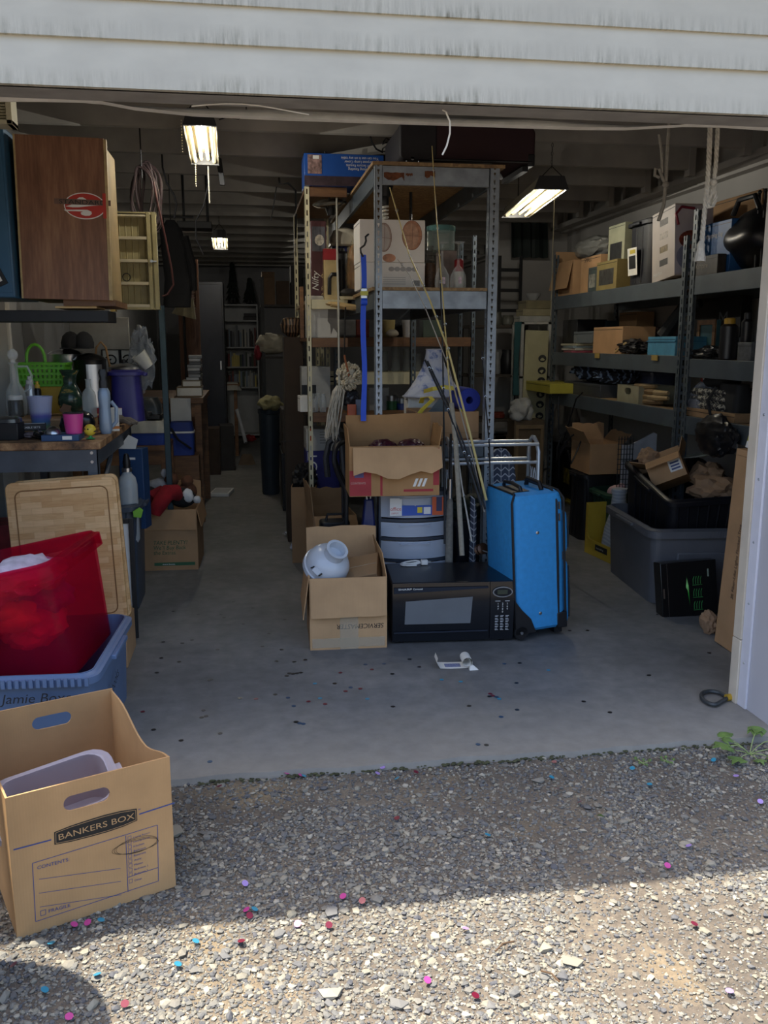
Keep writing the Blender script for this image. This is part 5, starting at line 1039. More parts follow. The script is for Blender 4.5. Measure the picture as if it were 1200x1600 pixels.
for i, (c, hh, lab) in enumerate((('5a4632', .3, 'tall brown carton on top of the dim shelf'), ('46372c', .22, 'short brown carton on top of the dim shelf'), ('2c2a2b', .36, 'narrow black carton on top of the dim shelf'))):
    prodbox('carton', lab, .12, .2, hh, (x-.02+.135*i, 8.68, 1.75), mat=mt(c, .8))
# ================================================================ centre: on top of the units
# dark red suitcase
x0, _ = P(628, 190, 4.62); x1, _ = P(838, 190, 4.62); sw, sh_ = x1-x0, .18
sc = TH('suitcase', 'large dark maroon suitcase lying on the top deck of the grey unit', 'suitcase', (x0, 4.62, ZT)); MAR = mt('2e161d', .75, var=.06); h0 = .035
m = M(); m.loft([[(a+sw/2+.03, 0+yy, b+h0+sh_/2) for a, b, _ in rring(sw-.06, sh_, .035, 0)] for yy in (0, .48)][::-1]); ob('shell', m, MAR, sc, bev=.01)
m = M(); m.loft([[(a+.085, yy, b+h0+sh_/2) for a, b, _ in rring(.19, sh_+.006, .03, 0)] for yy in (-.004, .485)][::-1]); ob('wheel_end', m, mt('1c1a20', .6), sc, bev=.008)
for yy in (.03, .42): m = M(); m.lathe([(.012, 0), (.03, .002), (.034, .008), (.034, .024), (.03, .03), (.01, .03)], 18, T=frame(.055, yy, .036, R(90))); ob('wheel', m, BLK, sc)
m = M(); m.lathe([(.009, 0), (.009, .004)], 10, T=frame(.055, .0, .042, R(90))); ob('hub', m, STEEL, sc)
m = M(); m.tube([(.14, -.004, h0+.004), (sw-.02, -.004, h0+.004)], .006, 6); ob('piping', m, BLK, sc)['kind'] = 'stuff'
m = M(); m.bx(sw-.04, sw, -.002, .44, h0-.012, h0+.05); ob('corner_guard', m, BLK, sc, bev=.008); m = M(); m.bx(sw-.06, sw-.03, .02, .4, 0, h0-.01); ob('foot', m, BLK, sc)
# blue product box on the cream unit
bx_, w_, h_ = S(476, 600, 240, CY0-.05, ZC); pbx = prodbox('product_box', 'long blue product box with upside-down print lying on the cream unit', w_, .24, h_, (bx_, CY0+.08, ZC), 0, mt('1d4f9e', .4, var=.05))
m = M(); m.bx(-w_/2, w_/2, -.1212, -.12, 0, h_*.3); ob('dark_band', m, mt('3a2c34', .5, var=.3, scale=20), pbx)
m = M(); m.bx(-w_/2+.02, -w_/2+.1, -.122, -.1205, h_*.36, h_*.95); ph = ob('photo', m, mt('8a6f6a', .5, var=.5, scale=40), pbx); m = M(); m.bx(-w_/2+.05, -w_/2+.085, -.1225, -.122, h_*.82, h_*.93); ob('price_label', m, INKW, ph)
for i, s_ in enumerate(('Image Making Reading', 'Safe and Secure Results', 'All Purpose Lamp Cover', 'You can use it on any table')):
    t_ = text(s_, .021, INKW, pbx, (w_/2-.03, -.1215, h_*(.50+.115*i)+.012), rot=(R(90), R(180), 0), sx=.95)
m = M(); m.tube([V(578, 190, 5.4), V(577, 206, 5.4), V(581, 222, 5.4), V(588, 233, 5.4), V(598, 238, 5.42)], .005, 6); one('cable', 'thin black cord falling onto the blue product box', 'cable', m, BLK)
dsk = lathing('lamp_base', 'round black base with a coiled cord on the blue product box', 'lamp', (xat(596, 5.48, ZC+h_), 5.48, ZC+h_), [('base', [(.085, 0), (.085, .012), (.03, .022)], BLK)]); m = dsk
o = TH('cord_coil', 'tangled black cord standing on the round lamp base', 'cord', (xat(604, 5.48, ZC+h_), 5.48, ZC+h_+.02)); m = M(); m.tube([(.03*math.cos(i*.9)*(1+.3*math.sin(i)), .01*math.sin(i*2), .015+.006*i+.01*math.sin(i*1.7)) for i in range(22)], .004, 6); ob('loops', m, BLK, o)
# clip lamp under the top deck, and hub cap
HUB = mt('a8a69c', .25, .8, var=.05); x, w_, h_ = S(494, 540, 306, 5.62, CB); m = M()
hc = TH('fan_guard', 'round chrome fan head hanging under the top of the cream unit', 'fan', (xat(517, 5.5, 2.1), 5.55, zat(318, .5, 5.5)), rot=(R(8), R(-6), 0))
m.lathe([(.1, .0), (.105, .008), (.1, .016), (.06, .03), (.02, .035)], 26); ob('cap', m, HUB, hc); m = M()
for i in range(10): a = 6.28*i/10; m.tube([(.03*math.cos(a), .03*math.sin(a), -.014), (.075*math.cos(a), .075*math.sin(a), -.01), (.102*math.cos(a), .102*math.sin(a), .004)], .003, 5)
ob('guard_wire', m, HUB, hc)['kind'] = 'stuff'; m = M(); m.lathe([(.02, -.06), (.03, -.015), (.03, -.005)], 14); ob('motor', m, IRON, hc); m = M(); m.tube([(0, 0, .03), (.0, .0, .3)], .006, 6); ob('hanging_rod', m, IRON, hc)
# ---- on the cream unit, level B (pine)
def CU(p0, p1, pt, Y, z=None): return S(p0, p1, pt, Y, CB if z is None else z)
x, w_, h_ = CU(487, 511, 345, 5.5); nb = prodbox('product_box', 'dark maroon oven box with white script lettering standing on the cream unit', w_, .22, h_, (x, 5.61, CB), 0, mt('4a2529', .5, var=.05))
m = M(); m.bx(-w_*.42, w_*.42, -.111, -.1102, h_*.62, h_*.93); ph = ob('photo', m, mt('5a5a62', .5, var=.3, scale=20), nb); m = M(); m.prism([(w_*.3*math.cos(a)+.005, h_*.76+w_*.34*math.sin(a)) for a in [6.28*i/18 for i in range(18)]], .0006, T=Matrix.Translation((0, -.1117, 0))); ob('oven_picture', m, mt('c9c2b4', .4, var=.3, scale=60), ph)
text('Nifty', .055, INKW, nb, (-.004, -.1112, h_*.12), rot=(R(90), R(-90), 0), shear=.3); text('3-Tier Oven', .036, mt('d6c08a', .6, var=0), nb, (w_*.42, -.1112, h_*.06), rot=(R(90), R(-90), 0))
x, w_, h_ = CU(504, 525, 388, 5.42); GLD = mt('bfa878', .3, .5, var=.15, scale=12); fo = prodbox('foil_box', 'gold and red foil-faced carton with a black handle, tilted on the cream unit', w_, .06, h_, (x+.01, 5.46, CB), 0, GLD); m = M(); m.bx(-w_/2-.0008, w_/2+.0008, -.0312, .031, h_*.78, h_*.995); ob('red_band', m, mt('8f1a22', .4), fo)
m = M(); m.tube([(w_*.45, -.04, h_*.5), (w_*.1, -.045, h_*.5), (-w_*.1, -.045, h_*.42), (-w_*.12, -.045, h_*.1)], .012, 7); ob('black_handle', m, BLK, fo)
x, w_, h_ = CU(524, 545, 388, 5.6); lathing('bottle', 'tall black round container behind the foil carton', 'bottle', (x, 5.62, CB), [('body', prof(w_, h_, [(.96, 0), (1, .02), (1, .9), (.7, .95)]), BLK), ('cap', prof(w_, h_, [(.5, .95), (.5, 1)]), IRON)])
x, w_, h_ = CU(515, 562, 355, 5.75); bowl_z = zat(387, x, 5.75); o = TH('bowl', 'cream ceramic helmet-shaped bowl upside down above the black container', 'bowl', (x, 5.72, bowl_z)); m = M(); m.lathe([(w_*.46, 0), (w_*.52, h_*.02), (w_*.5, .05), (w_*.36, .1), (w_*.1, .115)], 22); ob('shell', m, mt('c9c3b2', .35), o); m = M(); m.bx(-w_*.5, -w_*.36, -.06, .06, 0, .02); ob('lug', m, mt('c9c3b2', .35), o, bev=.004)
prodbox('carton', 'blue carton behind the black container carrying the ceramic bowl', w_*.9, .2, bowl_z-CB-.001, (x, 5.76, CB), 0, mt('1f2c6a', .6))
x, w_, h_ = CU(543, 566, 380, 5.48); brd = TH('bread_loaf', 'loaf shape in clear plastic wrap at the right end of the cream unit', 'loaf', (x, 5.52, CB)); ob('loaf', blob((0, 0, h_*.5), 1, .12, 2, (w_*.5, .05, h_*.5), 3, 4), mt('8a5f3d', .6, var=.25, scale=14), brd); ob('wrap', blob((0, 0, h_*.5), 1, .25, 3, (w_*.56, .06, h_*.52), 9, 4, .3), clear('c9b98a', .12, .08), brd)
x, w_, h_ = CU(531, 558, 448, 5.42); ir = TH('shoe', 'dark shoe with pale sole before the wrapped loaf', 'shoe', (x, 5.37, CB), R(10)); m = M(); m.loft([rring(.11, .05, .02, 0), rring(.12, .055, .02, .018)]); ob('sole', m, mt('c9c0a0', .6), ir); ob('upper', blob((0, 0, .04), 1, .15, 2, (.055, .026, .025), 1, 3), mt('2a2725', .6), ir)
m = M(); m.bx(-.08, .09, -.03, .03, 0, .03); one('wood_offcut', 'splintered pale wood offcut jutting from the cream unit', 'wood', blob((0, 0, .02), 1, .25, 3, (.12, .035, .02), 4, 3, .2), PINE, (xat(538, 5.37, CB), 5.34, CB-.04), rot=(0, R(8), 0)); bpy.data.objects['wood_offcut'].location.z = CB-.06
# level C and D of the cream unit
x, w_, h_ = S(487, 507, 441, 5.5, CC); 
fb = prodbox('packing_foam', 'white foam packing panel with a torn grey face on the cream unit', .19, .05, zat(462, .45, 5.45)-CC, (xat(503, 5.46, CC)+.0, 5.48, CC), 0, mt('c9c8c2', .8, var=.05)); m = M(); hz = zat(462, .45, 5.45)-CC; m.prism([(.005, hz), (.09, hz), (.094, .03), (.07, .06), (.055, .02), (.05, .08), (.035, .1), (.04, .2)], .001, T=Matrix.Translation((0, -.0262, 0))); ob('grey_face', m, mt('6f6c68', .7, var=.1), fb)
m = M(); m.bx(-.012, .012, -.03, .02, 0, .31); one('picture_frame', 'edge of a brown wooden frame left of the foam panel', 'picture frame', m, BRN, (xat(474, 5.5, CC), 5.62, CC), bev=.002)
x, w_, h_ = S(449, 473, 497, 6.75, 0); zz = zat(527, x, 6.75); o = TH('bowl', 'zebra striped round bowl on a brown carton beside the cream unit', 'bowl', (xat(457, 6.3, 1.45), 6.3, zz)); k = NT('zebra'); wv = k.n('TexWave'); wv.inputs['Scale'].default_value = 14; wv.inputs['Distortion'].default_value = 5; k.l(k.coord(), wv.inputs['Vector']); k.l(k.ramp(wv.outputs['Fac'], [(.45, '1d1815'), (.55, '7a5f48')]), k.b.inputs['Base Color']); m = M(); m.lathe([(.03, 0), (.07, .03), (.085, .08), (.07, .12), (.05, .13)], 18); ob('shell', m, k.m, o)
ct = TH('carton_stack', 'tall narrow dark brown carton standing left of the cream unit', 'box', (xat(457, 6.3, 1.2), 6.3, 0)); m = M(); m.bx(-.06, .07, -.1, .15, 0, zz-.001); ob('carton', m, mt('35291f', .8), ct, bev=.003); m = M(); m.bx(-.1, .1, -.1008, -.1, zz*.5, zz*.5+.004); ob('seam', m, IRON, ct)
for i in range(3):
    x = xat(492+i*6.5, 5.5, CD); lathing('glass_jar', 'clear glass jar on the lower cream shelf, the %s of three' % ('left one', 'middle one', 'right one')[i], 'jar', (x, 5.5+.05*(i % 2), CD), [('glass', [(.018, 0), (.02, .01), (.02, .09), (.014, .1), (.014, .115)], clear('cfd6d6', .3, .05))], group='glass jars on the lower cream shelf')
x, w_, h_ = S(466, 487, 617, 5.6, CD); prodbox('carton', 'small cream carton on the lower cream shelf by the left post', .075, .08, h_, (xat(477, 5.52, CD), 5.56, CD), R(8), PAPER)
x, w_, h_ = S(460, 483, 566, 5.6, CD); bc3 = prodbox('carton', 'white appliance carton on the lower cream shelf behind the jars', .19, .16, .27, (xat(490, 5.85, CD)+.02, 5.95, CD), 0, mt('a7a6a0', .7)); m = M(); m.bx(-.095, .0, -.0808, -.08, .06, .15); ob('print', m, IRON, bc3)
# under the cream unit
x, w_, h_ = S(478, 515, 672, 5.75, 0); zb = zat(707, x, 5.75); pw = prodbox('carton', 'blue-violet carton with sideways white letters under the cream unit', .22, .25, zb, (x+.05, 5.95, 0), 0, mt('2a2a72', .6)); text('IOT', .09, INKW, pw, (-.04, -.1262, zb-.17), rot=(R(90), R(-90), 0), sx=1.1)
pw2 = prodbox('carton', 'white carton with small orange print on top of the blue-violet carton', .22, .25, h_-zb-.002, (x+.05, 5.95, zb+.001), 0, mt('b5b4ae', .7)); m = M(); m.bx(-.095, -.07, -.1258, -.125, .06, .15); ob('orange_print', m, mt('b5552f', .7), pw2); m = M()
for i in range(6): m.bx(-.02, .08, -.1256, -.125, .05+i*.018, .055+i*.018)
ob('text_line', m, mt('77766f', .7, var=0), pw2)['kind'] = 'stuff'
# ---- on the grey unit's middle deck
def GU(p0, p1, pt, Y, z=None): return S(p0, p1, pt, Y, Z2 if z is None else z)
PW = mt('ebe8e4', .5, var=.03); PEACH = mt('c08a6c', .5, var=.25, scale=30)
x, w_, h_ = GU(563, 664, 410, 4.72); lo = prodbox('product_box', 'lower white product box with faint bowls printed on it, middle deck', w_, .25, h_, (x, 4.85, Z2), 0, PW)
m = M()
for i in range(5): m.prism([(w_*(-.02+.09*i)+.016*math.cos(a), h_*.76+.012*math.sin(a)) for a in [6.28*j/14 for j in range(14)]], .0006, T=Matrix.Translation((0, -.1257, 0)))
ob('bowl_print', m, mt('a3a2a4', .5), lo)['kind'] = 'stuff'; m = M(); m.bx(w_*.32, w_*.42, -.1257, -.125, h_*.15, h_*.35); ob('barcode', m, mt('8b8a8c', .5, var=.3, scale=300), lo)
m = M()
for i in range(4): m.bx(-w_*.15, w_*.2, -.1255, -.125, h_*(.2+.08*i), h_*(.22+.08*i))
ob('text_line', m, mt('a9a8aa', .5, var=0), lo)['kind'] = 'stuff'
z2 = Z2+h_; x, w_, h2 = S(562, 664, 343, 4.72, z2); up = prodbox('product_box', 'upper white product box picturing copper wire baskets, middle deck', w_, .25, h2-.001, (x, 4.85, z2+.001), 0, PW)
def ringprint(cx, cz, a, b, mat, par, n=26, y=-.1257): m = M(); m.prism([(cx+a*math.cos(t), cz+b*math.sin(t)) for t in [6.28*j/n for j in range(n)]], .0006, T=Matrix.Translation((0, y, 0))); return ob('basket_picture', m, mat, par)
p1_ = ringprint(w_*.30, h2*.64, w_*.155, h2*.35, PEACH, up); ringprint(w_*.28, h2*.62, w_*.12, h2*.3, mt('c49a80', .5, var=.15, scale=40), p1_, y=-.1264)
p2_ = ringprint(-w_*.13, h2*.58, w_*.12, h2*.34, mt('b5a49c', .5, var=.1), up); ringprint(-w_*.14, h2*.57, w_*.1, h2*.3, mt('cbc3bf', .5), p2_, y=-.1264); ringprint(-w_*.05, h2*.1, w_*.1, h2*.1, PEACH, up, y=-.1256)
m = M()
for cx, cz, a, b in ((w_*.30, h2*.64, w_*.15, h2*.34), (-w_*.13, h2*.58, w_*.115, h2*.33)):
    m.tube([(cx+a*math.cos(t), -.1266, cz+b*math.sin(t)) for t in [6.28*j/26 for j in range(26)]], .0012, 4, closed=True); m.tube([(cx, -.1266, cz-b), (cx+.004, -.1266, cz+b)], .001, 4); m.tube([(cx-a, -.1266, cz), (cx+a, -.1266, cz-.005)], .001, 4)
ob('wire_print', m, mt('7d5544', .5, var=0), up)['kind'] = 'stuff'
# glassware
def wine(lab, p0, p1, pt, pb_px, Y, upside=True):
    x, w_, h_ = S(p0, p1, pt, Y, Z2); pr = [(w_*.5, 0), (w_*.53, h_*.1), (w_*.5, h_*.28), (w_*.3, h_*.42), (.007, h_*.5), (.0045, h_*.6), (.0045, h_*.95), (w_*.42, h_*.985), (w_*.42, h_)]
    o = lathing('wine_glass', lab, 'wine glass', (x, Y, Z2), [('glass', pr, clear('dfe8ea', .08, .03))], group='upside-down wine glasses'); m = M(); m.bx(-.008, .008, -w_*.54, -w_*.52, h_*.1, h_*.24); ob('sticker', m, mt('c9b4c0', .5, var=.3, scale=60), o); return o
wine('upside-down stemmed wine glass at the left of the pair on the middle deck', 680, 701, 378, 448, 4.62); wine('upside-down stemmed wine glass at the right of the pair on the middle deck', 704, 727, 378, 448, 4.60)
x, w_, h_ = GU(664, 682, 384, 4.78); lathing('carafe', 'dark wicker-covered carafe with glass neck beside the white product boxes', 'carafe', (x, 4.8, Z2), [('wicker', prof(w_, h_, [(.9, 0), (1, .05), (.95, .5), (.8, .62)]), woody('33241a', '4f3826', '6a4e36', (40, 40, 40))), ('neck', prof(w_, h_, [(.8, .62), (.42, .85), (.55, 1)]), clear('5f5a50', .35, .06))])
x, w_, h_ = GU(667, 711, 353, 4.95); cz = zat(392, x, 4.95); cz0 = Z2
prodbox('carton', 'red and white carton behind the wine glasses', .09, .12, cz-Z2-.002, (x+.03, 4.96, Z2), 0, mt('9c8f8a', .6, var=.3, scale=8))
can = lathing('canister', 'clear plastic canister with teal lid band standing above the wine glasses', 'canister', (x, 4.97, cz), [('body', prof(w_*.95, zat(353, x, 4.95)-cz, [(.92, 0), (1, .04), (1, .75), (1.04, .9), (1.0, 1)]), clear('b5c9c6', .35, .08)), ('lid', prof(w_*.95, zat(353, x, 4.95)-cz, [(1.05, .78), (1.06, .98), (.9, 1.02)]), clear('4f8f8f', .5, .1))])
x, w_, h_ = GU(708, 722, 405, 4.8); lathing('shaker', 'small red-topped white shaker between the wine glasses', 'shaker', (x, 4.78, Z2), [('body', prof(w_, h_, [(.9, 0), (1, .03), (1, .6)]), PAPER), ('top', prof(w_, h_, [(1, .6), (1, .95), (.6, 1)]), mt('a32a32', .5))])
x, w_, h_ = GU(596, 612, 310, 4.95); blb = TH('light_bulb', 'spiral compact bulb in a clip lamp under the top deck by the front left post', 'lamp', (xat(601, 4.9, 2.1), 4.9, zat(345, .7, 4.9))); hb_ = .115; m = M(); m.tube([(.018*math.cos(i*.8), .018*math.sin(i*.8), .0+i*.0024) for i in range(34)], .006, 6); ob('spiral', m, mt('d5d5cf', .4), blb); m = M(); m.lathe([(.02, .08), (.024, .09), (.022, .12), (.03, .125), (.05, .19)], 14); ob('socket', m, IRON, blb); m = M(); m.tube([(0, 0, .185), (0, 0, ZT-.016-zat(345, .7, 4.9))], .006, 6); ob('stem', m, IRON, blb)
o = TH('tripod', 'black folding tripod stand behind the white product boxes', 'tripod', (xat(641, 5.2, Z2), 5.2, Z2)); hz = zat(300, .9, 5.2)-Z2
m = M(); m.tube([(0, 0, hz*.45), (0, 0, hz)], .009, 7); ob('column', m, BLK, o)
for a in (90, 210, 330): m = M(); m.tube([(0, 0, hz*.62), (.16*math.cos(R(a)), .13*math.sin(R(a)), 0)], .007, 6); ob('leg', m, BLK, o)
# blue ratchet strap with hook
yS = 4.46; sx = xat(568, yS, 1.5); zt = zat(398, sx, yS); zb = zat(658, sx, yS); rs_ = TH('ratchet_strap', 'bright blue ratchet strap hanging by the left post of the grey unit', 'strap', (sx, yS, 0)); STR = mt('1f52d6', .6, var=.05)
m = M(); m.loft([[(-.012+.004*math.sin(i*.8), 0, zt-(zt-zb)*i/14), (.014+.003*math.sin(i*.8), 0, zt-(zt-zb)*i/14), (.014+.003*math.sin(i*.8), .003, zt-(zt-zb)*i/14), (-.012+.004*math.sin(i*.8), .003, zt-(zt-zb)*i/14)] for i in range(15)]); ob('webbing', m, STR, rs_)
m = M(); m.tube([(.0, 0, zt-.01), (-.012, 0, zt+.01), (-.014, 0, zt+.03), (.006, 0, zt+.045), (.014, 0, zt+.065), (.012, 0, zt+.085), (.03, .03, zt+.10)], .005, 7); ob('hook', m, BLK, rs_)
zr = zat(460, sx, yS); m = M(); m.bx(-.016, .018, -.02, .005, zr-.03, zr+.03); r_ = ob('ratchet', m, STEEL, rs_, bev=.003); m = M(); m.lathe([(.018, 0), (.018, .03)], 14, T=frame(-.014, -.012, zr-.035, 0, R(90))); ob('strap_roll', m, STR, r_); m = M(); m.bx(-.018, .02, -.03, -.018, zr-.006, zr+.014); ob('lever', m, mt('b5b23a', .4), r_)
# the top hook carries it on the front beam of the middle deck
# ---- behind: brown shelves
def BS(p0, p1, pt, z, Y=6.95): return S(p0, p1, pt, Y, z)
x, w_, h_ = BS(596, 618, 497, B1); lathing('canister', 'cream ceramic canister on the brown shelf, seen between the grey posts', 'canister', (x, 6.97, B1), [('body', prof(w_, h_, [(.8, 0), (.85, .05), (1, .85), (1, .95)]), mt('a99a68', .5)), ('lid', prof(w_, h_, [(.95, .95), (.9, 1.05), (.2, 1.1)]), mt('8a7d55', .5))])
x, w_, h_ = BS(629, 644, 500, B1); lathing('canister', 'white ceramic canister on the brown shelf, right of the cream one', 'canister', (x, 6.97, B1), [('body', prof(w_, h_, [(.8, 0), (.85, .05), (1, .9), (1.02, 1), (.9, 1)]), mt('a9a9ac', .4))])
one('cloth', 'dark crumpled cloth between the two canisters on the brown shelf', 'cloth', blob((0, 0, .06), 1, .3, 2, (.06, .05, .06), 4, 3, .4), mt('2b2b2e', .9), (xat(622, 7.1, B1), 7.1, B1)); one('teapot', 'small pale teapot lying before the canisters on the brown shelf', 'teapot', blob((0, 0, .03), 1, .1, 2, (.05, .035, .03), 6, 3), mt('b5aea0', .4), (xat(613, 6.86, B1), 6.86, B1))
x, w_, h_ = BS(556, 576, 492, B1); prodbox('carton', 'orange-red carton on the brown shelf behind the blue strap', w_, .15, h_, (x, 7.0, B1), 0, mt('7d3222', .6, var=.3, scale=10)); x, w_, h_ = BS(524, 556, 490, B1); prodbox('carton', 'grey plastic-wrapped carton on the brown shelf beside the rear left post', w_, .18, h_, (x, 7.02, B1), 0, mt('6f6f70', .4, var=.15, scale=20))
x, w_, h_ = BS(660, 690, 500, B1); prodbox('carton', 'dark green carton on the brown shelf right of the rear right post', w_, .15, h_, (x, 7.0, B1), 0, mt('33443c', .6, var=.2)); 
for i, (p, hh) in enumerate(((600, .16), (618, .2), (636, .18), (652, .14))):
    lathing('glass_vase', 'dim clear glass vessel on the cream tray shelf, %s of four' % ('first from left', 'second from left', 'third from left', 'last')[i], 'vase', (xat(p, 7.0, B2), 7.0, B2), [('glass', [(.03, 0), (.035, .02), (.028, hh*.6), (.034, hh), (.03, hh)], clear('8f9698', .35, .06))], group='glass vessels on the tray shelf')
for i, (p, lab, c, hh) in enumerate(((612, 'steel tin with green band on the lower brown shelf', '2d5a3a', .1), (628, 'steel tin with blue band on the lower brown shelf', '3a4a8a', .08))):
    lathing('tin', lab, 'tin', (xat(p, 6.9, B3), 6.9, B3), [('tin', [(.04, 0), (.042, hh), (.042, hh+.002)], mt(c, .4)), ('lid', [(.043, hh), (.043, hh+.04), (.03, hh+.042)], STEEL)])
x, w_, h_ = BS(590, 605, 600, B3); prodbox('carton', 'white carton with red stripe on the lower brown shelf', .16, .12, .2, (x-.02, 7.05, B3), 0, mt('b5b2ac', .6)); 
# ================================================================ centre front, on the floor
# lower deck of the grey unit: tray box, lampshade, clutter
x, w_, h_ = S(652, 749, 643, 4.62, Z3); tcn = carton('brown open cardboard box on the lower deck of the grey unit, full of household odds', w_, .32, h_*.98, (x, 4.80, Z3), 0, CARD2, (None, None, None, None))
m = M(); m.bx(-w_/2+.0, w_/2, -.1612, -.16, h_*.2, h_*.215); ob('fold_line', m, CARD3, tcn)
cz = Z3+h_*.75
x, w_, h_ = S(632, 728, 546, 4.95, zat(620, .95, 4.95)); zl = zat(620, .95, 4.95)
k = NT('floral cloth'); f = k.noise(k.coord(), 22, 4, .6); sp = k.n('SeparateXYZ'); k.l(k.coord(), sp.inputs[0]); k.l(k.ramp(f, [(.5, 'c9ccd6'), (.58, 'b4bad0'), (.66, '6f7fae')]), k.b.inputs['Base Color']); k.b.inputs['Roughness'].default_value = .85
ls = TH('lampshade', 'large bell-shaped cloth lampshade with a faded blue floral print', 'lampshade', (x, 5.0, zl)); R0 = w_/2
m = M(); pr = [(R0*(.26+.74*(1-t_)**1.75), h_*t_) for t_ in [i/12 for i in range(13)]]; m.lathe(pr, 30, cap0=False, cap1=False, sy=.6); m.lathe([(r-.003, z) for r, z in pr], 30, cap0=False, cap1=False, sy=.6); ob('shade', m, k.m, ls)
m = M(); m.tube([(R0*.265*math.cos(a), R0*.6*.265*math.sin(a), h_) for a in [6.28*i/24 for i in range(24)]], .004, 6, closed=True); m.tube([(R0*math.cos(a), R0*.6*math.sin(a), 0) for a in [6.28*i/30 for i in range(30)]], .005, 6, closed=True); ob('trim', m, mt('b9bac4', .8), ls)['kind'] = 'stuff'
prodbox('carton', 'white carton under the lampshade on the lower deck', .3, .14, zl-Z3-.002, (x, 5.06, Z3), 0, PAPER)
BFM = mt('1c3096', .7, var=.08); cx = xat(733, 4.68, Z3+.2); czr = zat(625, cx, 4.68); m = M(); ro = czr-zat(643, cx, 4.68)+.0; n = 26
m.loft([[(r*math.cos(a), y, r*1.05*math.sin(a)) for a in [6.28*i/n for i in range(n)]] for r, y in ((.019, 0), (.062, 0), (.062, .22), (.019, .22), (.019, 0))], cap0=False, cap1=False); one('foam_tube', 'royal blue foam roll with a round hole, in the brown box at the right', 'foam roll', m, BFM, (cx-.003, 4.66, czr), bev=.004)
YEL = mt('c9b83a', .5, var=.06); m = M(); m.loft([[(p[0]-.012, p[1], p[2]), (p[0]+.012, p[1], p[2]), (p[0]+.012, p[1]+.003, p[2]+.002), (p[0]-.012, p[1]+.003, p[2]+.002)] for p in [V(649, 655, 4.6), V(660, 640, 4.6), V(676, 625, 4.58), V(672, 620, 4.62), V(660, 622, 4.66), V(658, 630, 4.7)]]); one('strap', 'bright yellow strap looping out of the brown box at the left', 'strap', m, YEL)
m = M(); m.loft([[(p[0], p[1], p[2]-.01), (p[0], p[1], p[2]+.012), (p[0], p[1]+.003, p[2]+.012), (p[0], p[1]+.003, p[2]-.01)] for p in [V(662, 612, 4.86), V(676, 608, 4.72), V(694, 605, 4.7), V(709, 607, 4.7), V(714, 625, 4.68), V(722, 645, 4.66)]]); one('strap', 'yellow webbing draped across the foot of the lampshade', 'strap', m, YEL)
m = M(); m.prism([(0, 0), (.15, 0), (.12, .085), (.09, .1)], .006); one('slab', 'dark grey-green slab leaning in the brown box under the yellow strap', 'board', m, mt('4d5a62', .6), (xat(662, 4.7, cz), 4.7, Z3+.02+.06), rot=(R(-8), 0, 0)); bpy.data.objects['slab'].location.z = Z3+.11
o = TH('picture_frame', 'brown wooden picture frame tilted beside the left post, lower deck', 'picture frame', (xat(643, 4.62, .9), 4.62, Z3), rot=(R(-20), R(14), 0)); fw_, fh_ = .1, .155
for a in ((-fw_/2, -fw_/2+.014, 0, fh_), (fw_/2-.014, fw_/2, 0, fh_), (-fw_/2+.014, fw_/2-.014, 0, .014), (-fw_/2+.014, fw_/2-.014, fh_-.014, fh_)): m = M(); m.bx(a[0], a[1], 0, .016, a[2], a[3]); ob('frame_bar', m, BRN, o)
m = M(); m.bx(-fw_/2+.014, fw_/2-.014, .006, .01, .014, fh_-.014); ob('picture', m, mt('9fa1a0', .4, var=.15, scale=14), o)
for i in range(3): m = M(); one('letter', 'small white folded sheet tucked before the brown picture frame', 'paper', M().bx(-.012, .012, 0, .003, 0, .07), PAPER, (xat(621+i*9, 4.59, .85), 4.585, Z3), rot=(R(-6), R(14), 0), group='white sheets by the brown frame')
x, w_, h_ = S(604, 630, 620, 4.6, Z3); o = TH('wire_rack', 'small wire rack with clear dividers left of the brown frame', 'rack', (x+.01, 4.64, Z3)); m = M()
for i in range(6): m.tube([(-.05+i*.02, 0, 0), (-.03+i*.02, 0, .09), (-.03+i*.02, .06, .09), (-.05+i*.02, .06, 0)], .002, 5)
ob('wires', m, STEEL, o)['kind'] = 'stuff'; ob('divider', M().bx(-.03, .05, .02, .024, .0, .1), clear('c2c9cc', .3, .1), o)
# mops hanging at the left of the grey unit
ROP = mt('c4bba8', .9, var=.15, scale=30); rg = random.Random(11)
mp = TH('string_mop', 'white string mop head hanging low at the left of the grey unit', 'mop'); m = M(); pc = V(530, 603, 4.9)
for i in range(30):
    a = rg.uniform(-1, 1); b2 = rg.uniform(-.5, .5); ex = rg.uniform(-.055, .03); L = rg.uniform(.72, 1)
    e = V(515+rg.uniform(-10, 14), 600+90*L, 4.9); m.tube([pc+Vector((a*.012, b2*.02, 0)), pc+Vector((a*.035, b2*.05, -.03)), pc*.45+e*.55+Vector((a*.025, b2*.05, .0)), e+Vector((0, b2*.05, 0))], .0045, 5)
ob('strands', m, ROP, mp)['kind'] = 'stuff'; m = M(); m.tube([pc+Vector((0, 0, -.02)), V(529, 480, 5.05), V(527, 410, 5.2), V(526, 300, 5.45)], .006, 6); ob('handle', m, mt('a9a79c', .6), mp)
mp2 = TH('dust_mop', 'fluffy looped cream dust mop with orange strap and a dark sequined bag below it', 'mop'); m = M(); pc = V(545, 588, 4.95)
for i in range(110):
    d = Vector((rg.gauss(0, 1), rg.gauss(0, 1), rg.gauss(0, 1))).normalized(); p = pc+Vector((d.x*.048, d.y*.04, d.z*.056)); t_ = d.orthogonal().normalized(); m.tube([p, p+d*.018+t_*.005, p+d*.022+t_*.014, p+d*.008+t_*.024], .0048, 5)
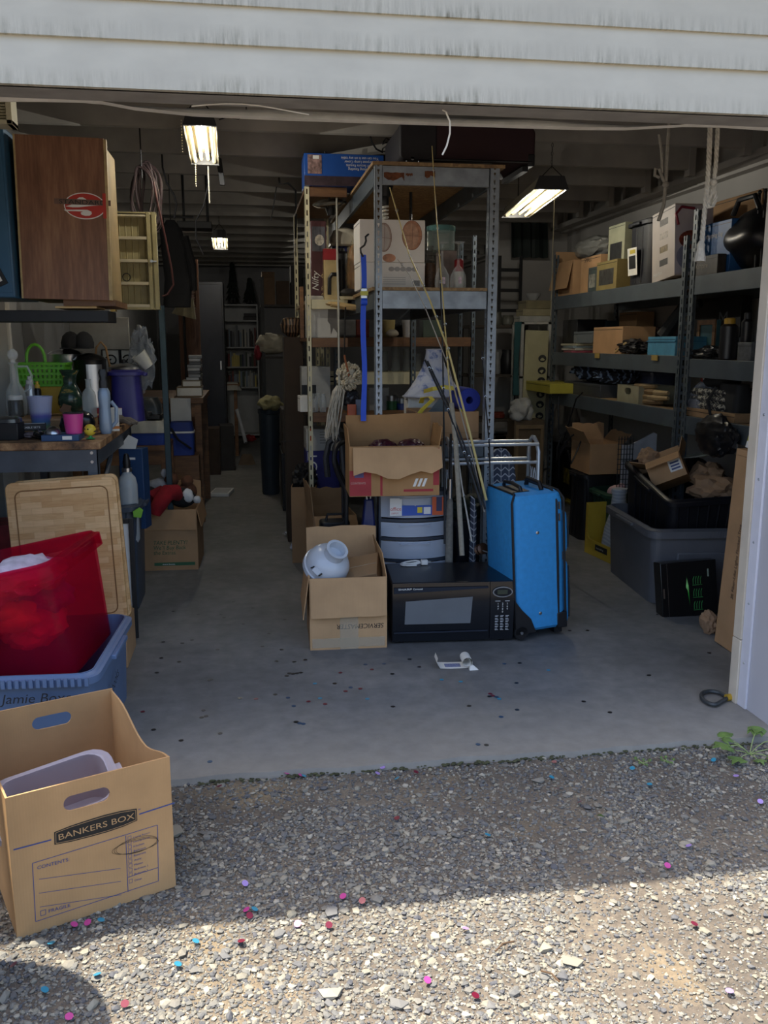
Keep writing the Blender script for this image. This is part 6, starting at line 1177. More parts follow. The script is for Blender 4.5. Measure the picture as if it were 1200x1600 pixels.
ob('loops', m, mt('cfc3a8', .9, var=.12, scale=30), mp2)['kind'] = 'stuff'; ob('core', blob(tuple(pc), 1, .1, 2, (.04, .037, .052), 1, 3), ROP, mp2)
m = M(); m.tube([pc+Vector((-.002, -.04, .0)), V(540, 565, 4.9), V(538, 555, 4.9)], .006, 6); ob('strap', m, mt('a5623c', .7), mp2); m = M(); m.tube([V(538, 556, 4.92), V(539, 500, 5.0), V(540, 480, 5.0)], .004, 5); ob('hanger', m, IRON, mp2)
bgc = V(548, 622, 4.98); one('sequin_bag', 'dark glittery bag hanging under the cream dust mop', 'bag', blob(tuple(bgc), 1, .15, 2, (.055, .04, .05), 3, 4, .1), mt('36363a', .35, .4, var=.6, scale=120))
for i, (p0, p1, pt, pb, lab, c) in enumerate(((531, 545, 632, 668, 'orange and white packet on the lower deck by the mop', 'b8552a'), (545, 562, 625, 668, 'blue-grey plastic sleeve standing beside the orange packet', '5a6278'), (534, 548, 655, 690, 'navy folded cloth behind the open red-printed box', '1d2a55'))):
    x, w_, h_ = S(p0, p1, pt, 4.72, Z3); 
    o = TH('packet', lab, 'packet', (xat((p0+p1)/2+12, 4.72, Z3)+.0, 4.72+.03*i, Z3)); m = M(); m.loft([rring(w_, .03, .01, 0), rring(w_*1.05, .034, .012, h_*.5), rring(w_, .012, .005, h_)]); ob('pouch', m, mt(c, .5, var=.15), o)
    m = M(); m.bx(-w_*.4, w_*.4, -.0185, -.017, h_*.1, h_*.4); ob('label', m, PAPER if i == 0 else mt('8a90a0', .5), o)
# drawers, four clear drawers in a slate frame
DY = 4.36; x0, x1 = xat(593, DY, .4), xat(701, DY, .4); dw = x1-x0; dx = (x0+x1)/2; dt = zat(767, dx, DY); dd = .34; SLT = mt('2f3845', .45, var=.04)
dr = TH('drawer_unit', 'slate plastic drawer tower with clear drawers behind the microwave', 'drawers', (dx, DY, 0), R(-2))
zr = [zat(p, dx, DY) for p in (770, 812, 842, 878)]; zs = [(zat(808, dx, DY), zat(774, dx, DY)), (zat(838, dx, DY), zat(816, dx, DY)), (zat(872, dx, DY), zat(845, dx, DY)), (zat(872, dx, DY)-.13, zat(872, dx, DY)-.022), (zat(872, dx, DY)-.27, zat(872, dx, DY)-.155)]
m = M(); m.loft([rring(dw, dd, .05, dt-.025), rring(dw*1.0, dd, .05, dt-.006), rring(dw*.95, dd*.95, .05, dt)]); fr_ = ob('top', m, SLT, dr, loc=(0, dd/2, 0))
for sx in (-1, 1): m = M(); m.bx(sx*dw/2-(.02 if sx > 0 else 0), sx*dw/2+(.02 if sx < 0 else 0), .03, dd, 0, dt-.02); ob('side', m, SLT, dr, bev=.006)
zl_ = 0
for z0, z1 in zs: 
    m = M(); m.loft([[(-dw/2, .03, zz), (-dw*.25, -.006, zz), (0, -.016, zz), (dw*.25, -.006, zz), (dw/2, .03, zz), (dw/2, dd, zz), (-dw/2, dd, zz)] for zz in (z1+.004, z1+.018)]); ob('divider', m, SLT, dr)
FRO = clear('c6d0e0', .58, .22)
cnt = [('white cable bundle', 'c9c6bf'), ('pale packets', 'b9b2a6'), ('white cup', 'd2d2d0'), ('grey', '8a8f98'), ('grey', '7a8088')]
for i, (z0, z1) in enumerate(zs):
    m = M(); n = 8; out = [(-dw*.47+dw*.94*j/n, -.018+.05*((2*j/n-1)**2)-.004) for j in range(n+1)]
    m.loft([[(a, b2, zz) for a, b2 in out]+[(a, b2+.004, zz) for a, b2 in out[::-1]] for zz in (z0, z1)]); m.bx(-dw*.45, dw*.45, .03, dd-.02, z0, z0+.004); d_ = ob('drawer', m, FRO, dr)
    m = M(); m.loft([[(dw*.22*math.cos(a), -.026+.012*abs(math.cos(a)), z1-.012-(z1-z0)*.35*math.sin(a)*f) for a in [math.pi*j/10 for j in range(11)]] for f in (0, 1)], closed=False, cap0=False, cap1=False); m.bx(-dw*.22, dw*.22, -.03, -.012, z1-.014, z1-.01); ob('pull', m, FRO, d_)
    ob('contents', blob((dw*.03*(i % 3-1), .12, z0+(z1-z0)*.42), 1, .3, 2, (dw*.33, .08, (z1-z0)*.38), i, 3, .3), mt(cnt[i][1], .7, var=.25, scale=12), d_)
# store sticker on the top drawer: white, blue and orange
z0, z1 = zs[0]; hz = z1-z0; 
def stk(a, b, c, d, col, par, name, yy=0): m = M(); m.bx(dw*a, dw*b, -.0255-yy, -.025-yy, z0+hz*c, z0+hz*d); return ob(name, m, mt(col, .5, var=0), par)
top_d = [c for c in dr.children if c.name.startswith('drawer')]; s0 = stk(-.36, -.19, .12, .92, 'dcdcda', dr, 'sticker'); stk(-.19, .24, .12, .58, '2f56b0', dr, 'sticker'); stk(.24, .40, .12, .95, 'c9592e', dr, 'sticker'); stk(.30, .38, .3, .95, '33375a', dr, 'sticker', .0008); stk(.12, .22, .18, .5, 'e2e2e0', dr, 'sticker', .0008); stk(.03, .10, .24, .5, 'd9c53a', dr, 'sticker', .0008)
text('office', .026, mt('c43a2c', .5, var=0), dr, (-dw*.355, -.0262, z0+hz*.36)); text('DEPOT', .012, mt('c43a2c', .5, var=0), dr, (-dw*.34, -.0262, z0+hz*.2))
# red-printed open carton standing on the drawers
CR = cardmat('a98258'); cbz = dt+.001; x0, x1 = xat(546, 4.27, cbz), xat(684, 4.27, cbz); cw_ = x1-x0; ch_ = zat(697, (x0+x1)/2, 4.22)-cbz
dm = carton('open moving carton with red printed borders and torn flaps on the drawer tower', cw_, .26, ch_, ((x0+x1)/2, 4.35, cbz), R(-2), CR, (None, (98, .1), (92, .14), (96, .1)), fl=.1, jag=.012)
REDP2 = mt('a03438', .7, var=.08); rp = M(); rp.bx(-cw_/2+.001, -cw_*.26, -.1309, -.13, .003, ch_*.52); ob('red_panel', rp, REDP2, dm); m = M(); m.bx(-cw_*.16, -cw_*.135, -.1309, -.13, .003, ch_*.55); m.bx(cw_*.43, cw_/2-.002, -.1309, -.13, .05, ch_*.95); m.bx(cw_*.1, cw_*.43, -.1309, -.13, .02, .032); ob('red_border', m, REDP2, dm)['kind'] = 'stuff'
m = M()
for i in range(3): m.add([(cw_*(.2+.05*i), -.1312, .045), (cw_*(.23+.05*i), -.1312, .045), (cw_*(.265+.05*i), -.1312, .085), (cw_*(.235+.05*i), -.1312, .085)], [(0, 1, 2, 3)])
ob('white_mark', m, PAPER, dm)['kind'] = 'stuff'; text('CONTENTS', .014, mt('c9a79a', .7, var=0), dm, (-cw_/2+.006, -.1318, ch_*.25)); m = M(); m.bx(-cw_/2+.025, -cw_/2+.07, -.1318, -.131, ch_*.38, ch_*.5); ob('blue_print', m, mt('5a5580', .7, var=0), dm)
big = M(); n = 8; big.loft([[(-cw_*.46+cw_*.98*i/n, -.135-.012*math.sin(i*.5)-(.05 if 0 else 0), ch_-.005+.0), (-cw_*.46+cw_*.98*i/n, -.165-.02*math.sin(3.14*i/n), ch_*.44+.02*math.sin(i*1.3)+(.05 if i == n else 0)), (-cw_*.46+cw_*.98*i/n, -.160-.02*math.sin(3.14*i/n), ch_*.44+.02*math.sin(i*1.3)+(.05 if i == n else 0)), (-cw_*.46+cw_*.98*i/n, -.131-.012*math.sin(i*.5), ch_-.005)] for i in range(n+1)]); ob('front_flap', big, CARD, dm)
for i, xx in enumerate((-.04, .1)): one('bead_coil', ('dark maroon beaded garland in the red-printed carton, left heap', 'dark maroon beaded garland in the red-printed carton, right heap')[i], 'garland', blob((0, 0, 0), 1, .1, 8, (.075, .06, .05), i, 4, .15), mt('3a1020', .4, var=.3, scale=60), (dm.location.x+xx, 4.36, cbz+ch_-.03), group='maroon garlands')
# microwave oven
mx0, my0 = G(612, 1008); mx1, my1 = G(802, 1003); mrz = math.atan2(my1-my0, mx1-mx0); mw = math.dist((mx0, my0), (mx1, my1)); mh = zat(911, mx0, my0)-.004; md = .39
mo = TH('microwave', 'black countertop microwave oven standing on the concrete floor', 'microwave', (mx0, my0, 0), mrz); MB = mt('14171d', .16, var=.02); f0 = .012; mh -= f0
m = M(); m.bx(0, mw, .012, md, f0, f0+mh); ob('cabinet', m, mt('181c24', .3, .2, var=.04), mo, bev=.006)
dW = mw*.80
def bulge(m, x0, x1, z0, z1, n=8, b=.016, t=.02): m.loft([[(x0, .02, z0+(z1-z0)*i/n), (x1, .02, z0+(z1-z0)*i/n), (x1, .012-b*math.sin(math.pi*(.12+.76*i/n)), z0+(z1-z0)*i/n), (x0, .012-b*math.sin(math.pi*(.12+.76*i/n)), z0+(z1-z0)*i/n)] for i in range(n+1)])
m = M(); bulge(m, .004, dW-.002, f0+.002, f0+mh-.002); dor = ob('door', m, MB, mo)
m = M(); bulge(m, dW+.001, mw-.003, f0+.002, f0+mh-.002); pan = ob('control_panel', m, MB, mo)
zz = lambda f: f0+mh*f
m = M(); m.add([(dW*.13, -.0046, zz(.31)), (dW*.80, -.0046, zz(.31)), (dW*.82, -.0046, zz(.76)), (dW*.14, -.0046, zz(.70))], [(0, 1, 2, 3)]); ob('window', m, mt('6d7175', .2, var=.06, scale=6), dor)
m = M(); m.add([(0.01, -.0055, zz(.83)), (dW-.01, -.0055, zz(.9)), (dW-.01, -.0055, zz(.93)), (.01, -.0055, zz(.93))], [(0, 1, 2, 3)]); ob('trim_curve', m, mt('2a303c', .1, .3, var=0), dor)
m = M(); m.tube([(.01, -.004, zz(.165)), (dW*.5, -.006, zz(.17)), (dW-.01, -.004, zz(.175))], .004, 6); ob('ridge', m, mt('2e3440', .15, var=0), dor)
line_text('SHARP', (dW*.065, zz(.89)), (dW*.20, zz(.893)), dor, INKW, .009, -.0072); line_text('Carousel', (dW*.215, zz(.893)), (dW*.31, zz(.896)), dor, INKW, .009, -.0072)
pcx = (dW+mw)/2; m = M(); m.prism([(pcx+.048*math.cos(a), zz(.83)+.026*math.sin(a)) for a in [6.28*i/28 for i in range(28)]], .003, T=Matrix.Translation((0, -.0072, 0))); ov = ob('display_bezel', m, mt('a9acb0', .2, .8, var=0), pan); m = M(); m.prism([(pcx+.042*math.cos(a), zz(.83)+.021*math.sin(a)) for a in [6.28*i/28 for i in range(28)]], .0015, T=Matrix.Translation((0, -.009, 0))); ob('display_field', m, MB, ov); m = M(); m.bx(pcx-.026, pcx+.022, -.0105, -.009, zz(.795), zz(.87)); ob('display', m, mt('3f4437', .2, var=0), ov)
for r_ in range(4):
    for c_ in range(3):
        s_ = ('1', '2', '3', '4', '5', '6', '7', '8', '9', '', '0', '')[r_*3+c_]
        if s_: text(s_, .0125, INKW, pan, (pcx-.024+c_*.022, -.0058, zz(.615-r_*.045)))
m = M()
for r_ in range(6):
    for c_ in range(3): 
        for q_ in range(2): m.bx(pcx-.034+c_*.025, pcx-.018+c_*.025-.004*((r_+q_) % 2), -.0052, -.0048, zz(.42-r_*.045-q_*.016), zz(.428-r_*.045-q_*.016))
m.bx(pcx-.034, pcx-.01, -.0052, -.0048, zz(.67), zz(.68)); m.bx(pcx+.012, pcx+.034, -.0052, -.0048, zz(.67), zz(.68)); ob('key_legend', m, mt('b9bcc0', .5, var=0), pan)['kind'] = 'stuff'
for a, b2 in ((.05, .04), (mw-.05, .04), (.05, md-.05), (mw-.05, md-.05)): m = M(); m.lathe([(.014, 0), (.016, f0+.002)], 10, c=(a, b2, 0)); ob('foot', m, BLK, mo)
m = M()
for i in range(7): m.bx(-.0012, 0, .05+i*.03, .065+i*.03, zz(.3), zz(.6))
ob('vent_slot', m, IRON, mo)['kind'] = 'stuff'
# white charger cord on the microwave
ccx, ccy = xat(640, my0+.33, f0+mh+.01), my0+.33; chg = TH('charger', 'white charger with coiled cord lying on the microwave', 'charger', (ccx, ccy, f0+mh)); m = M(); m.tube(soft([(.055, 0, .012), (.02, -.01, .006), (-.03, -.02, .006), (-.045, .0, .008), (-.02, .02, .012), (.03, .012, .02), (.05, .004, .016), (.0, -.005, .01), (-.035, -.005, .012), (-.02, -.025, .006), (.03, -.028, .006)]), .0042, 7); ob('cord', m, WHT, chg)
m = M(); m.box((.075, 0, .014), (.035, .03, .026)); ob('plug_body', m, WHT, chg, bev=.005); m = M(); m.bx(.092, .108, -.009, -.006, .012, .017); m.bx(.092, .108, .006, .009, .012, .017); ob('prong', m, STEEL, chg)['kind'] = 'stuff'
# open carton left of it with a white enamel lamp and a taped parcel
sx0, sy0 = G(487, 1017); sx1, sy1 = G(607, 1012); sw_ = math.dist((sx0, sy0), (sx1, sy1)); shh = zat(905, sx0, sy0)
sm_ = carton('open cardboard box with a folded-down front flap left of the microwave', sw_, .40, shh, ((sx0+sx1)/2+.0, sy0+.2, 0), math.atan2(sy1-sy0, sx1-sx0), CARD, ((262, .185), (80, .12), (100, .16), (262, .2)), jag=.008)
for s_, xx, sz_ in (('SERVICEMASTER', .165, .032),): t_ = text(s_, sz_, INK, sm_, (xx, -.2013, .12), rot=(R(90), R(180), 0), shear=.15, sx=.95)
TAPE = clear('d8c9ae', .35, .1); m = M(); m.bx(-.04, .045, -.2016, -.2005, 0, .2); m.bx(-sw_/2+.01, sw_/2-.01, -.2014, -.2005, .01, .055); ob('packing_tape', m, TAPE, sm_)
ENA = mt('c6ced8', .25, var=.03); hx, hz = xat(512, sy0+.1, .36), shh+.03
ht = TH('pendant_shade', 'white enamel lamp dome lying tilted in the open box left of the microwave', 'lamp shade', (hx, sy0+.13, hz), rot=(R(38), R(24), 0)); m = M(); m.lathe([(.108, -.035), (.112, -.03), (.112, -.008), (.106, -.004), (.106, .0), (.1, .036), (.08, .068), (.05, .084), (.044, .086)], 36, cap0=False, cap1=False); m.lathe([(.102, -.03), (.096, .032), (.05, .08)], 36, cap0=False, cap1=True); ob('dome', m, ENA, ht)
m = M(); m.lathe([(.047, 0), (.049, .008), (.046, .016), (.046, .042), (.053, .046), (.053, .053), (.04, .053), (.04, .01)], 26, T=frame(0, .0, .078)); ob('neck', m, ENA, ht)
def on_dome(phi, z, r_): return frame(r_*math.cos(R(phi)), r_*math.sin(R(phi)), z, 0, 0, R(phi+90)) @ Matrix.Rotation(R(-35), 4, 'X')
m = M(); m.box((0, 0, 0), (.04, .004, .026)); o2 = ob('plate', m, ENA, ht, bev=.002); o2.matrix_local = on_dome(-120, .034, .101)
for phi, z, tw in ((-134, .034, 0), (-106, .034, 0), (-78, .02, 25)): m = M(); m.box((0, -.002, 0), (.006, .004, .02)); o2 = ob('slot', m, BLK, ht); o2.matrix_local = on_dome(phi, z, .1025) @ Matrix.Rotation(R(tw+20), 4, 'Y')
prodbox('parcel', 'small cardboard parcel sealed with clear tape lying in the open box', .18, .16, .12, (xat(575, sy0+.14, .3), sy0+.19, shh-.115), rot=(R(26), R(-14), R(-18)), mat=CARD3, seam=TAPE)
bpy.data.objects['parcel'].location.z = shh-.09
prodbox('cardboard_box', 'plain box filling the bottom of the open box left of the microwave', sw_*.8, .3, shh*.55, ((sx0+sx1)/2, sy0+.2, .007), mat=CARD3)
# blue suitcase on end
SB = mt('2f8fd0', .7, var=.05, scale=40, bump=.15, bs=400); ax, ay = G(803, 1003); bx2, by2 = G(872, 992); 
zs0 = .0; sd_ = .27; rzs = R(7); bs = TH('suitcase', 'bright blue upright suitcase with black piping beside the microwave', 'suitcase', (ax+.012, ay-.004, .006), rot=(0, R(-3.5), rzs)); H0 = zat(775, ax, ay)-.0; LW = .36
# local: x = thickness (0..T), y = length of side (0..LW), z up
Tn = .262; m = M(); m.loft([[(a+Tn/2, b+LW/2, z) for a, b, _ in rring(Tn-f*2, LW-f*2, .04, 0)] for z, f in ((.035, .012), (.05, 0), (H0-.05, 0), (H0-.012, .008), (H0, .03))]); ob('shell', m, SB, bs)
PIP = mt('16181d', .6, var=0); m = M()
for yy, xx in ((0.004, .0), (.004, Tn)): m.tube([(xx, yy+.006, .05), (xx, yy+.004, H0-.04), (xx+(.02 if xx == 0 else -.02), yy+.02, H0-.003), (xx+(.02 if xx == 0 else -.02), LW-.03, H0-.003)], .006, 7)
ob('piping', m, PIP, bs)['kind'] = 'stuff'
m = M(); m.tube([(Tn-.04, .006, .05), (Tn-.04, .0, H0*.5), (Tn-.04, .003, H0-.05), (Tn-.05, .03, H0+.001), (Tn-.05, LW-.03, H0+.001)], .007, 7); ob('zipper', m, PIP, bs)
for zc, hh in ((H0*.70, H0*.27), (H0*.28, H0*.42)): m = M(); m.loft([[(a*f+Tn+.012, b+LW*.5, zc+zz_) for a, b, _ in rring(.05, LW-.06, .02, 0)] for zz_, f in ((-hh/2, .6), (-hh/2+.03, 1), (hh/2-.03, 1), (hh/2, .6))]); p_ = ob('pocket', m, SB, bs); m = M(); m.tube([(Tn+.03, .035, zc-hh/2+.02), (Tn+.032, .03, zc), (Tn+.03, .035, zc+hh/2-.02)], .005, 6); ob('pocket_zip', m, PIP, p_)
for zc in (H0*.9, H0*.82, H0*.36): m = M(); m.box((Tn-.03 if zc != H0*.36 else Tn+.035, -.006 if zc != H0*.36 else .03, zc), (.007, .004, .035)); ob('zip_pull', m, CHROME, bs)
for xx, zc in ((Tn*.46, H0*.73), (Tn*.48, H0*.17)): m = M(); m.lathe([(.008, 0), (.008, .003), (.004, .004)], 12, T=frame(xx, .0005, zc, R(90))); ob('stud', m, STEEL, bs)
m = M(); m.bx(.015, .11, .05, .24, H0-.004, H0+.003); ob('handle_plate', m, BLK, bs, bev=.002); m = M(); m.tube([(.07, .06, H0), (.07, .07, H0+.02), (.07, .16, H0+.028), (.07, .25, H0+.02), (.07, .26, H0)], .009, 8); ob('carry_handle', m, BLK, bs)
m = M(); m.tube([(.17, .05, H0), (.17, .07, H0+.03), (.17, .2, H0+.035), (.17, .22, H0)], .011, 8); ob('grab_handle', m, BLK, bs)
m = M(); m.prism([(-.004, .03), (.1, .03), (.075, .1), (.03, .15), (-.004, .2)], .008, T=Matrix.Translation((0, -.006, 0))); m.bx(-.006, .0, 0, LW*.5, .03, .2); ob('wheel_guard', m, BLK, bs)
for yy in (.0, LW-.06): m = M(); m.lathe([(.012, 0), (.032, .002), (.036, .008), (.036, .02), (.032, .026), (.01, .026)], 20, T=frame(.025, yy+.02, .036, R(90))); wh = ob('wheel', m, BLK, bs); m = M(); m.lathe([(.009, 0), (.007, .004)], 10, T=frame(.025, yy-.006, .036, R(90))); ob('hub', m, STEEL, wh)
m = M(); m.bx(Tn-.05, Tn+.005, -.002, .06, .03, .11); ob('corner_guard', m, BLK, bs, bev=.006); m = M(); m.bx(Tn-.05, Tn-.01, .03, LW-.05, 0, .036); ob('stand_foot', m, BLK, bs)
# silver tube rack behind the suitcase
TB = mt('b3b7ba', .32, .5, var=.04); cY0, cY1 = 4.52, 4.90; cx0_, cx1_ = xat(707, 4.3, .9), xat(846, 4.3, .9); cY0 = 4.34; cY1 = 4.47; zc_ = zat(686, cx1_, 4.3); rk = TH('tube_rack', 'silver tubular rack with arched ends standing behind the blue suitcase', 'rack')
zA, zBm = zat(694, cx1_, cY0), zat(722, cx1_, cY0)
for xx in (cx0_, cx1_):
    m = M(); m.tube([(xx, cY0, 0), (xx, cY0, zc_-.07), (xx-.004, cY0+.02, zc_-.025), (xx-.006, cY0+.06, zc_), (xx-.008, cY1-.05, zc_), (xx-.01, cY1-.01, zc_-.03), (xx-.01, cY1, zc_-.07), (xx-.01, cY1, 0)], .0105, 9); ob('arched_end', m, TB, rk)
    m = M()
    for j in range(4): m.tube([(xx-.004, cY0+.03+j*.033, .25), (xx-.004, cY0+.03+j*.033, zBm-.05-.01*abs(j-1.5)), (xx-.004, cY0+.045+j*.033, zBm-.035)], .0028, 6)
    ob('wire', m, TB, rk)['kind'] = 'stuff'
for yy, z in ((cY0, zA), (cY0, zBm), (cY1, zA+.004), (cY1, zBm+.004), (cY0, .16), (cY1, .16)): m = M(); m.tube([(cx0_, yy, z), (cx1_, yy, z)], .0085, 8); ob('rail', m, TB, rk)
# ironing board with chevron cover
k = NT('chevron print'); sp = k.n('SeparateXYZ'); k.l(k.coord(), sp.inputs[0]); 
def mth(op, a, b=None):
    q_ = k.n('Math', operation=op)
    for i, v in enumerate((a, b)):
        if v is None: continue
        if isinstance(v, (int, float)): q_.inputs[i].default_value = v
        else: k.l(v, q_.inputs[i])
    return q_.outputs[0]
tri = mth('PINGPONG', sp.outputs[0], .022); zz_ = mth('MODULO', mth('ADD', mth('MULTIPLY', tri, -.9), mth('ADD', sp.outputs[2], 5)), .034); ln = mth('LESS_THAN', zz_, .007); vl = mth('LESS_THAN', tri, .0016); lines = mth('MAXIMUM', ln, vl)
k.l(k.mix(lines, lin('475064'), lin('c3c7d0')), k.b.inputs['Base Color']); k.b.inputs['Roughness'].default_value = .8; CHV = k.m
ib = TH('ironing_board', 'ironing board with blue-grey chevron cover standing on end behind the suitcase', 'ironing board', (xat(788, 4.52, .5), 4.55, .002), rot=(R(-4), 0, 0)); ih = zat(702, 1.3, 4.55); m = M(); pr = [(-.085, 0), (.085, 0), (.085, ih-.17), (.078, ih-.1), (.06, ih-.04), (.03, ih-.008), (0, ih), (-.03, ih-.008), (-.06, ih-.04), (-.078, ih-.1), (-.085, ih-.17)]; m.prism(pr, .03); ob('cover', m, CHV, ib, bev=.008)
m = M(); m.tube([(-.05, .04, .1), (.03, .05, ih*.7)], .008, 6); m.tube([(.05, .04, .1), (-.03, .05, ih*.7)], .008, 6); ob('folded_leg', m, TB, ib)['kind'] = 'stuff'
ibb = TH('ironing_board', 'second chevron-covered board, only a strip showing left of the first', 'ironing board', (xat(741, 4.5, .5), 4.50, .002)); m = M(); m.prism([(-.02, 0), (.015, 0), (.015, .5), (.005, .58), (-.02, .6)], .025); ob('cover', m, CHV, ibb, bev=.006)
# fishing rods
CRK = mt('c2ab7a', .8, var=.12, scale=60); 
def rod(lab, pts, c, r0, r1, grip=None, guides=4, label_c=None, butt=.0):
    pts = [V(*p) for p in pts]; n = len(pts); o = TH('fishing_rod', lab, 'fishing rod', pts[0], group='fishing rods'); q0 = pts[0]; L = [q-q0 for q in pts]
    fine = [];
    for i in range(n-1):
        for j in range(6): fine.append(L[i].lerp(L[i+1], j/6))
    fine.append(L[-1]); N_ = len(fine)
    m = M(); m.tube(fine, [r0+(r1-r0)*i/(N_-1) for i in range(N_)], 7); ob('blank', m, mt(c, .4, var=.06), o)
    if grip:
        a, b2, gc = grip; k0, k1 = int(a*(N_-1)), int(b2*(N_-1)); m = M(); m.tube(fine[k0:k1+1], r0*2.1, 9); ob('grip', m, mt(gc, .8, var=.1, scale=60), o)
    for g_i in range(guides):
        t_ = .42+.54*g_i/max(1, guides-1); p = fine[min(N_-1, int(t_*(N_-1)))]; m = M(); m.tube([(p.x+.006*math.cos(a), p.y-.008, p.z+.006*math.sin(a)) for a in [6.28*j/10 for j in range(10)]], .0014, 4, closed=True); m.tube([(p.x, p.y, p.z-.015), (p.x, p.y-.006, p.z-.004)], .0014, 4); ob('line_guide', m, STEEL, o)['kind'] = 'stuff'
    return o
rod('pale yellow fishing rod, the tallest one, leaning to the right', [(760, 782, 4.12), (735, 680, 4.22), (700, 545, 4.3), (672, 470, 4.36), (640, 400, 4.4), (609, 293, 4.43)], 'c9b878', .007, .0025, None, 5)
rod('pale yellow fishing rod standing nearly straight up past the right wine glass', [(722, 868, 4.05), (712, 690, 4.2), (702, 600, 4.28), (696, 520, 4.34), (690, 440, 4.38), (682, 340, 4.42), (675, 228, 4.44)], 'c2b074', .006, .002, (.0, .28, '8f8a7c'), 5)
rod('black fishing rod standing straight up in the tube rack', [(695, 850, 4.22), (694, 700, 4.34), (692, 560, 4.42), (688, 440, 4.44), (686, 390, 4.45)], '1b1c1e', .006, .002, None, 4)
rod('thin pale fishing rod crossing behind the others with its tip at the white boxes', [(757, 800, 4.14), (740, 720, 4.22), (700, 570, 4.32), (664, 480, 4.38), (640, 430, 4.41), (621, 405, 4.43)], 'a9a39a', .004, .0015, None, 4)
rod('black fishing rod with a broken top leaning in front of the lampshade', [(752, 790, 4.08), (730, 720, 4.16), (700, 640, 4.24), (664, 562, 4.3)], '17181a', .007, .005, None, 3)
rod('second black fishing rod running beside the broken one', [(758, 796, 4.13), (738, 728, 4.2), (704, 640, 4.28), (668, 564, 4.34)], '202124', .0055, .004, None, 3)
rod('slim rod with an orange tip standing against the right front post', [(766, 790, 4.2), (765, 700, 4.3), (758, 620, 4.4), (753, 548, 4.44)], '1d1d20', .004, .003, None, 3)
rod('short white rod crossing low inside the tube rack', [(737, 846, 4.24), (722, 760, 4.3), (714, 700, 4.36)], 'c9c7be', .005, .003, None, 2)
x, y = xat(716, 4.18, .4), 4.18; m = M(); lathing('rod_butt', 'grey cork-gripped rod butt standing between drawers and tube rack', 'rod butt', (x-.01, 4.335, 0), [('butt', [(.02, 0), (.02, .33), (.017, .6), (.012, .62)], mt('7d7a72', .85, var=.15, scale=50)), ('reel_seat', [(.012, .62), (.013, .72)], STEEL), ('shaft', [(.008, .72), (.006, .95)], IRON)])
rl = TH('fishing_reel', 'dark fishing reel down between the tube rack and the suitcase', 'reel', (xat(752, 4.33, .35), 4.33, .35)); m = M(); m.lathe([(.02, -.03), (.03, -.025), (.02, -.02), (.02, .02), (.03, .025), (.02, .03)], 16, T=frame(0, 0, 0, R(70), R(20), 0)); ob('spool', m, mt('4a3326', .3, .5), rl); m = M(); m.tube([(0, -.03, 0), (.03, -.05, -.01), (.05, -.05, -.03)], .004, 6); m.ball((.055, -.05, -.035), .01, seg=8, rings=6); ob('crank', m, STEEL, rl); m = M(); m.tube([(0, 0, -.02), (0, .0, -.35)], .006, 6); ob('stem', m, IRON, rl)
bn2 = tote('storage_tote', 'dark slate tote inside the foot of the tube rack', 'tote', .3, .24, .42, mt('1d2230', .5), (xat(735, 4.85, .2), 4.87, 0), ribs=3)
m = M(); one('bag', 'dark green crumpled bag on top of the dark slate tote', 'bag', blob((0, 0, 0), 1, .3, 2, (.13, .1, .08), 3, 4, .3), mt('27352c', .6), (xat(735, 4.85, .5), 4.87, .47))
# hand truck, gold-lined carton, black case and blue bag left of the drawers
htk = TH('hand_truck', 'black bent tube hand truck handle left of the drawer tower', 'hand truck'); m = M(); pts = [V(541, 868, 4.55), V(541, 800, 4.55), V(540, 768, 4.55), (V(530, 745, 4.55)), V(523, 725, 4.55), V(523, 708, 4.56), V(528, 696, 4.58), V(540, 690, 4.62), V(556, 690, 4.66)]; m.tube(soft([(pts[0].x, pts[0].y, .05)]+pts), .013, 10); ob('frame_tube', m, BLK, htk)
m = M(); m.tube([(p[0]+.02, p[1]+.22, p[2]) for p in [(pts[0].x, pts[0].y, .05)]+pts[:7]], .013, 10); ob('frame_tube', m, BLK, htk); m = M(); m.bx(pts[0].x-.02, pts[0].x+.18, 4.52, 4.85, 0.0, .012); ob('toe_plate', m, IRON, htk); m = M(); m.bx(pts[0].x-.012, pts[0].x+.03, 4.55, 4.77, .3, .33); m.bx(pts[0].x-.012, pts[0].x+.03, 4.55, 4.77, .012, .06); ob('cross_bar', m, BLK, htk)['kind'] = 'stuff'
x0, x1 = xat(488, 4.95, .2), xat(556, 4.95, .2); hz = zat(808, x0, 4.95); gx_ = carton('open cardboard box with shiny gold-taped flap under the cream unit', x1-x0, .36, hz, ((x0+x1)/2, 5.14, 0), R(3), CARD3, ((215, .1), None, (88, .12), (95, .18)), jag=.02); m = M()
for i in range(16): a, b2 = rg.uniform(-.09, .02), rg.uniform(-.02, .06); m.bx(a, a+.014, -.2, -.199, hz-.05+b2*.7, hz-.045+b2*.7+.012)
m = M(); x, w_, h_ = S(502, 548, 835, 4.72, 0); kc = TH('case', 'black hard case with red side standing before the gold-taped box', 'case', (x, 4.76, 0)); m = M(); m.loft([rring(w_, .12, .03, 0), rring(w_, .12, .03, h_*1.2)]); ob('shell', m, BLK, kc, bev=.01); m = M(); m.bx(w_/2-.02, w_/2+.004, -.064, .05, .02, h_*.9); ob('red_side', m, mt('7a2424', .5), kc); m = M(); m.tube([(-.05, -.02, h_*1.2), (-.04, -.02, h_*1.3), (.04, -.02, h_*1.3), (.05, -.02, h_*1.2)], .008, 6); ob('handle', m, BLK, kc)
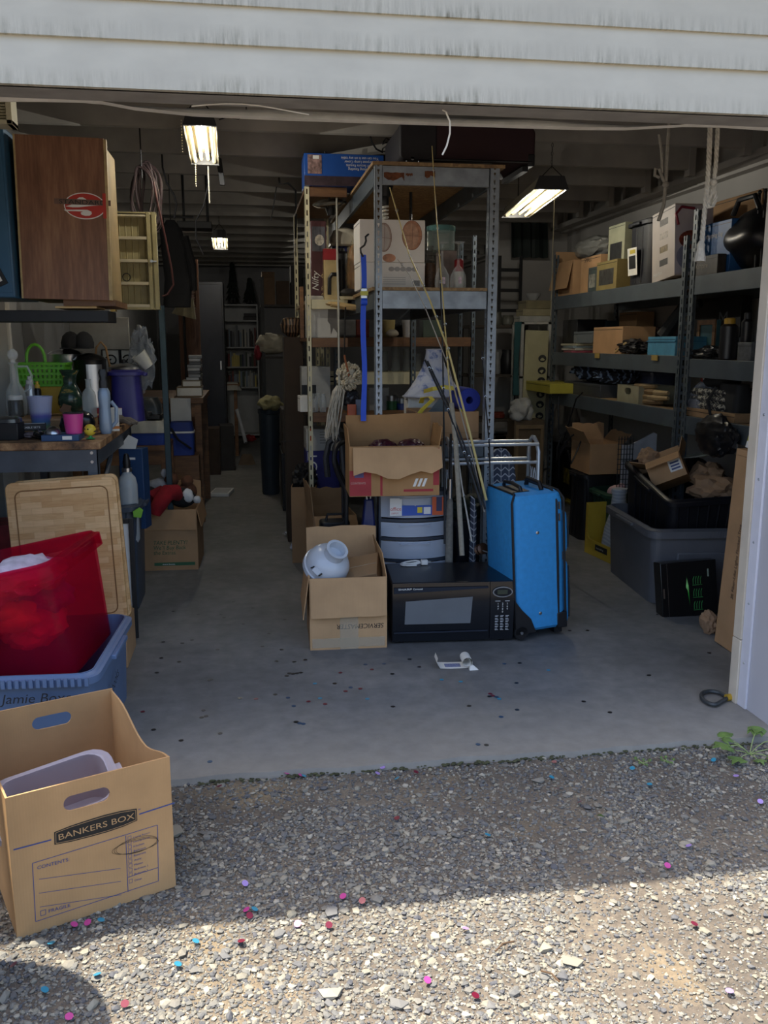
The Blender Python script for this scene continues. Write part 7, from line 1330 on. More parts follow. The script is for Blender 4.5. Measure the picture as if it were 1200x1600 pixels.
x, w_, h_ = S(552, 590, 776, 4.5, 0); m = M(); m.loft([[(-.05, -.02, 0), (.06, -.02, 0), (.06, .1, 0), (-.05, .1, 0)], [(-.035, -.01, h_*.6), (.05, -.01, h_*.6), (.05, .08, h_*.6), (-.035, .08, h_*.6)], [(-.01, .01, h_), (.035, .01, h_), (.035, .05, h_), (-.01, .05, h_)]]); nb2 = TH('bag', 'navy nylon bag standing left of the drawer tower', 'bag', (x, 4.42, 0)); ob('sack', m, mt('18235a', .4, var=.1), nb2, bev=.01); m = M(); m.tube([(0, 0, h_), (-.01, -.01, h_+.04), (.02, .0, h_+.05), (.02, .02, h_)], .004, 5); ob('drawstring', m, WHT, nb2)
x0, x1 = xat(458, 5.75, .1), xat(486, 5.75, .1); gz = zat(755, x0, 5.75); cbx2 = carton('cardboard box heaped with black cables at the foot of the cream post', x1-x0+.04, .3, gz, ((x0+x1)/2+.02, 5.72, 0), R(-6), CARD3, (None, None, None, None)); one('cable_heap', 'heap of black cables and bags in the box at the cream post', 'cables', blob((0, 0, 0), 1, .3, 3, (.08, .13, .1), 2, 4, .5), mt('141416', .6), ((x0+x1)/2+.02, 5.72, gz+.03))
one('rubber_bag', 'black bin bag bundle under the cream unit behind the gold-taped box', 'bag', blob((0, 0, 0), 1, .25, 2, (.12, .14, .2), 6, 4, .4), mt('17181b', .4), (xat(520, 5.55, .3), 5.55, .19)); one('paper_scrap', 'torn white printed paper on the black bin bag', 'paper', blob((0, 0, 0), 1, .3, 2, (.05, .02, .035), 8, 3, .5), PAPER, (xat(512, 5.4, .4), 5.4, .40))
m = M(); x, w_, h_ = S(516, 545, 672, 5.1, 0); cu2 = TH('vacuum_hose', 'grey curved vacuum wand loop leaning under the mop', 'hose'); m.tube([V(512, 745, 5.15), V(509, 715, 5.15), V(514, 692, 5.15), V(526, 680, 5.15), V(534, 690, 5.15), V(538, 740, 5.1), (V(538, 800, 5.1).x, 5.1, .02)], .018, 8); ob('tube', m, mt('33353a', .5), cu2)
# floor litter
x, y = G(466, 836); one('bubble_wrap', 'strip of crumpled clear bubble wrap on the floor by the cream post', 'wrap', blob((0, 0, .02), 1, .3, 3, (.11, .05, .022), 5, 4, .5), clear('b9bfc8', .3, .12), (x, y, 0), R(18))
x, y = G(465, 859); one('tissue', 'crumpled white tissue on the floor in front of the bubble wrap', 'tissue', blob((0, 0, .022), 1, .35, 2.5, (.05, .035, .024), 12, 4, .6), mt('b9bed0', .8), (x, y, 0), R(20))
x, y = G(712, 1040); rc = TH('receipt', 'curled white receipt roll on the concrete in front of the microwave', 'receipt', (x, y, 0), R(-4)); m = M(); n = 26
pth = [(-.085, .05), (-.09, .03), (-.075, .004), (-.03, .0015), (.02, .0015)]+[(.045+.026*math.cos(a)*(1-.02*i), .027+.025*math.sin(a)*(1-.02*i)) for i, a in enumerate([R(-100+28*i) for i in range(20)])]
m.loft([[(a, -.04+.012*(a+.09), z), (a, .04+.012*a, z)] for a, z in pth], closed=False, cap0=False, cap1=False); ob('paper_strip', m, PAPER, rc); m = M(); m.bx(-.06, .02, -.02, .02, .0022, .0026); ob('print', m, mt('7f86a8', .7, var=.5, scale=300), rc)
x, y = G(740, 1046); m = M(); m.loft([[(-.02, -.01, 0), (.02, -.01, 0), (.02, .01, 0), (-.02, .01, 0)], [(-.015, .0, .016), (-.002, .0, .02), (-.002, .01, .02), (-.015, .01, .016)]]); one('paper_scrap', 'little folded white scrap right of the receipt roll', 'paper', m, PAPER, (x, y, 0))
# ================================================================ right side: shelves along the wall
def RS(p0, p1, pt, x, z):                              # thing on a right-hand shelf: its -x face spans columns p0..p1
    y1, y0 = yat(p0, x, z), yat(p1, x, z); yc = (y0+y1)/2; return yc, y1-y0, PX((p0+p1)/2, pt, x)[1]-z
def rbox(name, lab, p0, p1, pt, z, mat, x=2.53, dep=.3, cat='box', rz=0, group=None, mn=.08, hmax=.6):
    yc, L, h = RS(p0, p1, pt, x, z); L = max(L, mn); return prodbox(name, lab, dep, L, min(h, hmax), (x+dep/2, yc, z), rz, mat, None, cat, group), L, h
# top shelf, far to near
yc, L, h = RS(862, 905, 402, 2.53, R1)
c1 = carton('open brown cardboard box at the far end of the top right shelf, one flap hanging', .3, .42, h*.9, (2.70, yc+.1, R1), 0, CARD2, (None, None, (95, .1), (258, .22)))
o, L, h = rbox('cardboard_box', 'brown cardboard box marked SMALL beside the flapped box, top right shelf', 906, 936, 401, R1, CARD2, dep=.34)
text('SMALL', .05, INK, o, (-.1705, L*.32, h*.86), rot=(R(90), 0, R(-90)))
yc, L, h = RS(884, 950, 367, 2.62, R1); bzr = R1+.30; ys_ = yat(915, 2.75, bzr)
one('bedding_roll', 'rolled white quilt in clear plastic on the top right shelf', 'bedding', blob((0, 0, 0), 1, .12, 3, (.12, .33, .09), 4, 4, .15), mt('a9aaa4', .35, var=.06, scale=6), (2.80, ys_-.05, bzr+.085))
prodbox('plastic_case', 'dark blue flat case under the white bedding roll', .3, .6, .295, (2.86, ys_-.02, R1), mat=mt('232c55', .5))
for p0, p1, pt, c, lab, ph_ in ((918, 931, 418, '3f4a4a', 'narrow dark printed carton between the SMALL box and the picture box, top shelf', '8a8a80'), (931, 962, 408, '8a7a4a', 'yellowish carton with a dark photograph on the top right shelf', '3a3a38'), (947, 972, 352, 'a4a58a', 'pale green carton with a black appliance picture on the top right shelf', '26282a')):
    o, L, h = rbox('product_box', lab, p0, p1, pt, R1, mt(c, .6, var=.1), x=2.515+.05*(c == 'a4a58a'), dep=.2); m = M(); m.bx(-.1008, -.1, -L*.36, L*.36, h*.18, h*.72); ob('picture', m, mt(ph_, .5, var=.4, scale=25), o)
yc, L, h = RS(968, 1006, 345, 2.50, R1); bto = tote('storage_tote', 'black storage tote with a white label on the top right shelf', 'tote', .36, L, h, mt('1b1d24', .5), (2.70, yc, R1), 0, ribs=4, taper=.86)
m = M(); m.bx(-.176, -.1752, -.04, .1, h*.2, h*.62); lb = ob('label', m, PAPER, bto, rot=(0, R(-4.5), 0)); m = M(); m.bx(-.177, -.176, -.02, .08, h*.3, h*.5); ob('print', m, IRON, lb); m = M(); m.bx(-.177, -.176, -.02, .06, h*.53, h*.59); ob('print', m, mt('c9b545', .5), lb)
dp = .24; yc, L, h = RS(1016, 1051, 330, 2.51, R1); o = prodbox('product_box', 'white slow cooker carton with food picture tilted on the top right shelf', dp, L, h, (2.52+dp/2, yc, R1+.012), 0, mt('b9b0a8', .5, var=.05)); o.rotation_euler = (R(-6), 0, 0)
m = M(); m.bx(-dp/2, dp/2, -L/2-.001, -L/2, .01, h-.01); fpp = ob('front_print', m, mt('c9c2c6', .5, var=.06), o)
def disc(nm, cx, cz, a, b2, col, y, par, **kw): m = M(); m.prism([(cx+a*math.cos(t), cz+b2*math.sin(t)) for t in [6.28*i/22 for i in range(22)]], .0006, T=Matrix.Translation((0, y, 0))); return ob(nm, m, mt(col, .5, **kw), par)
disc('cooker_picture', -.01, h*.26, .1, h*.2, '8d8fa0', -L/2-.0018, fpp, var=.1); disc('food_picture', -.01, h*.5, .085, h*.13, '8a3f2a', -L/2-.0026, fpp, var=.5, scale=60); m = M(); m.tube([(-.1, -L/2-.003, h*.7), (-.115, -L/2-.003, h*.85), (-.08, -L/2-.003, h*.95), (0, -L/2-.003, h*.93)], .008, 6); ob('lettering_swash', m, mt('8a2338', .5), fpp)
for i in range(4): m = M(); m.bx(-dp/2-.0008, -dp/2, -L*.2, L*.15, h*(.2+.19*i), h*(.29+.19*i)); ob('pictogram', m, mt(('3a3836', '7a6a4a', 'a59d94', '55504a')[i], .5, var=.3, scale=40), o)
text('Hamilton', .035, INKW, o, (-dp/2-.001, L*.42, h*.08), rot=(R(90), 0, R(-90)), sx=.9)
o, L, h = rbox('product_box', 'bright blue shopping-cart style carton on the near top shelf', 1078, 1138, 350, R1, mt('2b5f9c', .5, var=.08), x=2.56, dep=.34); text('22in shopping bag', .035, INKW, o, (-.171, L*.3, h*.72), rot=(R(90), 0, R(-90))); m = M(); m.bx(-.171, -.17, L*.36, L*.43, h*.75, h*.92); ob('emblem', m, mt('8fb0cf', .5), o)
yv = yat(1128, 2.55, R1); vac2 = TH('appliance', 'black chunky plastic machine at the near end of the top right shelf', 'appliance', (2.70, yv-.12, R1)); ob('body', blob((0, 0, .17), 1, .15, 1.5, (.17, .26, .17), 5, 4), mt('141519', .35), vac2); m = M(); m.tube([(-.12, .1, .3), (-.12, .05, .37), (-.12, -.1, .37), (-.12, -.15, .3)], .014, 8); ob('handle', m, BLK, vac2)
o, L, h = rbox('product_box', 'dark board game carton lying on the near top shelf', 1082, 1120, 400, R1, mt('3a3530', .5, var=.3, scale=20), x=2.505, dep=.05); text('Vampire', .04, mt('9a958a', .6, var=0), o, (-.026, L*.4, .04), rot=(R(90), 0, R(-90)))
yb_ = yat(960, 2.95, R1); o = prodbox('cardboard_box', 'long brown cardboard box at the back of the top right shelf', .16, 1.1, zat(316, 2.95, 5.3)-R1, (2.96, 5.35, R1), mat=CARD3)
rh = one('red_bag', 'dark red and white bag behind the slow cooker carton', 'bag', blob((0, 0, 0), 1, .2, 2, (.08, .16, .1), 2, 4, .2), mt('5a1c2c', .6, var=.2), (2.80, yat(1075, 2.8, R1)+.0, R1+.5)); rh.location.z = R1+.105
for i, px in enumerate((1183, 1192)): yy = yat(px, 2.6, 1.9); m = M(); m.tube([(2.6, yy, N1), (2.6, yy+.01, 2.14+.0*i)], .007, 6); m.ball((2.6, yy+.01, 2.15), .011, seg=8, rings=6); one('antenna', ('black rod aerial with a ball tip by the right jamb, left one', 'black rod aerial with a ball tip by the right jamb, right one')[i], 'aerial', m, BLK)
# second shelf
Z = R2
o, L, h = rbox('speaker', 'tall black speaker box at the far end of the second right shelf', 878, 900, 500, Z, BLK, x=2.62, dep=.25, cat='speaker')
yc = yat(893, 2.56, Z); 
for i in range(4): one('magazine', ('dark red', 'cream', 'blue-grey', 'olive')[i]+' magazine in the short stack on the second right shelf', 'magazine', M().bx(-.1, .1, -.14, .14, 0, .016), mt(('9c4a5a', 'b5b0a4', '8a9aa0', 'a9a58e')[i], .4), (2.63, yc, Z+.001+i*.018), rz=R((i*23) % 14-7), group='magazines on the second right shelf', bev=.002)
o, L, h = rbox('tub', 'clear plastic lidded tub on the second right shelf above the magazines', 896, 925, 518, Z+.075, clear('8f9698', .4, .12), x=2.56, dep=.2, cat='tub')
o, L, h = rbox('cardboard_box', 'small brown flapped box on the second right shelf', 926, 971, 511, Z, CARD2, x=2.55, dep=.24)
o, L, h = rbox('box', 'dark teal box with a folded blue cloth behind the flapped box', 915, 945, 502, Z, mt('253844', .6), x=2.85, dep=.2)
o, L, h = rbox('box', 'light blue tin box with taped lid on the second right shelf', 1011, 1054, 526, Z, mt('4f8fae', .4, var=.1, scale=20), x=2.55, dep=.24); m = M(); m.bx(-.126, .126, -L/2-.004, L/2+.004, h*.72, h*.78); ob('lid_rim', m, mt('3f7a98', .4), o)
o, L, h = rbox('carton', 'low dark red carton at the back of the second right shelf', 980, 1025, 512, Z, mt('3f2a2c', .6), x=2.85, dep=.2); rbox('carton', 'brown carton against the wall at the back of the second right shelf', 965, 992, 488, Z, CARD3, x=2.9, dep=.14)
yc = yat(985, 2.6, Z); one('dark_tool', 'black tangled tool with a pale handle on the second right shelf', 'tool', blob((0, 0, .05), 1, .35, 2.5, (.09, .16, .05), 9, 4, .4), mt('1b1a1c', .5), (2.62, yc, Z)); m = M(); m.tube([(2.55, yat(962, 2.55, Z), Z+.015), (2.55, yat(975, 2.55, Z)-.02, Z+.075)], .009, 7); one('wooden_stick', 'pale wooden tool stick leaning on the second right shelf', 'tool', m, PINE)
yy = yat(1044, 2.75, 1.5); m = M(); m.tube([(2.72, yy, Z+.12), (2.8, yy-.1, Z+.3), (2.86, yy-.2, R1-.12)], [.05, .04, .03], 10); one('black_tripod_bag', 'long black bag leaning up from the second shelf to the top shelf', 'bag', m, BLKR)
# thin boards on the second shelf edge, little yellow tags
for p in (934, 1024): yy = yat(p, 2.499, Z); one('price_tag', ('yellow tag hanging over the second shelf edge, far one', 'yellow tag hanging over the second shelf edge, near one')[p > 1000], 'tag', M().bx(2.492, 2.498, yy-.04, yy+.04, Z-.03, Z+.003), mt('a58c4a', .7))
# near bay, level 2
Z = N2
o, L, h = rbox('box', 'black box with pale letters standing at the back of the near bay', 1082, 1152, 465, Z, mt('15161a', .4), x=2.95, dep=.05, cat='box'); text('M', .13, mt('7a7c80', .5, var=0), o, (-.0258, -.02, h*.52), rot=(R(90), 0, R(-90)), sx=1.2)
o, L, h = rbox('picture_frame', 'teal picture in a brown frame standing in the near bay', 1088, 1116, 500, Z, mt('2f565c', .5), x=2.75, dep=.03, cat='picture frame'); m = M(); m.bx(-.024, -.015, -L/2, -L/2+.03, 0, h); m.bx(-.024, -.015, L/2-.03, L/2, 0, h); m.bx(-.024, -.015, -L/2+.03, L/2-.03, h-.03, h); ob('frame', m, BRN, o)
for i, (p0, p1, pt, c, lab, cap_) in enumerate(((1122, 1140, 497, '1a1a1d', 'black cylinder flask with a yellow cap in the near bay', 'b08a2a'), (1152, 1164, 488, '16171a', 'tall black flask by the jamb in the near bay', '17181b'), (1132, 1143, 518, '8a8c90', 'slim steel canister in the near bay', '3a3b3e'))):
    yc, L, h = RS(p0, p1, pt, 2.58, Z); lathing('flask', lab, 'flask', (2.6+.07*(i == 2), yc, Z), [('body', prof(L*.8, h, [(.9, 0), (1, .03), (1, .8), (.6, .86)]), mt(c, .35)), ('cap', prof(L*.8, h, [(.62, .86), (.62, .98), (.4, 1)]), mt(cap_, .5))])
o, L, h = rbox('carton', 'grey printed carton by the jamb in the near bay', 1151, 1172, 535, Z, mt('4d4f52', .5, var=.3, scale=30), x=2.54, dep=.12)
yc = yat(1110, 2.6, Z); one('clutter', 'shiny dark clutter of tools in the near bay', 'tools', blob((0, 0, .03), 1, .4, 4, (.09, .2, .04), 4, 4, .4), mt('3a3b3d', .3, .4, var=.5, scale=30), (2.62, yc, Z))
# third shelf
Z = R3
yc = yat(925, 2.65, Z); k = NT('striped knit'); wv = k.n('TexWave'); wv.inputs['Scale'].default_value = 7; wv.inputs['Distortion'].default_value = 4; k.l(k.coord(), wv.inputs['Vector']); k.l(k.ramp(wv.outputs['Fac'], [(.55, '1d212c'), (.8, '2c3a55'), (.92, '7f93b0')]), k.b.inputs['Base Color']); k.b.inputs['Roughness'].default_value = .9
zb_ = Z+.10; prodbox('tray', 'grey shallow tray under the folded blue clothes, third right shelf', .36, .75, .095, (2.72, yc-.05, Z), mat=mt('3a3d42', .5), cat='tray')
one('folded_clothes', 'heap of dark blue striped clothes on the third right shelf, left part', 'clothes', blob((0, 0, .09), 1, .25, 2, (.17, .26, .09), 3, 4, .35), k.m, (2.72, yc+.12, zb_)); one('folded_clothes', 'black and blue folded clothes on the third right shelf, right part', 'clothes', blob((0, 0, .06), 1, .25, 2, (.16, .22, .065), 8, 4, .35), k.m, (2.70, yc-.33, zb_))
yc, L, h = RS(963, 996, 602, 2.52, Z); og = TH('crate', 'small beige paper crate with a hand hole on the third right shelf', 'crate', (2.53, yc-L/2, Z)); gm = mt('8f8a72', .7); ob('front_panel', holed(L, h, L*.5, h*.68, .05, .022, .006), gm, og, rot=(0, 0, R(90)))
m = M(); m.bx(.0, .28, 0, .006, 0, h); m.bx(0, .28, L-.006, L, 0, h); m.bx(.274, .28, .006, L-.006, 0, h); m.bx(.006, .274, .006, L-.006, 0, .006); ob('wall', m, gm, og)['kind'] = 'stuff'
bt3 = tote('plastic_tub', 'translucent blue-grey tub behind the beige crate', 'tub', .26, .44, .2, clear('5f6a8c', .55, .25), (2.93, yat(1010, 2.9, Z), Z), ribs=0)
for i in range(7): yy = yat(1000+(i % 3)*9, 2.56, Z); m = M(); m.tube([(2.58+.02*(i % 2), yy+.12, 0), (2.57, yy-.05, 0), (2.59, yy-.16, .004)], [.016, .02, .012], 7); one('shoe_form', 'worn wooden shoe form in the pile on the third right shelf, %s' % ('bottom far', 'bottom near', 'second layer far', 'second layer near', 'third layer far', 'third layer near', 'topmost')[i], 'wooden form', m, mt(('8a7350', '6d573a', '9a8460')[i % 3], .7, var=.15, scale=20), (0, 0, Z+.021+.032*(i//2)), group='wooden shoe forms')
Z = N3
yc, L, h = RS(1068, 1092, 590, 2.53, Z); jg = TH('detergent_jug', 'clear plastic jug with a loop handle and red cap in the near bay', 'jug', (2.60, yc, Z)); m = M(); m.loft([rring(.13, L*.8, .03, 0), rring(.14, L*.85, .03, h*.35), rring(.12, L*.6, .03, h*.7), rring(.05, .05, .02, h*.9)]); ob('body', m, clear('8a8f9c', .5, .15), jg); m = M(); m.lathe([(.022, h*.9), (.024, h), (.015, h+.005)], 12); ob('cap', m, mt('8a3a32', .5), jg); m = M(); m.tube([(0, -L*.25, h*.85), (0, -L*.5, h*.75), (0, -L*.5, h*.4), (0, -L*.35, h*.3)], .012, 7); ob('handle', m, clear('8a8f9c', .5, .15), jg)
yc = yat(1122, 2.62, Z); bxz = prodbox('cardboard_box', 'flat brown box carrying patterned cloths in the near bay', .3, .55, .05, (2.68, yc-.05, Z), mat=CARD3)
k = NT('speckled cloth'); k.l(k.ramp(k.noise(k.coord(), 60, 3), [(.48, '26262a'), (.56, '9a9688')]), k.b.inputs['Base Color']); k.b.inputs['Roughness'].default_value = .9
for i in range(3): one('folded_cloth', ('lowest folded speckled cloth in the near bay pile', 'middle folded speckled cloth in the near bay pile', 'top folded speckled cloth in the near bay pile')[i], 'cloth', M().loft([rring(.24, .4-.02*i, .04, 0), rring(.26, .42-.02*i, .04, .018), rring(.24, .4-.02*i, .04, .036)]), k.m, (2.66, yc, Z+.052+.038*i), rz=R(4*i-4))
cp3 = TH('cap', 'black baseball cap on the speckled cloths in the near bay', 'cap', (2.66, yc+.06, Z+.17)); ob('crown', blob((0, 0, .04), 1, .05, 1, (.1, .12, .055), 2, 3), BLKR, cp3); m = M(); m.tube([(-.105, .03-.004*i, .055+.012*math.sin(i)) for i in range(8)], .003, 5); ob('emblem', m, INKW, cp3)
yy = yat(1135, 2.6, Z); sat = TH('satchel', 'black camera bag with strap leaning in the near bay', 'bag', (2.6, yy-.06, Z)); m = M(); m.loft([rring(.1, .2, .03, 0), rring(.11, .22, .03, .1), rring(.08, .2, .03, .2)]); ob('body', m, BLKR, sat, bev=.004); m = M(); m.tube([(-.05, .1, .18), (-.08, .13, .1), (-.07, .1, .02), (-.06, -.06, -.0)], .01, 6); ob('strap', m, BLKR, sat)
o, L, h = rbox('bag', 'dark green tent bag by the jamb in the near bay', 1143, 1175, 608, Z, mt('2a332f', .8), x=2.72, dep=.25, cat='bag')
blk = one('black_bag', 'black plastic sheet drooping over the edge of the near bay shelf', 'sheet', blob((0, 0, 0), 1, .2, 2, (.06, .2, .11), 7, 4, .2), mt('131418', .35), (2.455, yat(1118, 2.45, N3-.05), N3-.07))
# bottom row between shelf posts
# ================================================================ right side: on the floor
YLD = mt('c9b23a', .5, var=.06); BTM = mt('15171c', .45)
def yellowlid(lab, px, py, rz, h, L=.5, w_=.36):
    x, y = G(px, py); return x, y
for i, (px, py, lab) in enumerate(((866, 775, 'black storage tote standing on its yellow lid, nearest the blue suitcase'), (897, 782, 'black storage tote standing on a yellow lid, between the first and the yellow carton'))):
    h = .46; o = tote('storage_tote', lab, 'tote', .27, .44, h, BTM, ((2.935, 8.03, .03), (2.935, 7.50, .03))[i], 0, ribs=4, taper=.9)
    m = M(); m.loft([rring(.31, .48, .06, -.03), rring(.325, .50, .06, -.01), rring(.31, .48, .06, .0)]); ob('lid_underneath', m, YLD, o, label='yellow lid')
    m = M(); m.bx(-.129, -.1275, -.1, .05, h*.3, h*.6); ob('sticker', m, mt('a8983a', .5, var=.4, scale=25), o, rot=(0, R(-2.2), 0))
m = M(); x, y = G(872, 660); pz = zat(705, 2.5, 6.6); 
k9 = mt('77716a', .8, var=.12, scale=6); one('paper_sack', 'grey-brown cone of wrapping paper rising from the black totes', 'sack', M().loft([[(r_*math.cos(a)*.8+dx_, r_*math.sin(a)+.0, z) for a in [6.28*j/14 for j in range(14)]] for z, r_, dx_ in ((0, .2, 0), (.15, .17, .02), (.3, .12, .03), (.42, .07, .06), (.5, .03, .07))]), k9, (2.92, 7.95, .50))
m = M(); pts = [(xat(880+15*math.sin(i*.7), 6.3, .6+.05*i)+.0, 6.4-.03*i, .55+.22*abs(math.sin(i*.45))) for i in range(16)]; m.tube(pts, .006, 6); one('cable', 'black cable looping over the black totes', 'cable', m, BLK)
one('cable_heap', 'brown wires and clear plastic spilling from the second black tote', 'cables', blob((0, 0, 0), 1, .35, 3, (.13, .17, .09), 5, 4, .5), mt('4a3f33', .5, var=.4, scale=30), (2.92, 7.45, .51))
# yellow plastic case on the cream banner at shelf 3 level
o, L, h = rbox('yellow_case', 'yellow plastic case sticking out at the far end of the third right shelf', 846, 890, 601, R3+.0, mt('aa9f3a', .5, var=.06), x=2.36, dep=.3, cat='case'); o.location = (2.50, RYc-.12, R3+.002)
m = M(); m.tube([(2.44, 6.75, R3+.02), (2.42, 6.7, R3-.1), (2.44, 6.72, R3-.3), (2.43, 6.6, R3-.38), (2.44, 6.5, R3-.2), (2.47, 6.45, R3-.02), (2.5, 6.4, R3+.03)], .006, 6); one('cable', 'black cable loop hanging from the third right shelf', 'cable', m, BLK)
# brown box on green crate with plush, white board, dark grille
gx, gy = 2.55, 5.95; gc = tote('crate', 'dark green ribbed crate with pink and white soft toys', 'crate', .42, .40, .40, mt('1d4030', .5, var=.06), (gx+.03, 5.72, .0), 0, ribs=6, taper=.92)
for i, (dx, c) in enumerate(((-.12, 'b9989c'), (-.04, 'c4c2c8'), (.06, 'bfa6ac'))): o = TH('soft_toy', ('pinkish soft toy at the left in the green crate', 'white soft toy in the middle of the green crate', 'pale pink soft toy at the right of the green crate')[i], 'soft toy', (gx+.03+dx, 5.62, .40)); ob('body', blob((0, 0, 0), 1, .15, 2, (.055, .06, .05), i, 3), mt(c, .9), o); ob('head', blob((.02, -.04, .04), 1, .1, 2, (.03, .03, .03), i+4, 3), mt(c, .9), o)
cz = zat(741, gx, 5.85); x0, x1 = xat(921, 5.85, cz), xat(974, 5.85, cz); cb5 = carton('open brown cardboard box with torn flaps above the green crate', x1-x0, .36, zat(694, gx, 5.85)-cz, ((x0+x1)/2, 6.04, cz), 0, CARD2, (None, (130, .1), (95, .13), (120, .12)), jag=.02)
tote('storage_tote', 'black storage tote under the torn brown box, behind the green crate', 'tote', .34, .30, cz-.001, BTM, ((x0+x1)/2+.01, 6.06, 0), 0, ribs=4, taper=.92)
x0, x1 = xat(980, 5.5, .7), xat(1034, 5.5, .7); wb3 = TH('white_board', 'white curved-top panel with a fold line standing behind the black tote', 'panel', ((x0+x1)/2, 5.58, 0)); hw = (x1-x0)/2; zt = zat(678, 2.6, 5.5); m = M(); m.prism([(-hw, 0), (hw, 0), (hw, zt-.01), (hw*.8, zt), (0, zt-.05), (-hw*.6, zt-.085), (-hw, zt-.08)], .012); ob('panel', m, mt('b9bac0', .5), wb3); m = M(); m.bx(-hw, hw, -.001, 0, zt-.19, zt-.186); ob('fold_line', m, GREY, wb3)
gx0 = xat(975, 5.45, .5); gri = TH('wire_basket', 'dark wire grid panel standing left of the black tote', 'grid', (gx0, 5.45, 0)); zt = zat(682, gx0, 5.45); m = M()
for i in range(6): m.tube([(-.05+i*.02, 0, 0), (-.05+i*.02, 0, zt)], .003, 4)
for i in range(24): m.tube([(-.055, 0, zt*(i+.5)/24), (.055, 0, zt*(i+.5)/24)], .003, 4)
ob('grid_wire', m, mt('2d3034', .5), gri)['kind'] = 'stuff'
# yellow display carton with a bottle-shaped light
ya, yb2 = G(913, 862), G(968, 888); ang = math.atan2(yb2[1]-ya[1], yb2[0]-ya[0]); Lb = math.dist(ya, yb2); yz = zat(785, ya[0], ya[1]); yx = TH('display_carton', 'yellow open-fronted display carton holding a white bottle-shaped ornament', 'box', ((ya[0]+yb2[0])/2, (ya[1]+yb2[1])/2, 0), ang)
YC = mt('c2a638', .55, var=.05); dY = .3
m = M(); m.bx(-Lb/2, Lb/2, dY-.004, dY, 0, yz); ob('back_panel', m, YC, yx); m = M(); m.bx(-Lb/2, -Lb/2+.004, 0, dY-.004, 0, yz); ob('side_panel', m, YC, yx); m = M(); m.bx(Lb/2-.004, Lb/2, 0, dY-.004, 0, yz*.9); ob('side_panel', m, YC, yx); m = M(); m.bx(-Lb/2+.004, Lb/2-.004, 0, dY-.004, 0, .004); ob('bottom', m, YC, yx)
m = M(); m.prism([(-Lb/2, 0), (Lb/2, 0), (Lb/2, yz*.75), (Lb/2-.07, yz*.72), (Lb/2-.08, .13), (Lb/2-.12, .105), (-Lb/2+.06, .105), (-Lb/2+.035, .13), (-Lb/2+.03, yz*.96), (-Lb/2, yz)], .004); fp2 = ob('front_panel', m, YC, yx)
m = M(); m.bx(-.09, .07, -.0008, 0, .045, .085); ob('black_label', m, INK, fp2); text('GLOW BOTTLE', .014, INKW, fp2, (-.075, -.0016, .058)); m = M(); m.add([(Lb/2-.055+.022*math.cos(a), -.0008, .05+.024*math.sin(a)) for a in [6.28*i/16 for i in range(16)]], [tuple(range(16))]); ob('round_mark', m, INK, fp2)
k = NT('swirled glass'); wv = k.n('TexWave', wave_type='RINGS'); wv.inputs['Scale'].default_value = 14; wv.inputs['Distortion'].default_value = 3; k.l(k.coord(), wv.inputs['Vector']); k.l(k.ramp(wv.outputs['Fac'], [(.4, 'a3abb5'), (.75, 'b9bec4')]), k.b.inputs['Base Color']); k.b.inputs['Roughness'].default_value = .25
lathing('bottle_light', 'white swirled bottle-shaped glass ornament in the yellow carton', 'ornament', (yx.location.x+.115, yx.location.y+.03, .006), [('glass', [(.06, 0), (.09, .02), (.1, .1), (.085, .2), (.055, .3), (.045, .42), (.052, .44), (.05, .46)], k.m)])
# grey tote, black tote inside, black printed carton
gA, gB = (2.10, 4.16), (2.19, 4.95); gt2 = tote('storage_tote', 'large grey storage tote on the floor at the right, a black tote resting in it', 'tote', .60, .82, .42, mt('63656b', .42, var=.05), (2.44, 4.71, 0), R(-5), ribs=0, taper=.88, rimh=.05)
m = M()
for i in range(16): m.bx(.02+i*.017, .03+i*.017, -.4125, -.409, .373, .41)
ob('rim_rib', m, mt('63656b', .42, var=.05), gt2)['kind'] = 'stuff'; m = M(); m.bx(-.14, .2, -.375, -.362, .0, .31); ob('end_panel', m, mt('63656b', .42, var=.05), gt2, bev=.02, rot=(R(3.4), 0, 0))
kb = tote('storage_tote', 'black ribbed storage tote tilted inside the large grey tote', 'tote', .48, .72, .36, mt('14161d', .38, var=.04), (2.47, 4.72, .30), 0, ribs=7, taper=.88, rot=(R(11), R(-3), R(-4)))
KP = mt('96795e', .85, var=.12, scale=10)
def tl(dx, dy, dz): return (2.49+dx, 4.60+dy, .325+.34-.21*dy*1.1+dz)
KX = (2.4, 4.4, .70)
cb6 = carton('small open cardboard box with a white shipping label on the black tote', .2, .2, .14, (2.42, 4.74, .60), R(-28), CARD2, ((215, .09), (120, .09), (95, .09), (150, .09)), rot=(R(-20), R(-24), R(-28))); m = M(); m.bx(.02, .09, -.1012, -.1, .04, .11); lb = ob('shipping_label', m, INKW, cb6); m = M(); 
for i in range(3): m.bx(.03, .08, -.102, -.1012, .05+.018*i, .06+.018*i)
ob('print', m, mt('4a5a8a', .6, var=0), lb)['kind'] = 'stuff'
for i, (p, s3, lab) in enumerate((((2.55, 4.50, .60), (.14, .13, .075), 'crumpled brown packing paper heaped at the near end of the black tote'), ((2.38, 4.98, .70), (.07, .09, .08), 'crumpled brown packing paper at the far end of the black tote'), ((2.62, 4.72, .65), (.09, .13, .08), 'crumpled brown packing paper along the right of the black tote'))): one('packing_paper', lab, 'packing paper', blob((0, 0, 0), 1, .35, 2, s3, i+21, 3, .5), KP, p, smooth=0, group='brown packing paper')
m = M(); m.lathe([(.02, 0), (.12, .012), (.125, .018), (.1, .016), (.02, .006)], 24); one('plate', 'pale green-white plate lying on the packing paper by the jamb', 'plate', m, mt('aab5b0', .3), (2.63, 4.80, .745), rot=(R(-8), R(-10), 0))
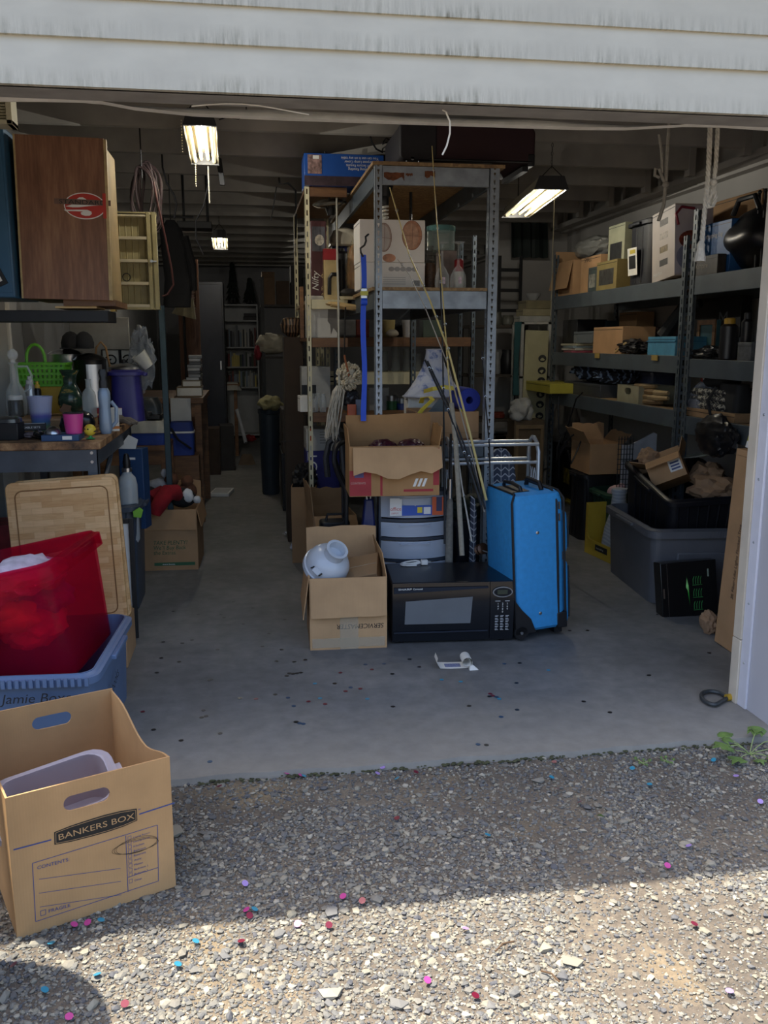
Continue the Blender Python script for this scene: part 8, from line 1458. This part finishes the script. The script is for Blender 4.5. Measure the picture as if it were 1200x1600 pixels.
one('paper_tray', 'open pale carton tray of papers on the dark box behind the black tote', 'papers', M().loft([[(-.16, -.13, 0), (.16, -.13, 0), (.16, .13, 0), (-.16, .13, 0)], [(-.18, -.15, .05), (.18, -.15, .05), (.18, .15, .05), (-.18, .15, .05)]]), mt('8a857a', .7, var=.15), (2.85, 4.3, .79), rz=R(20)); prodbox('carton', 'tall dark box on the floor against the wall carrying the pale carton tray', .28, .5, .788, (2.92, 4.3, 0), mat=mt('1c1d21', .6))
# black printed carton with green glow, tilted by the grey tote
ex0, ey0 = G(1030, 962); bk_ = TH('printed_carton', 'black carton printed with green streaks standing by the grey tote', 'box', (2.25, 4.12, .003), rot=(R(-9), 0, R(-4))); w_, h_ = .30, .285
m = M(); m.bx(-w_/2, w_/2, 0, .09, 0, h_); kc_ = ob('carton', m, mt('0f1114', .3, var=.03), bk_, bev=.004); kc_.rotation_euler = (0, R(-3), 0)
m = M(); m.bx(-w_/2+.035, -w_/2+.037, -.001, 0, .005, h_-.005); ob('silver_line', m, STEEL, kc_); m = M(); m.bx(-w_/2+.01, -w_/2+.018, -.001, 0, .1, .15); ob('silver_mark', m, STEEL, kc_)
k = NT('green streak'); sp = k.n('SeparateXYZ'); k.l(k.coord(), sp.inputs[0]); mr = k.n('MapRange'); k.l(sp.outputs[2], mr.inputs[0]); mr.inputs[1].default_value = .04; mr.inputs[2].default_value = .2; k.l(k.ramp(mr.outputs[0], [(0, '0f1a12'), (.5, '2fae3a'), (.75, 'b0ff9a'), (1, '1c5a24')]), k.b.inputs['Base Color'])
m = M(); m.add([(-.012, -.0008, .21), (-.004, -.0008, .16), (.0, -.0008, .045), (-.01, -.0008, .135), (-.018, -.0008, .15)], [(0, 1, 2, 3, 4)]); ob('green_streak', m, k.m, kc_); m = M()
for r_ in range(3):
    for i in range(4): m.tube([(.022+.013*i, -.001, .035+r_*.065), (.022+.013*i, -.001, .06+r_*.065), (.028+.013*i, -.001, .075+r_*.065)], .0012, 4); 
    m.tube([(.018, -.001, .03+r_*.065), (.07, -.001, .03+r_*.065)], .0012, 4)
ob('green_print', m, mt('3f9a4e', .5, var=0), kc_)['kind'] = 'stuff'; m = M(); m.bx(.1, .108, -.001, 0, .2, .24); ob('edge_mark', m, mt('8a9a8c', .5), kc_)
one('packing_paper', 'small wad of brown paper on the floor beside the tall tree carton', 'packing paper', blob((0, 0, .055), 1, .3, 2.2, (.04, .05, .06), 31, 3, .4), KP, (2.205, 3.86, 0), smooth=0, group='brown packing paper')
# tall tree carton leaning at the jamb
ta_, tb_ = G(1118, 1004), G(1139, 1026); an = math.atan2(tb_[1]-ta_[1], tb_[0]-ta_[0]); tw = .2; th_ = zat(706, 2.2, 3.6)
tc2 = TH('tree_carton', 'tall narrow cardboard carton with black lettering up its side, by the right jamb', 'box', (tb_[0]+.035, tb_[1]-.005, 0), rot=(R(-1.5), R(1.8), R(-90))); m = M(); m.bx(-.2, 0, 0, .2, 0, th_); kk = ob('carton', m, CARD2, tc2, bev=.003)
tx_ = text('3ft Fiber-Like Lights Flocked Tree', .030, INK, kk, (-.085, -.0012, th_*.26), rot=(R(90), R(-90), 0), shear=.1, sx=.86); tx2 = text('SKU 803 - EMBALLAGE', .018, INK, kk, (-.03, -.0012, th_*.27), rot=(R(90), R(-90), 0))
m = M(); m.bx(-.2, -.0, -.001, 0, th_-.03, th_-.027); ob('seam', m, CARD3, kk)
yc6 = TH('yellow_folder', 'yellow and white packet standing on the tall tree carton', 'packet', (2.25, 3.64, th_+.004)); m = M(); m.bx(-.05, .05, -.008, .012, 0, .09); ob('packet', m, mt('b5ac3a', .5), yc6, bev=.003); m = M(); m.bx(-.05, .05, -.0095, -.008, 0, .03); ob('label', m, WHT, yc6); yc6.rotation_euler = (0, R(12), R(-30))
# rope ends hanging at the right
ROPE = mt('b9b5aa', .9, var=.12, scale=60, bump=.3, bs=150)
def braid(m, pts, r, tw=140):
    fine = []; pts = [Vector(p) for p in pts]
    for i in range(len(pts)-1):
        n = max(3, int((pts[i+1]-pts[i]).length/.008))
        for j in range(n): fine.append(pts[i].lerp(pts[i+1], j/n))
    fine.append(pts[-1]); s = 0
    for ph in (0, 2.094, 4.189):
        q_ = [p+Vector((math.cos(ph+i*.9), math.sin(ph+i*.9), 0))*r*.5 for i, p in enumerate(fine)]; m.tube(q_, r*.62, 5)
yr = 3.25; rp1 = TH('rope', 'thick white pull rope with a knotted frayed end by the right jamb', 'rope'); m = M()
top_ = V(1111, 190, yr); braid(m, [(top_.x, yr, 2.743), V(1110, 195, yr), V(1106, 280, yr), V(1101, 330, yr), V(1096, 385, yr)], .009); ob('strand', m, ROPE, rp1); m = M(); e = V(1095, 385, yr)
m.lathe([(.008, .02), (.016, .005), (.014, -.01), (.02, -.04), (.022, -.055)], 10, c=tuple(e)); ob('frayed_end', m, ROPE, rp1)
rp2 = TH('rope', 'thick white pull rope ending in a tied loop, right of the frayed one', 'rope'); m = M(); t2_ = V(1122, 190, yr); braid(m, [(t2_.x, yr, 2.743), V(1122, 195, yr), V(1118, 262, yr), V(1115, 288, yr)], .008); ob('strand', m, ROPE, rp2)
m = M(); braid(m, [V(1115, 284, yr), V(1112, 300, yr), V(1106, 315, yr), V(1107, 324, yr), V(1114, 322, yr), V(1118, 308, yr), V(1116, 290, yr)], .008); ob('loop', m, ROPE, rp2); m = M(); m.ball(tuple(V(1115, 285, yr)), .014, seg=8, rings=6); ob('knot', m, ROPE, rp2)
rp3 = TH('rope', 'greyer knotted rope with a curled end hanging above the slow cooker carton', 'rope'); yr3 = 3.7; RG = mt('8f8b82', .9, var=.12, scale=60); m = M(); t3 = V(1045, 195, yr3); m.tube([(t3.x, yr3, 2.743), V(1045, 205, yr3), V(1042, 250, yr3), V(1040, 290, yr3), V(1037, 320, yr3), V(1029, 345, yr3)], .008, 7); ob('strand', m, RG, rp3)
m = M(); m.tube([V(1040, 288, yr3), V(1034, 275, yr3), V(1030, 264, yr3), V(1024, 264, yr3), V(1023, 274, yr3), V(1030, 277, yr3)], .007, 7); m.tube([V(1035, 270, yr3), V(1034, 240, yr3), V(1030, 210, yr3)], .006, 6); ob('curled_end', m, RG, rp3)['kind'] = 'stuff'; m = M(); m.ball(tuple(V(1040, 288, yr3)), .014, seg=8, rings=6); ob('knot', m, RG, rp3)
# cable loop with yellow sleeve at the jamb foot
lpx = TH('cable_loop', 'black steel cable loop with a yellow sleeve at the foot of the right jamb', 'cable loop'); m = M(); q = [G(x_, y_, .012) for x_, y_ in ((1136, 1090), (1126, 1083), (1110, 1080), (1098, 1083), (1097, 1091), (1106, 1098), (1117, 1101), (1127, 1096), (1136, 1091))]; m.tube(soft([(a, b2, .012) for a, b2 in q]), .0085, 8); ob('loop', m, mt('3f4447', .45, .3), lpx)
m = M(); a, b2 = G(1137, 1090, .014); m.tube([(a-.006, b2, .014), (a+.03, b2+.006, .014)], .014, 10); ob('sleeve', m, mt('b5932a', .5, var=.15), lpx)
# ================================================================ deep on the right: banner, white stand, dim stores
xb0, xb1 = xat(822, 7.3, .9), xat(858, 7.3, .9); zt = zat(516, xb0, 7.3); bnr = TH('banner_panel', 'tall cream panel with a column of round black animal medallions', 'panel', ((xb0+xb1)/2-.05, 7.3, 0), rot=(R(-1), R(1.5), 0)); bwid = xb1-xb0; m = M(); m.bx(-bwid/2, bwid/2, 0, .02, 0, zt); bp_ = ob('panel', m, mt('a39d7c', .55, var=.04), bnr, bev=.003)
rg = random.Random(8)
for i, py in enumerate((560, 579, 595, 616, 632, 650, 667, 687)):
    z = zat(py, xb0, 7.3); cx = bwid*.26; m = M(); m.prism([(cx+.035*math.cos(a), z+.031*math.sin(a)) for a in [6.28*j/20 for j in range(20)]], .003, T=Matrix.Translation((0, -.003, 0))); md_ = ob('medallion', m, INK, bp_)
    m = M(); n = 11; m.prism([(cx+.003*rg.uniform(-1, 1)+.02*rg.uniform(.45, 1.15)*math.cos(6.28*j/n), z-.006+.017*rg.uniform(.35, 1.1)*math.sin(6.28*j/n)) for j in range(n)], .001, T=Matrix.Translation((0, -.004, 0))); ob('animal_shape', m, mt('a39d7c', .55, var=.04), md_)
ws = TH('white_stand', 'white painted narrow stand left of the medallion panel, boxes stacked on top', 'stand'); sx0, sx1 = xat(812, 7.5, 1), xat(858, 7.5, 1); sz1 = zat(503, sx0, 7.5)
for xx in (sx0, sx1-.025):
    for yy in (7.5, 7.75): m = M(); m.bx(xx, xx+.025, yy, yy+.025, 0, sz1); ob('post', m, mt('b5b4ac', .5), ws)
for z in (sz1, zat(588, sx0, 7.5), .3): m = M(); m.bx(sx0, sx1, 7.5, 7.775, z-.018, z); ob('shelf', m, mt('b5b4ac', .5), ws)
z = sz1+.001
for i, (c, hh, lab) in enumerate((('9a9a94', .05, 'flat pale carton lowest on the white stand'), ('8f876a', .06, 'tan carton second in the stack on the white stand'), ('7d7558', .07, 'darker tan carton third in the stack on the white stand'))): prodbox('carton', lab, .27-.02*i, .2, hh, ((sx0+sx1)/2+.01*i, 7.63, z), R(3*i-3), mt(c, .6)); z += hh+.001
lathing('bowl', 'small white bowl on top of the carton stack on the white stand', 'bowl', ((sx0+sx1)/2, 7.62, z), [('bowl', [(.035, 0), (.06, .04), (.065, .06), (.055, .06), (.03, .008)], mt('9a9c9c', .4))])
x, w_, h_ = S(800, 822, 640, 7.15, 0); wcd = TH('wood_cabinet', 'small wooden framed cabinet under a white cloth at the foot of the medallion panel', 'cabinet', (x+.06, 7.12, 0)); m = M(); m.bx(-.13, .13, 0, .2, 0, h_*.9); ob('carcass', m, mt('5a4a36', .6), wcd); m = M()
for a in ((-.12, -.095, .1, h_*.85), (.095, .12, .1, h_*.85), (-.095, .095, h_*.85-.03, h_*.85), (-.095, .095, .1, .13)): m.bx(a[0], a[1], -.012, 0, a[2], a[3])
ob('door_frame', m, mt('7a6548', .6), wcd); one('white_cloth', 'white crumpled cloth over the small wooden cabinet', 'cloth', blob((0, 0, 0), 1, .3, 2, (.1, .11, .1), 3, 4, .1), mt('a5a5a2', .9), (x, 7.18, h_*.9+.08))
tl_ = one('towel', 'teal cloth hanging beside the white stand', 'cloth', M().loft([[(sx0-.07, 7.46, z_), (sx0-.02+.01*math.sin(z_*9), 7.46, z_), (sx0-.02, 7.48, z_), (sx0-.07, 7.48, z_)] for z_ in (.95, 1.1, 1.25, 1.4, sz1)]), mt('1f4a4d', .8), bev=.003)
# dark green sheet in place of a dark opening, dim table with stores
x0, x1 = xat(797, 8.3, 2), xat(852, 8.3, 2); z0, z1 = zat(402, 2.4, 8.3), 2.5; dgr = TH('opening_backdrop', 'dark green tarp put for a dark opening below the joists behind the right front post', 'backdrop'); m = M(); n = 12; m.loft([[(x0+(x1-x0)*i/n, 8.3+.02*math.sin(i*1.9), z1), (x0+(x1-x0)*i/n+.04*(z1-z0), 8.3+.035*math.sin(i*1.9), z0), (x0+(x1-x0)*i/n+.04*(z1-z0), 8.31+.035*math.sin(i*1.9), z0), (x0+(x1-x0)*i/n, 8.31+.02*math.sin(i*1.9), z1)] for i in range(n+1)]); ob('backdrop', m, mt('27312f', .7), dgr)
ds = TH('dim_shelf', 'dim wooden shelf full of vessels between the grey unit and the white stand', 'shelf'); sx0, sx1 = xat(772, 7.9, 1), xat(812, 7.9, 1)+.05; 
zz1, zz2, zz3 = zat(508, 2, 7.9), zat(585, 2, 7.9), zat(655, 2, 7.9)
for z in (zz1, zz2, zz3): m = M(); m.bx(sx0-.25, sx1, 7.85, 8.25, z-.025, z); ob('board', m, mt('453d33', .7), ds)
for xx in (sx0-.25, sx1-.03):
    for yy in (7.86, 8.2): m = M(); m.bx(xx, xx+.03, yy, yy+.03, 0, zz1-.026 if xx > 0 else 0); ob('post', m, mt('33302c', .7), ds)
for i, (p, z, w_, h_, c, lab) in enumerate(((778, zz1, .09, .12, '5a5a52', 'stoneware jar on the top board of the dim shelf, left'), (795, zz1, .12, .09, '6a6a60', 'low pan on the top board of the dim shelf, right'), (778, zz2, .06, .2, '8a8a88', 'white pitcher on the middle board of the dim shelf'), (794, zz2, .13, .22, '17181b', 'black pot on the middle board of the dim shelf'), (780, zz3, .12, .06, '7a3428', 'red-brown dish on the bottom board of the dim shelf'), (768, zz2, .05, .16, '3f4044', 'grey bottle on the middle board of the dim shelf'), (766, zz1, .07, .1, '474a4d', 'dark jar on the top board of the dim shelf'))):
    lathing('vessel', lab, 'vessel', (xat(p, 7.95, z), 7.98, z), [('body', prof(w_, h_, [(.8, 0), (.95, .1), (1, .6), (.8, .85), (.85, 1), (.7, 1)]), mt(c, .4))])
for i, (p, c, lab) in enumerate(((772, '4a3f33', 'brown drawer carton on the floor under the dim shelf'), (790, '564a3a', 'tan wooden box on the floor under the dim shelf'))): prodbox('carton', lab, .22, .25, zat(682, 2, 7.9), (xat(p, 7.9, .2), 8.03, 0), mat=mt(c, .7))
x, w_, h_ = S(770, 800, 412, 8.1, zz1); ch = TH('chair', 'dark ladder-back chair standing upturned on the dim shelf', 'chair', (x+.02, 8.05, zz1+.0))
for xx in (-.1, .1): m = M(); m.bx(xx-.012, xx+.012, -.012, .012, 0, .62); ob('leg', m, IRON, ch)
for z in (.12, .3, .48): m = M(); m.bx(-.088, .088, -.008, .008, z, z+.03); ob('rung', m, IRON, ch)
ch.location.x = xat(800, 8.05, 1.9)-.02
# ================================================================ confetti scattered over slab and gravel
CF = {'black': '15161a', 'navy blue': '2a4a6a', 'dark red': '6a1a30', 'pink': 'c04a92', 'turquoise': '3a8fae', 'lilac': 'a98fd0'}
cme = {}
for n_, c in CF.items():
    m = M(); m.lathe([(.009, 0), (.009, .0006)], 12); cme[n_] = mesh_of('confetti_disc', m, mt(c, .3, .2 if n_ != 'black' else 0, var=0), 0)
slab = [(328, 1190, 'navy blue'), (747, 1163, 'navy blue'), (760, 1164, 'black'), (430, 1085, 'black'), (400, 1092, 'dark red'), (462, 1128, 'black'), (468, 1130, 'navy blue'), (450, 1090, 'navy blue'), (452, 1052, 'black'), (458, 1053, 'black'), (464, 1052, 'black'), (470, 1051, 'black'), (448, 1056, 'black'), (375, 1091, 'black'), (315, 1121, 'black'), (283, 1157, 'black'), (240, 1140, 'black'), (318, 1110, 'black'), (322, 1119, 'black'), (223, 1112, 'dark red'), (280, 1034, 'black'), (252, 1028, 'black'), (245, 1051, 'black'), (327, 1063, 'black'), (330, 1062, 'black'), (432, 1033, 'black'), (460, 1034, 'black'), (477, 1031, 'black'), (532, 1051, 'dark red'), (581, 1046, 'dark red'), (540, 1080, 'dark red'), (563, 1076, 'dark red'), (492, 1068, 'turquoise'), (523, 1068, 'black'), (548, 1074, 'navy blue'), (500, 1091, 'turquoise'), (508, 1100, 'dark red'), (574, 1092, 'turquoise'), (613, 1053, 'black'), (614, 1104, 'black'), (459, 1103, 'navy blue'), (482, 1096, 'dark red'), (463, 1128, 'black'), (474, 1131, 'navy blue'), (344, 1146, 'black'), (766, 1084, 'dark red'), (770, 1087, 'dark red'), (776, 1089, 'navy blue'), (780, 1092, 'turquoise'), (765, 1088, 'black'), (733, 1103, 'black'), (808, 1109, 'black'), (783, 1120, 'navy blue'), (807, 1067, 'black'), (812, 1036, 'black'), (788, 1037, 'navy blue'), (857, 1047, 'turquoise'), (912, 1096, 'black'), (953, 1113, 'black'), (1014, 1055, 'black'), (1108, 1020, 'black'), (890, 985, 'black'), (918, 985, 'black'), (1027, 960, 'black'), (720, 1065, 'turquoise'), (690, 1062, 'turquoise'), (655, 1042, 'black'), (640, 1030, 'black'), (600, 1037, 'navy blue'), (571, 1038, 'navy blue'), (300, 1000, 'black'), (285, 1005, 'black'), (255, 1003, 'black'), (271, 955, 'black'), (310, 960, 'black'), (345, 960, 'black'), (350, 965, 'black'), (380, 975, 'black'), (395, 950, 'black'), (420, 990, 'black'), (410, 1010, 'black'), (440, 1015, 'black'), (340, 1015, 'black'), (365, 940, 'black'), (330, 910, 'black'), (420, 920, 'black'), (350, 895, 'black'), (445, 968, 'black')]
grav = [(448, 1208, 'pink'), (470, 1211, 'pink'), (475, 1212, 'turquoise'), (598, 1199, 'lilac'), (590, 1208, 'lilac'), (620, 1216, 'turquoise'), (650, 1206, 'dark red'), (343, 1228, 'dark red'), (383, 1380, 'lilac'), (398, 1420, 'turquoise'), (385, 1421, 'pink'), (390, 1430, 'dark red'), (465, 1443, 'pink'), (514, 1445, 'dark red'), (377, 1470, 'dark red'), (306, 1470, 'turquoise'), (278, 1506, 'turquoise'), (536, 1400, 'pink'), (566, 1407, 'dark red'), (620, 1278, 'dark red'), (866, 1190, 'dark red'), (870, 1232, 'dark red'), (905, 1253, 'dark red'), (862, 1214, 'turquoise'), (762, 1304, 'turquoise'), (988, 1200, 'turquoise'), (1115, 1187, 'turquoise'), (1095, 1210, 'dark red'), (1188, 1252, 'lilac'), (1150, 1212, 'lilac'), (1043, 1352, 'pink'), (1085, 1443, 'dark red'), (1140, 1548, 'lilac'), (743, 1555, 'dark red'), (668, 1531, 'pink'), (727, 1450, 'lilac'), (116, 1444, 'pink'), (137, 1441, 'pink'), (158, 1437, 'turquoise'), (80, 1473, 'turquoise'), (70, 1546, 'turquoise'), (108, 1588, 'pink'), (195, 1568, 'dark red'), (152, 1522, 'turquoise'), (21, 1507, 'dark red'), (1076, 1321, 'lilac'), (1015, 1225, 'turquoise')]
for lst, z, where in ((slab, .0008, 'on the concrete slab'), (grav, -.009, 'on the gravel')):
    for i, (px, py, n_) in enumerate(lst):
        x, y = G(px, py, z); o = bpy.data.objects.new('confetti_disc', cme[n_]); COL.objects.link(o); o.location = (x, y, z); o.rotation_euler = (0, 0, 0) if z > 0 else (rs.uniform(-.5, .5), rs.uniform(-.5, .5), 0)
        tag(o, '%s confetti disc lying %s' % (n_, where), 'confetti', '%s confetti discs %s' % (n_, where))
for px, py, an, L, lab in ((210+578, 1478, 30, .06, 'thin dry twig on the sunlit gravel, middle'), (860, 1525, -50, .05, 'short bent twig on the sunlit gravel, right'), (188, 1480, 80, .025, 'tiny grey stub of wood before the moving box')):
    x, y = G(px, py, -.008); m = M(); m.tube([(-L/2, 0, .002), (0, .004, .006), (L/2, -.003, .002)], .0022, 6); one('twig', lab, 'twig', m, mt('5a4632', .9), (x, y, -.01), rz=R(an))
x, y = G(938, 1276, -.008); m = M(); m.loft([[(-.012, 0, .003), (-.012, .001, .003)], [(0, -.006, .008), (0, .006, .008)], [(.014, 0, .004), (.014, .001, .004)]], closed=True); one('leaf', 'small green leaf lying on the shaded gravel', 'leaf', m, LEAF, (x, y, -.01), rz=R(-40))
# can added outside the frame at the left whose shadow falls into the corner of the view
lathing('trash_can', 'round grey trash can outside the view at the left, shading the lower left corner', 'trash can', (-.88, 1.82, -.022), [('body', [(.2, 0), (.22, .03), (.245, .82), (.26, .83), (.26, .87), (.24, .88)], mt('5c6166', .5)), ('lid', [(.262, .872), (.262, .9), (.2, .93), (.04, .95)], mt('4b5054', .5))], seg=28)
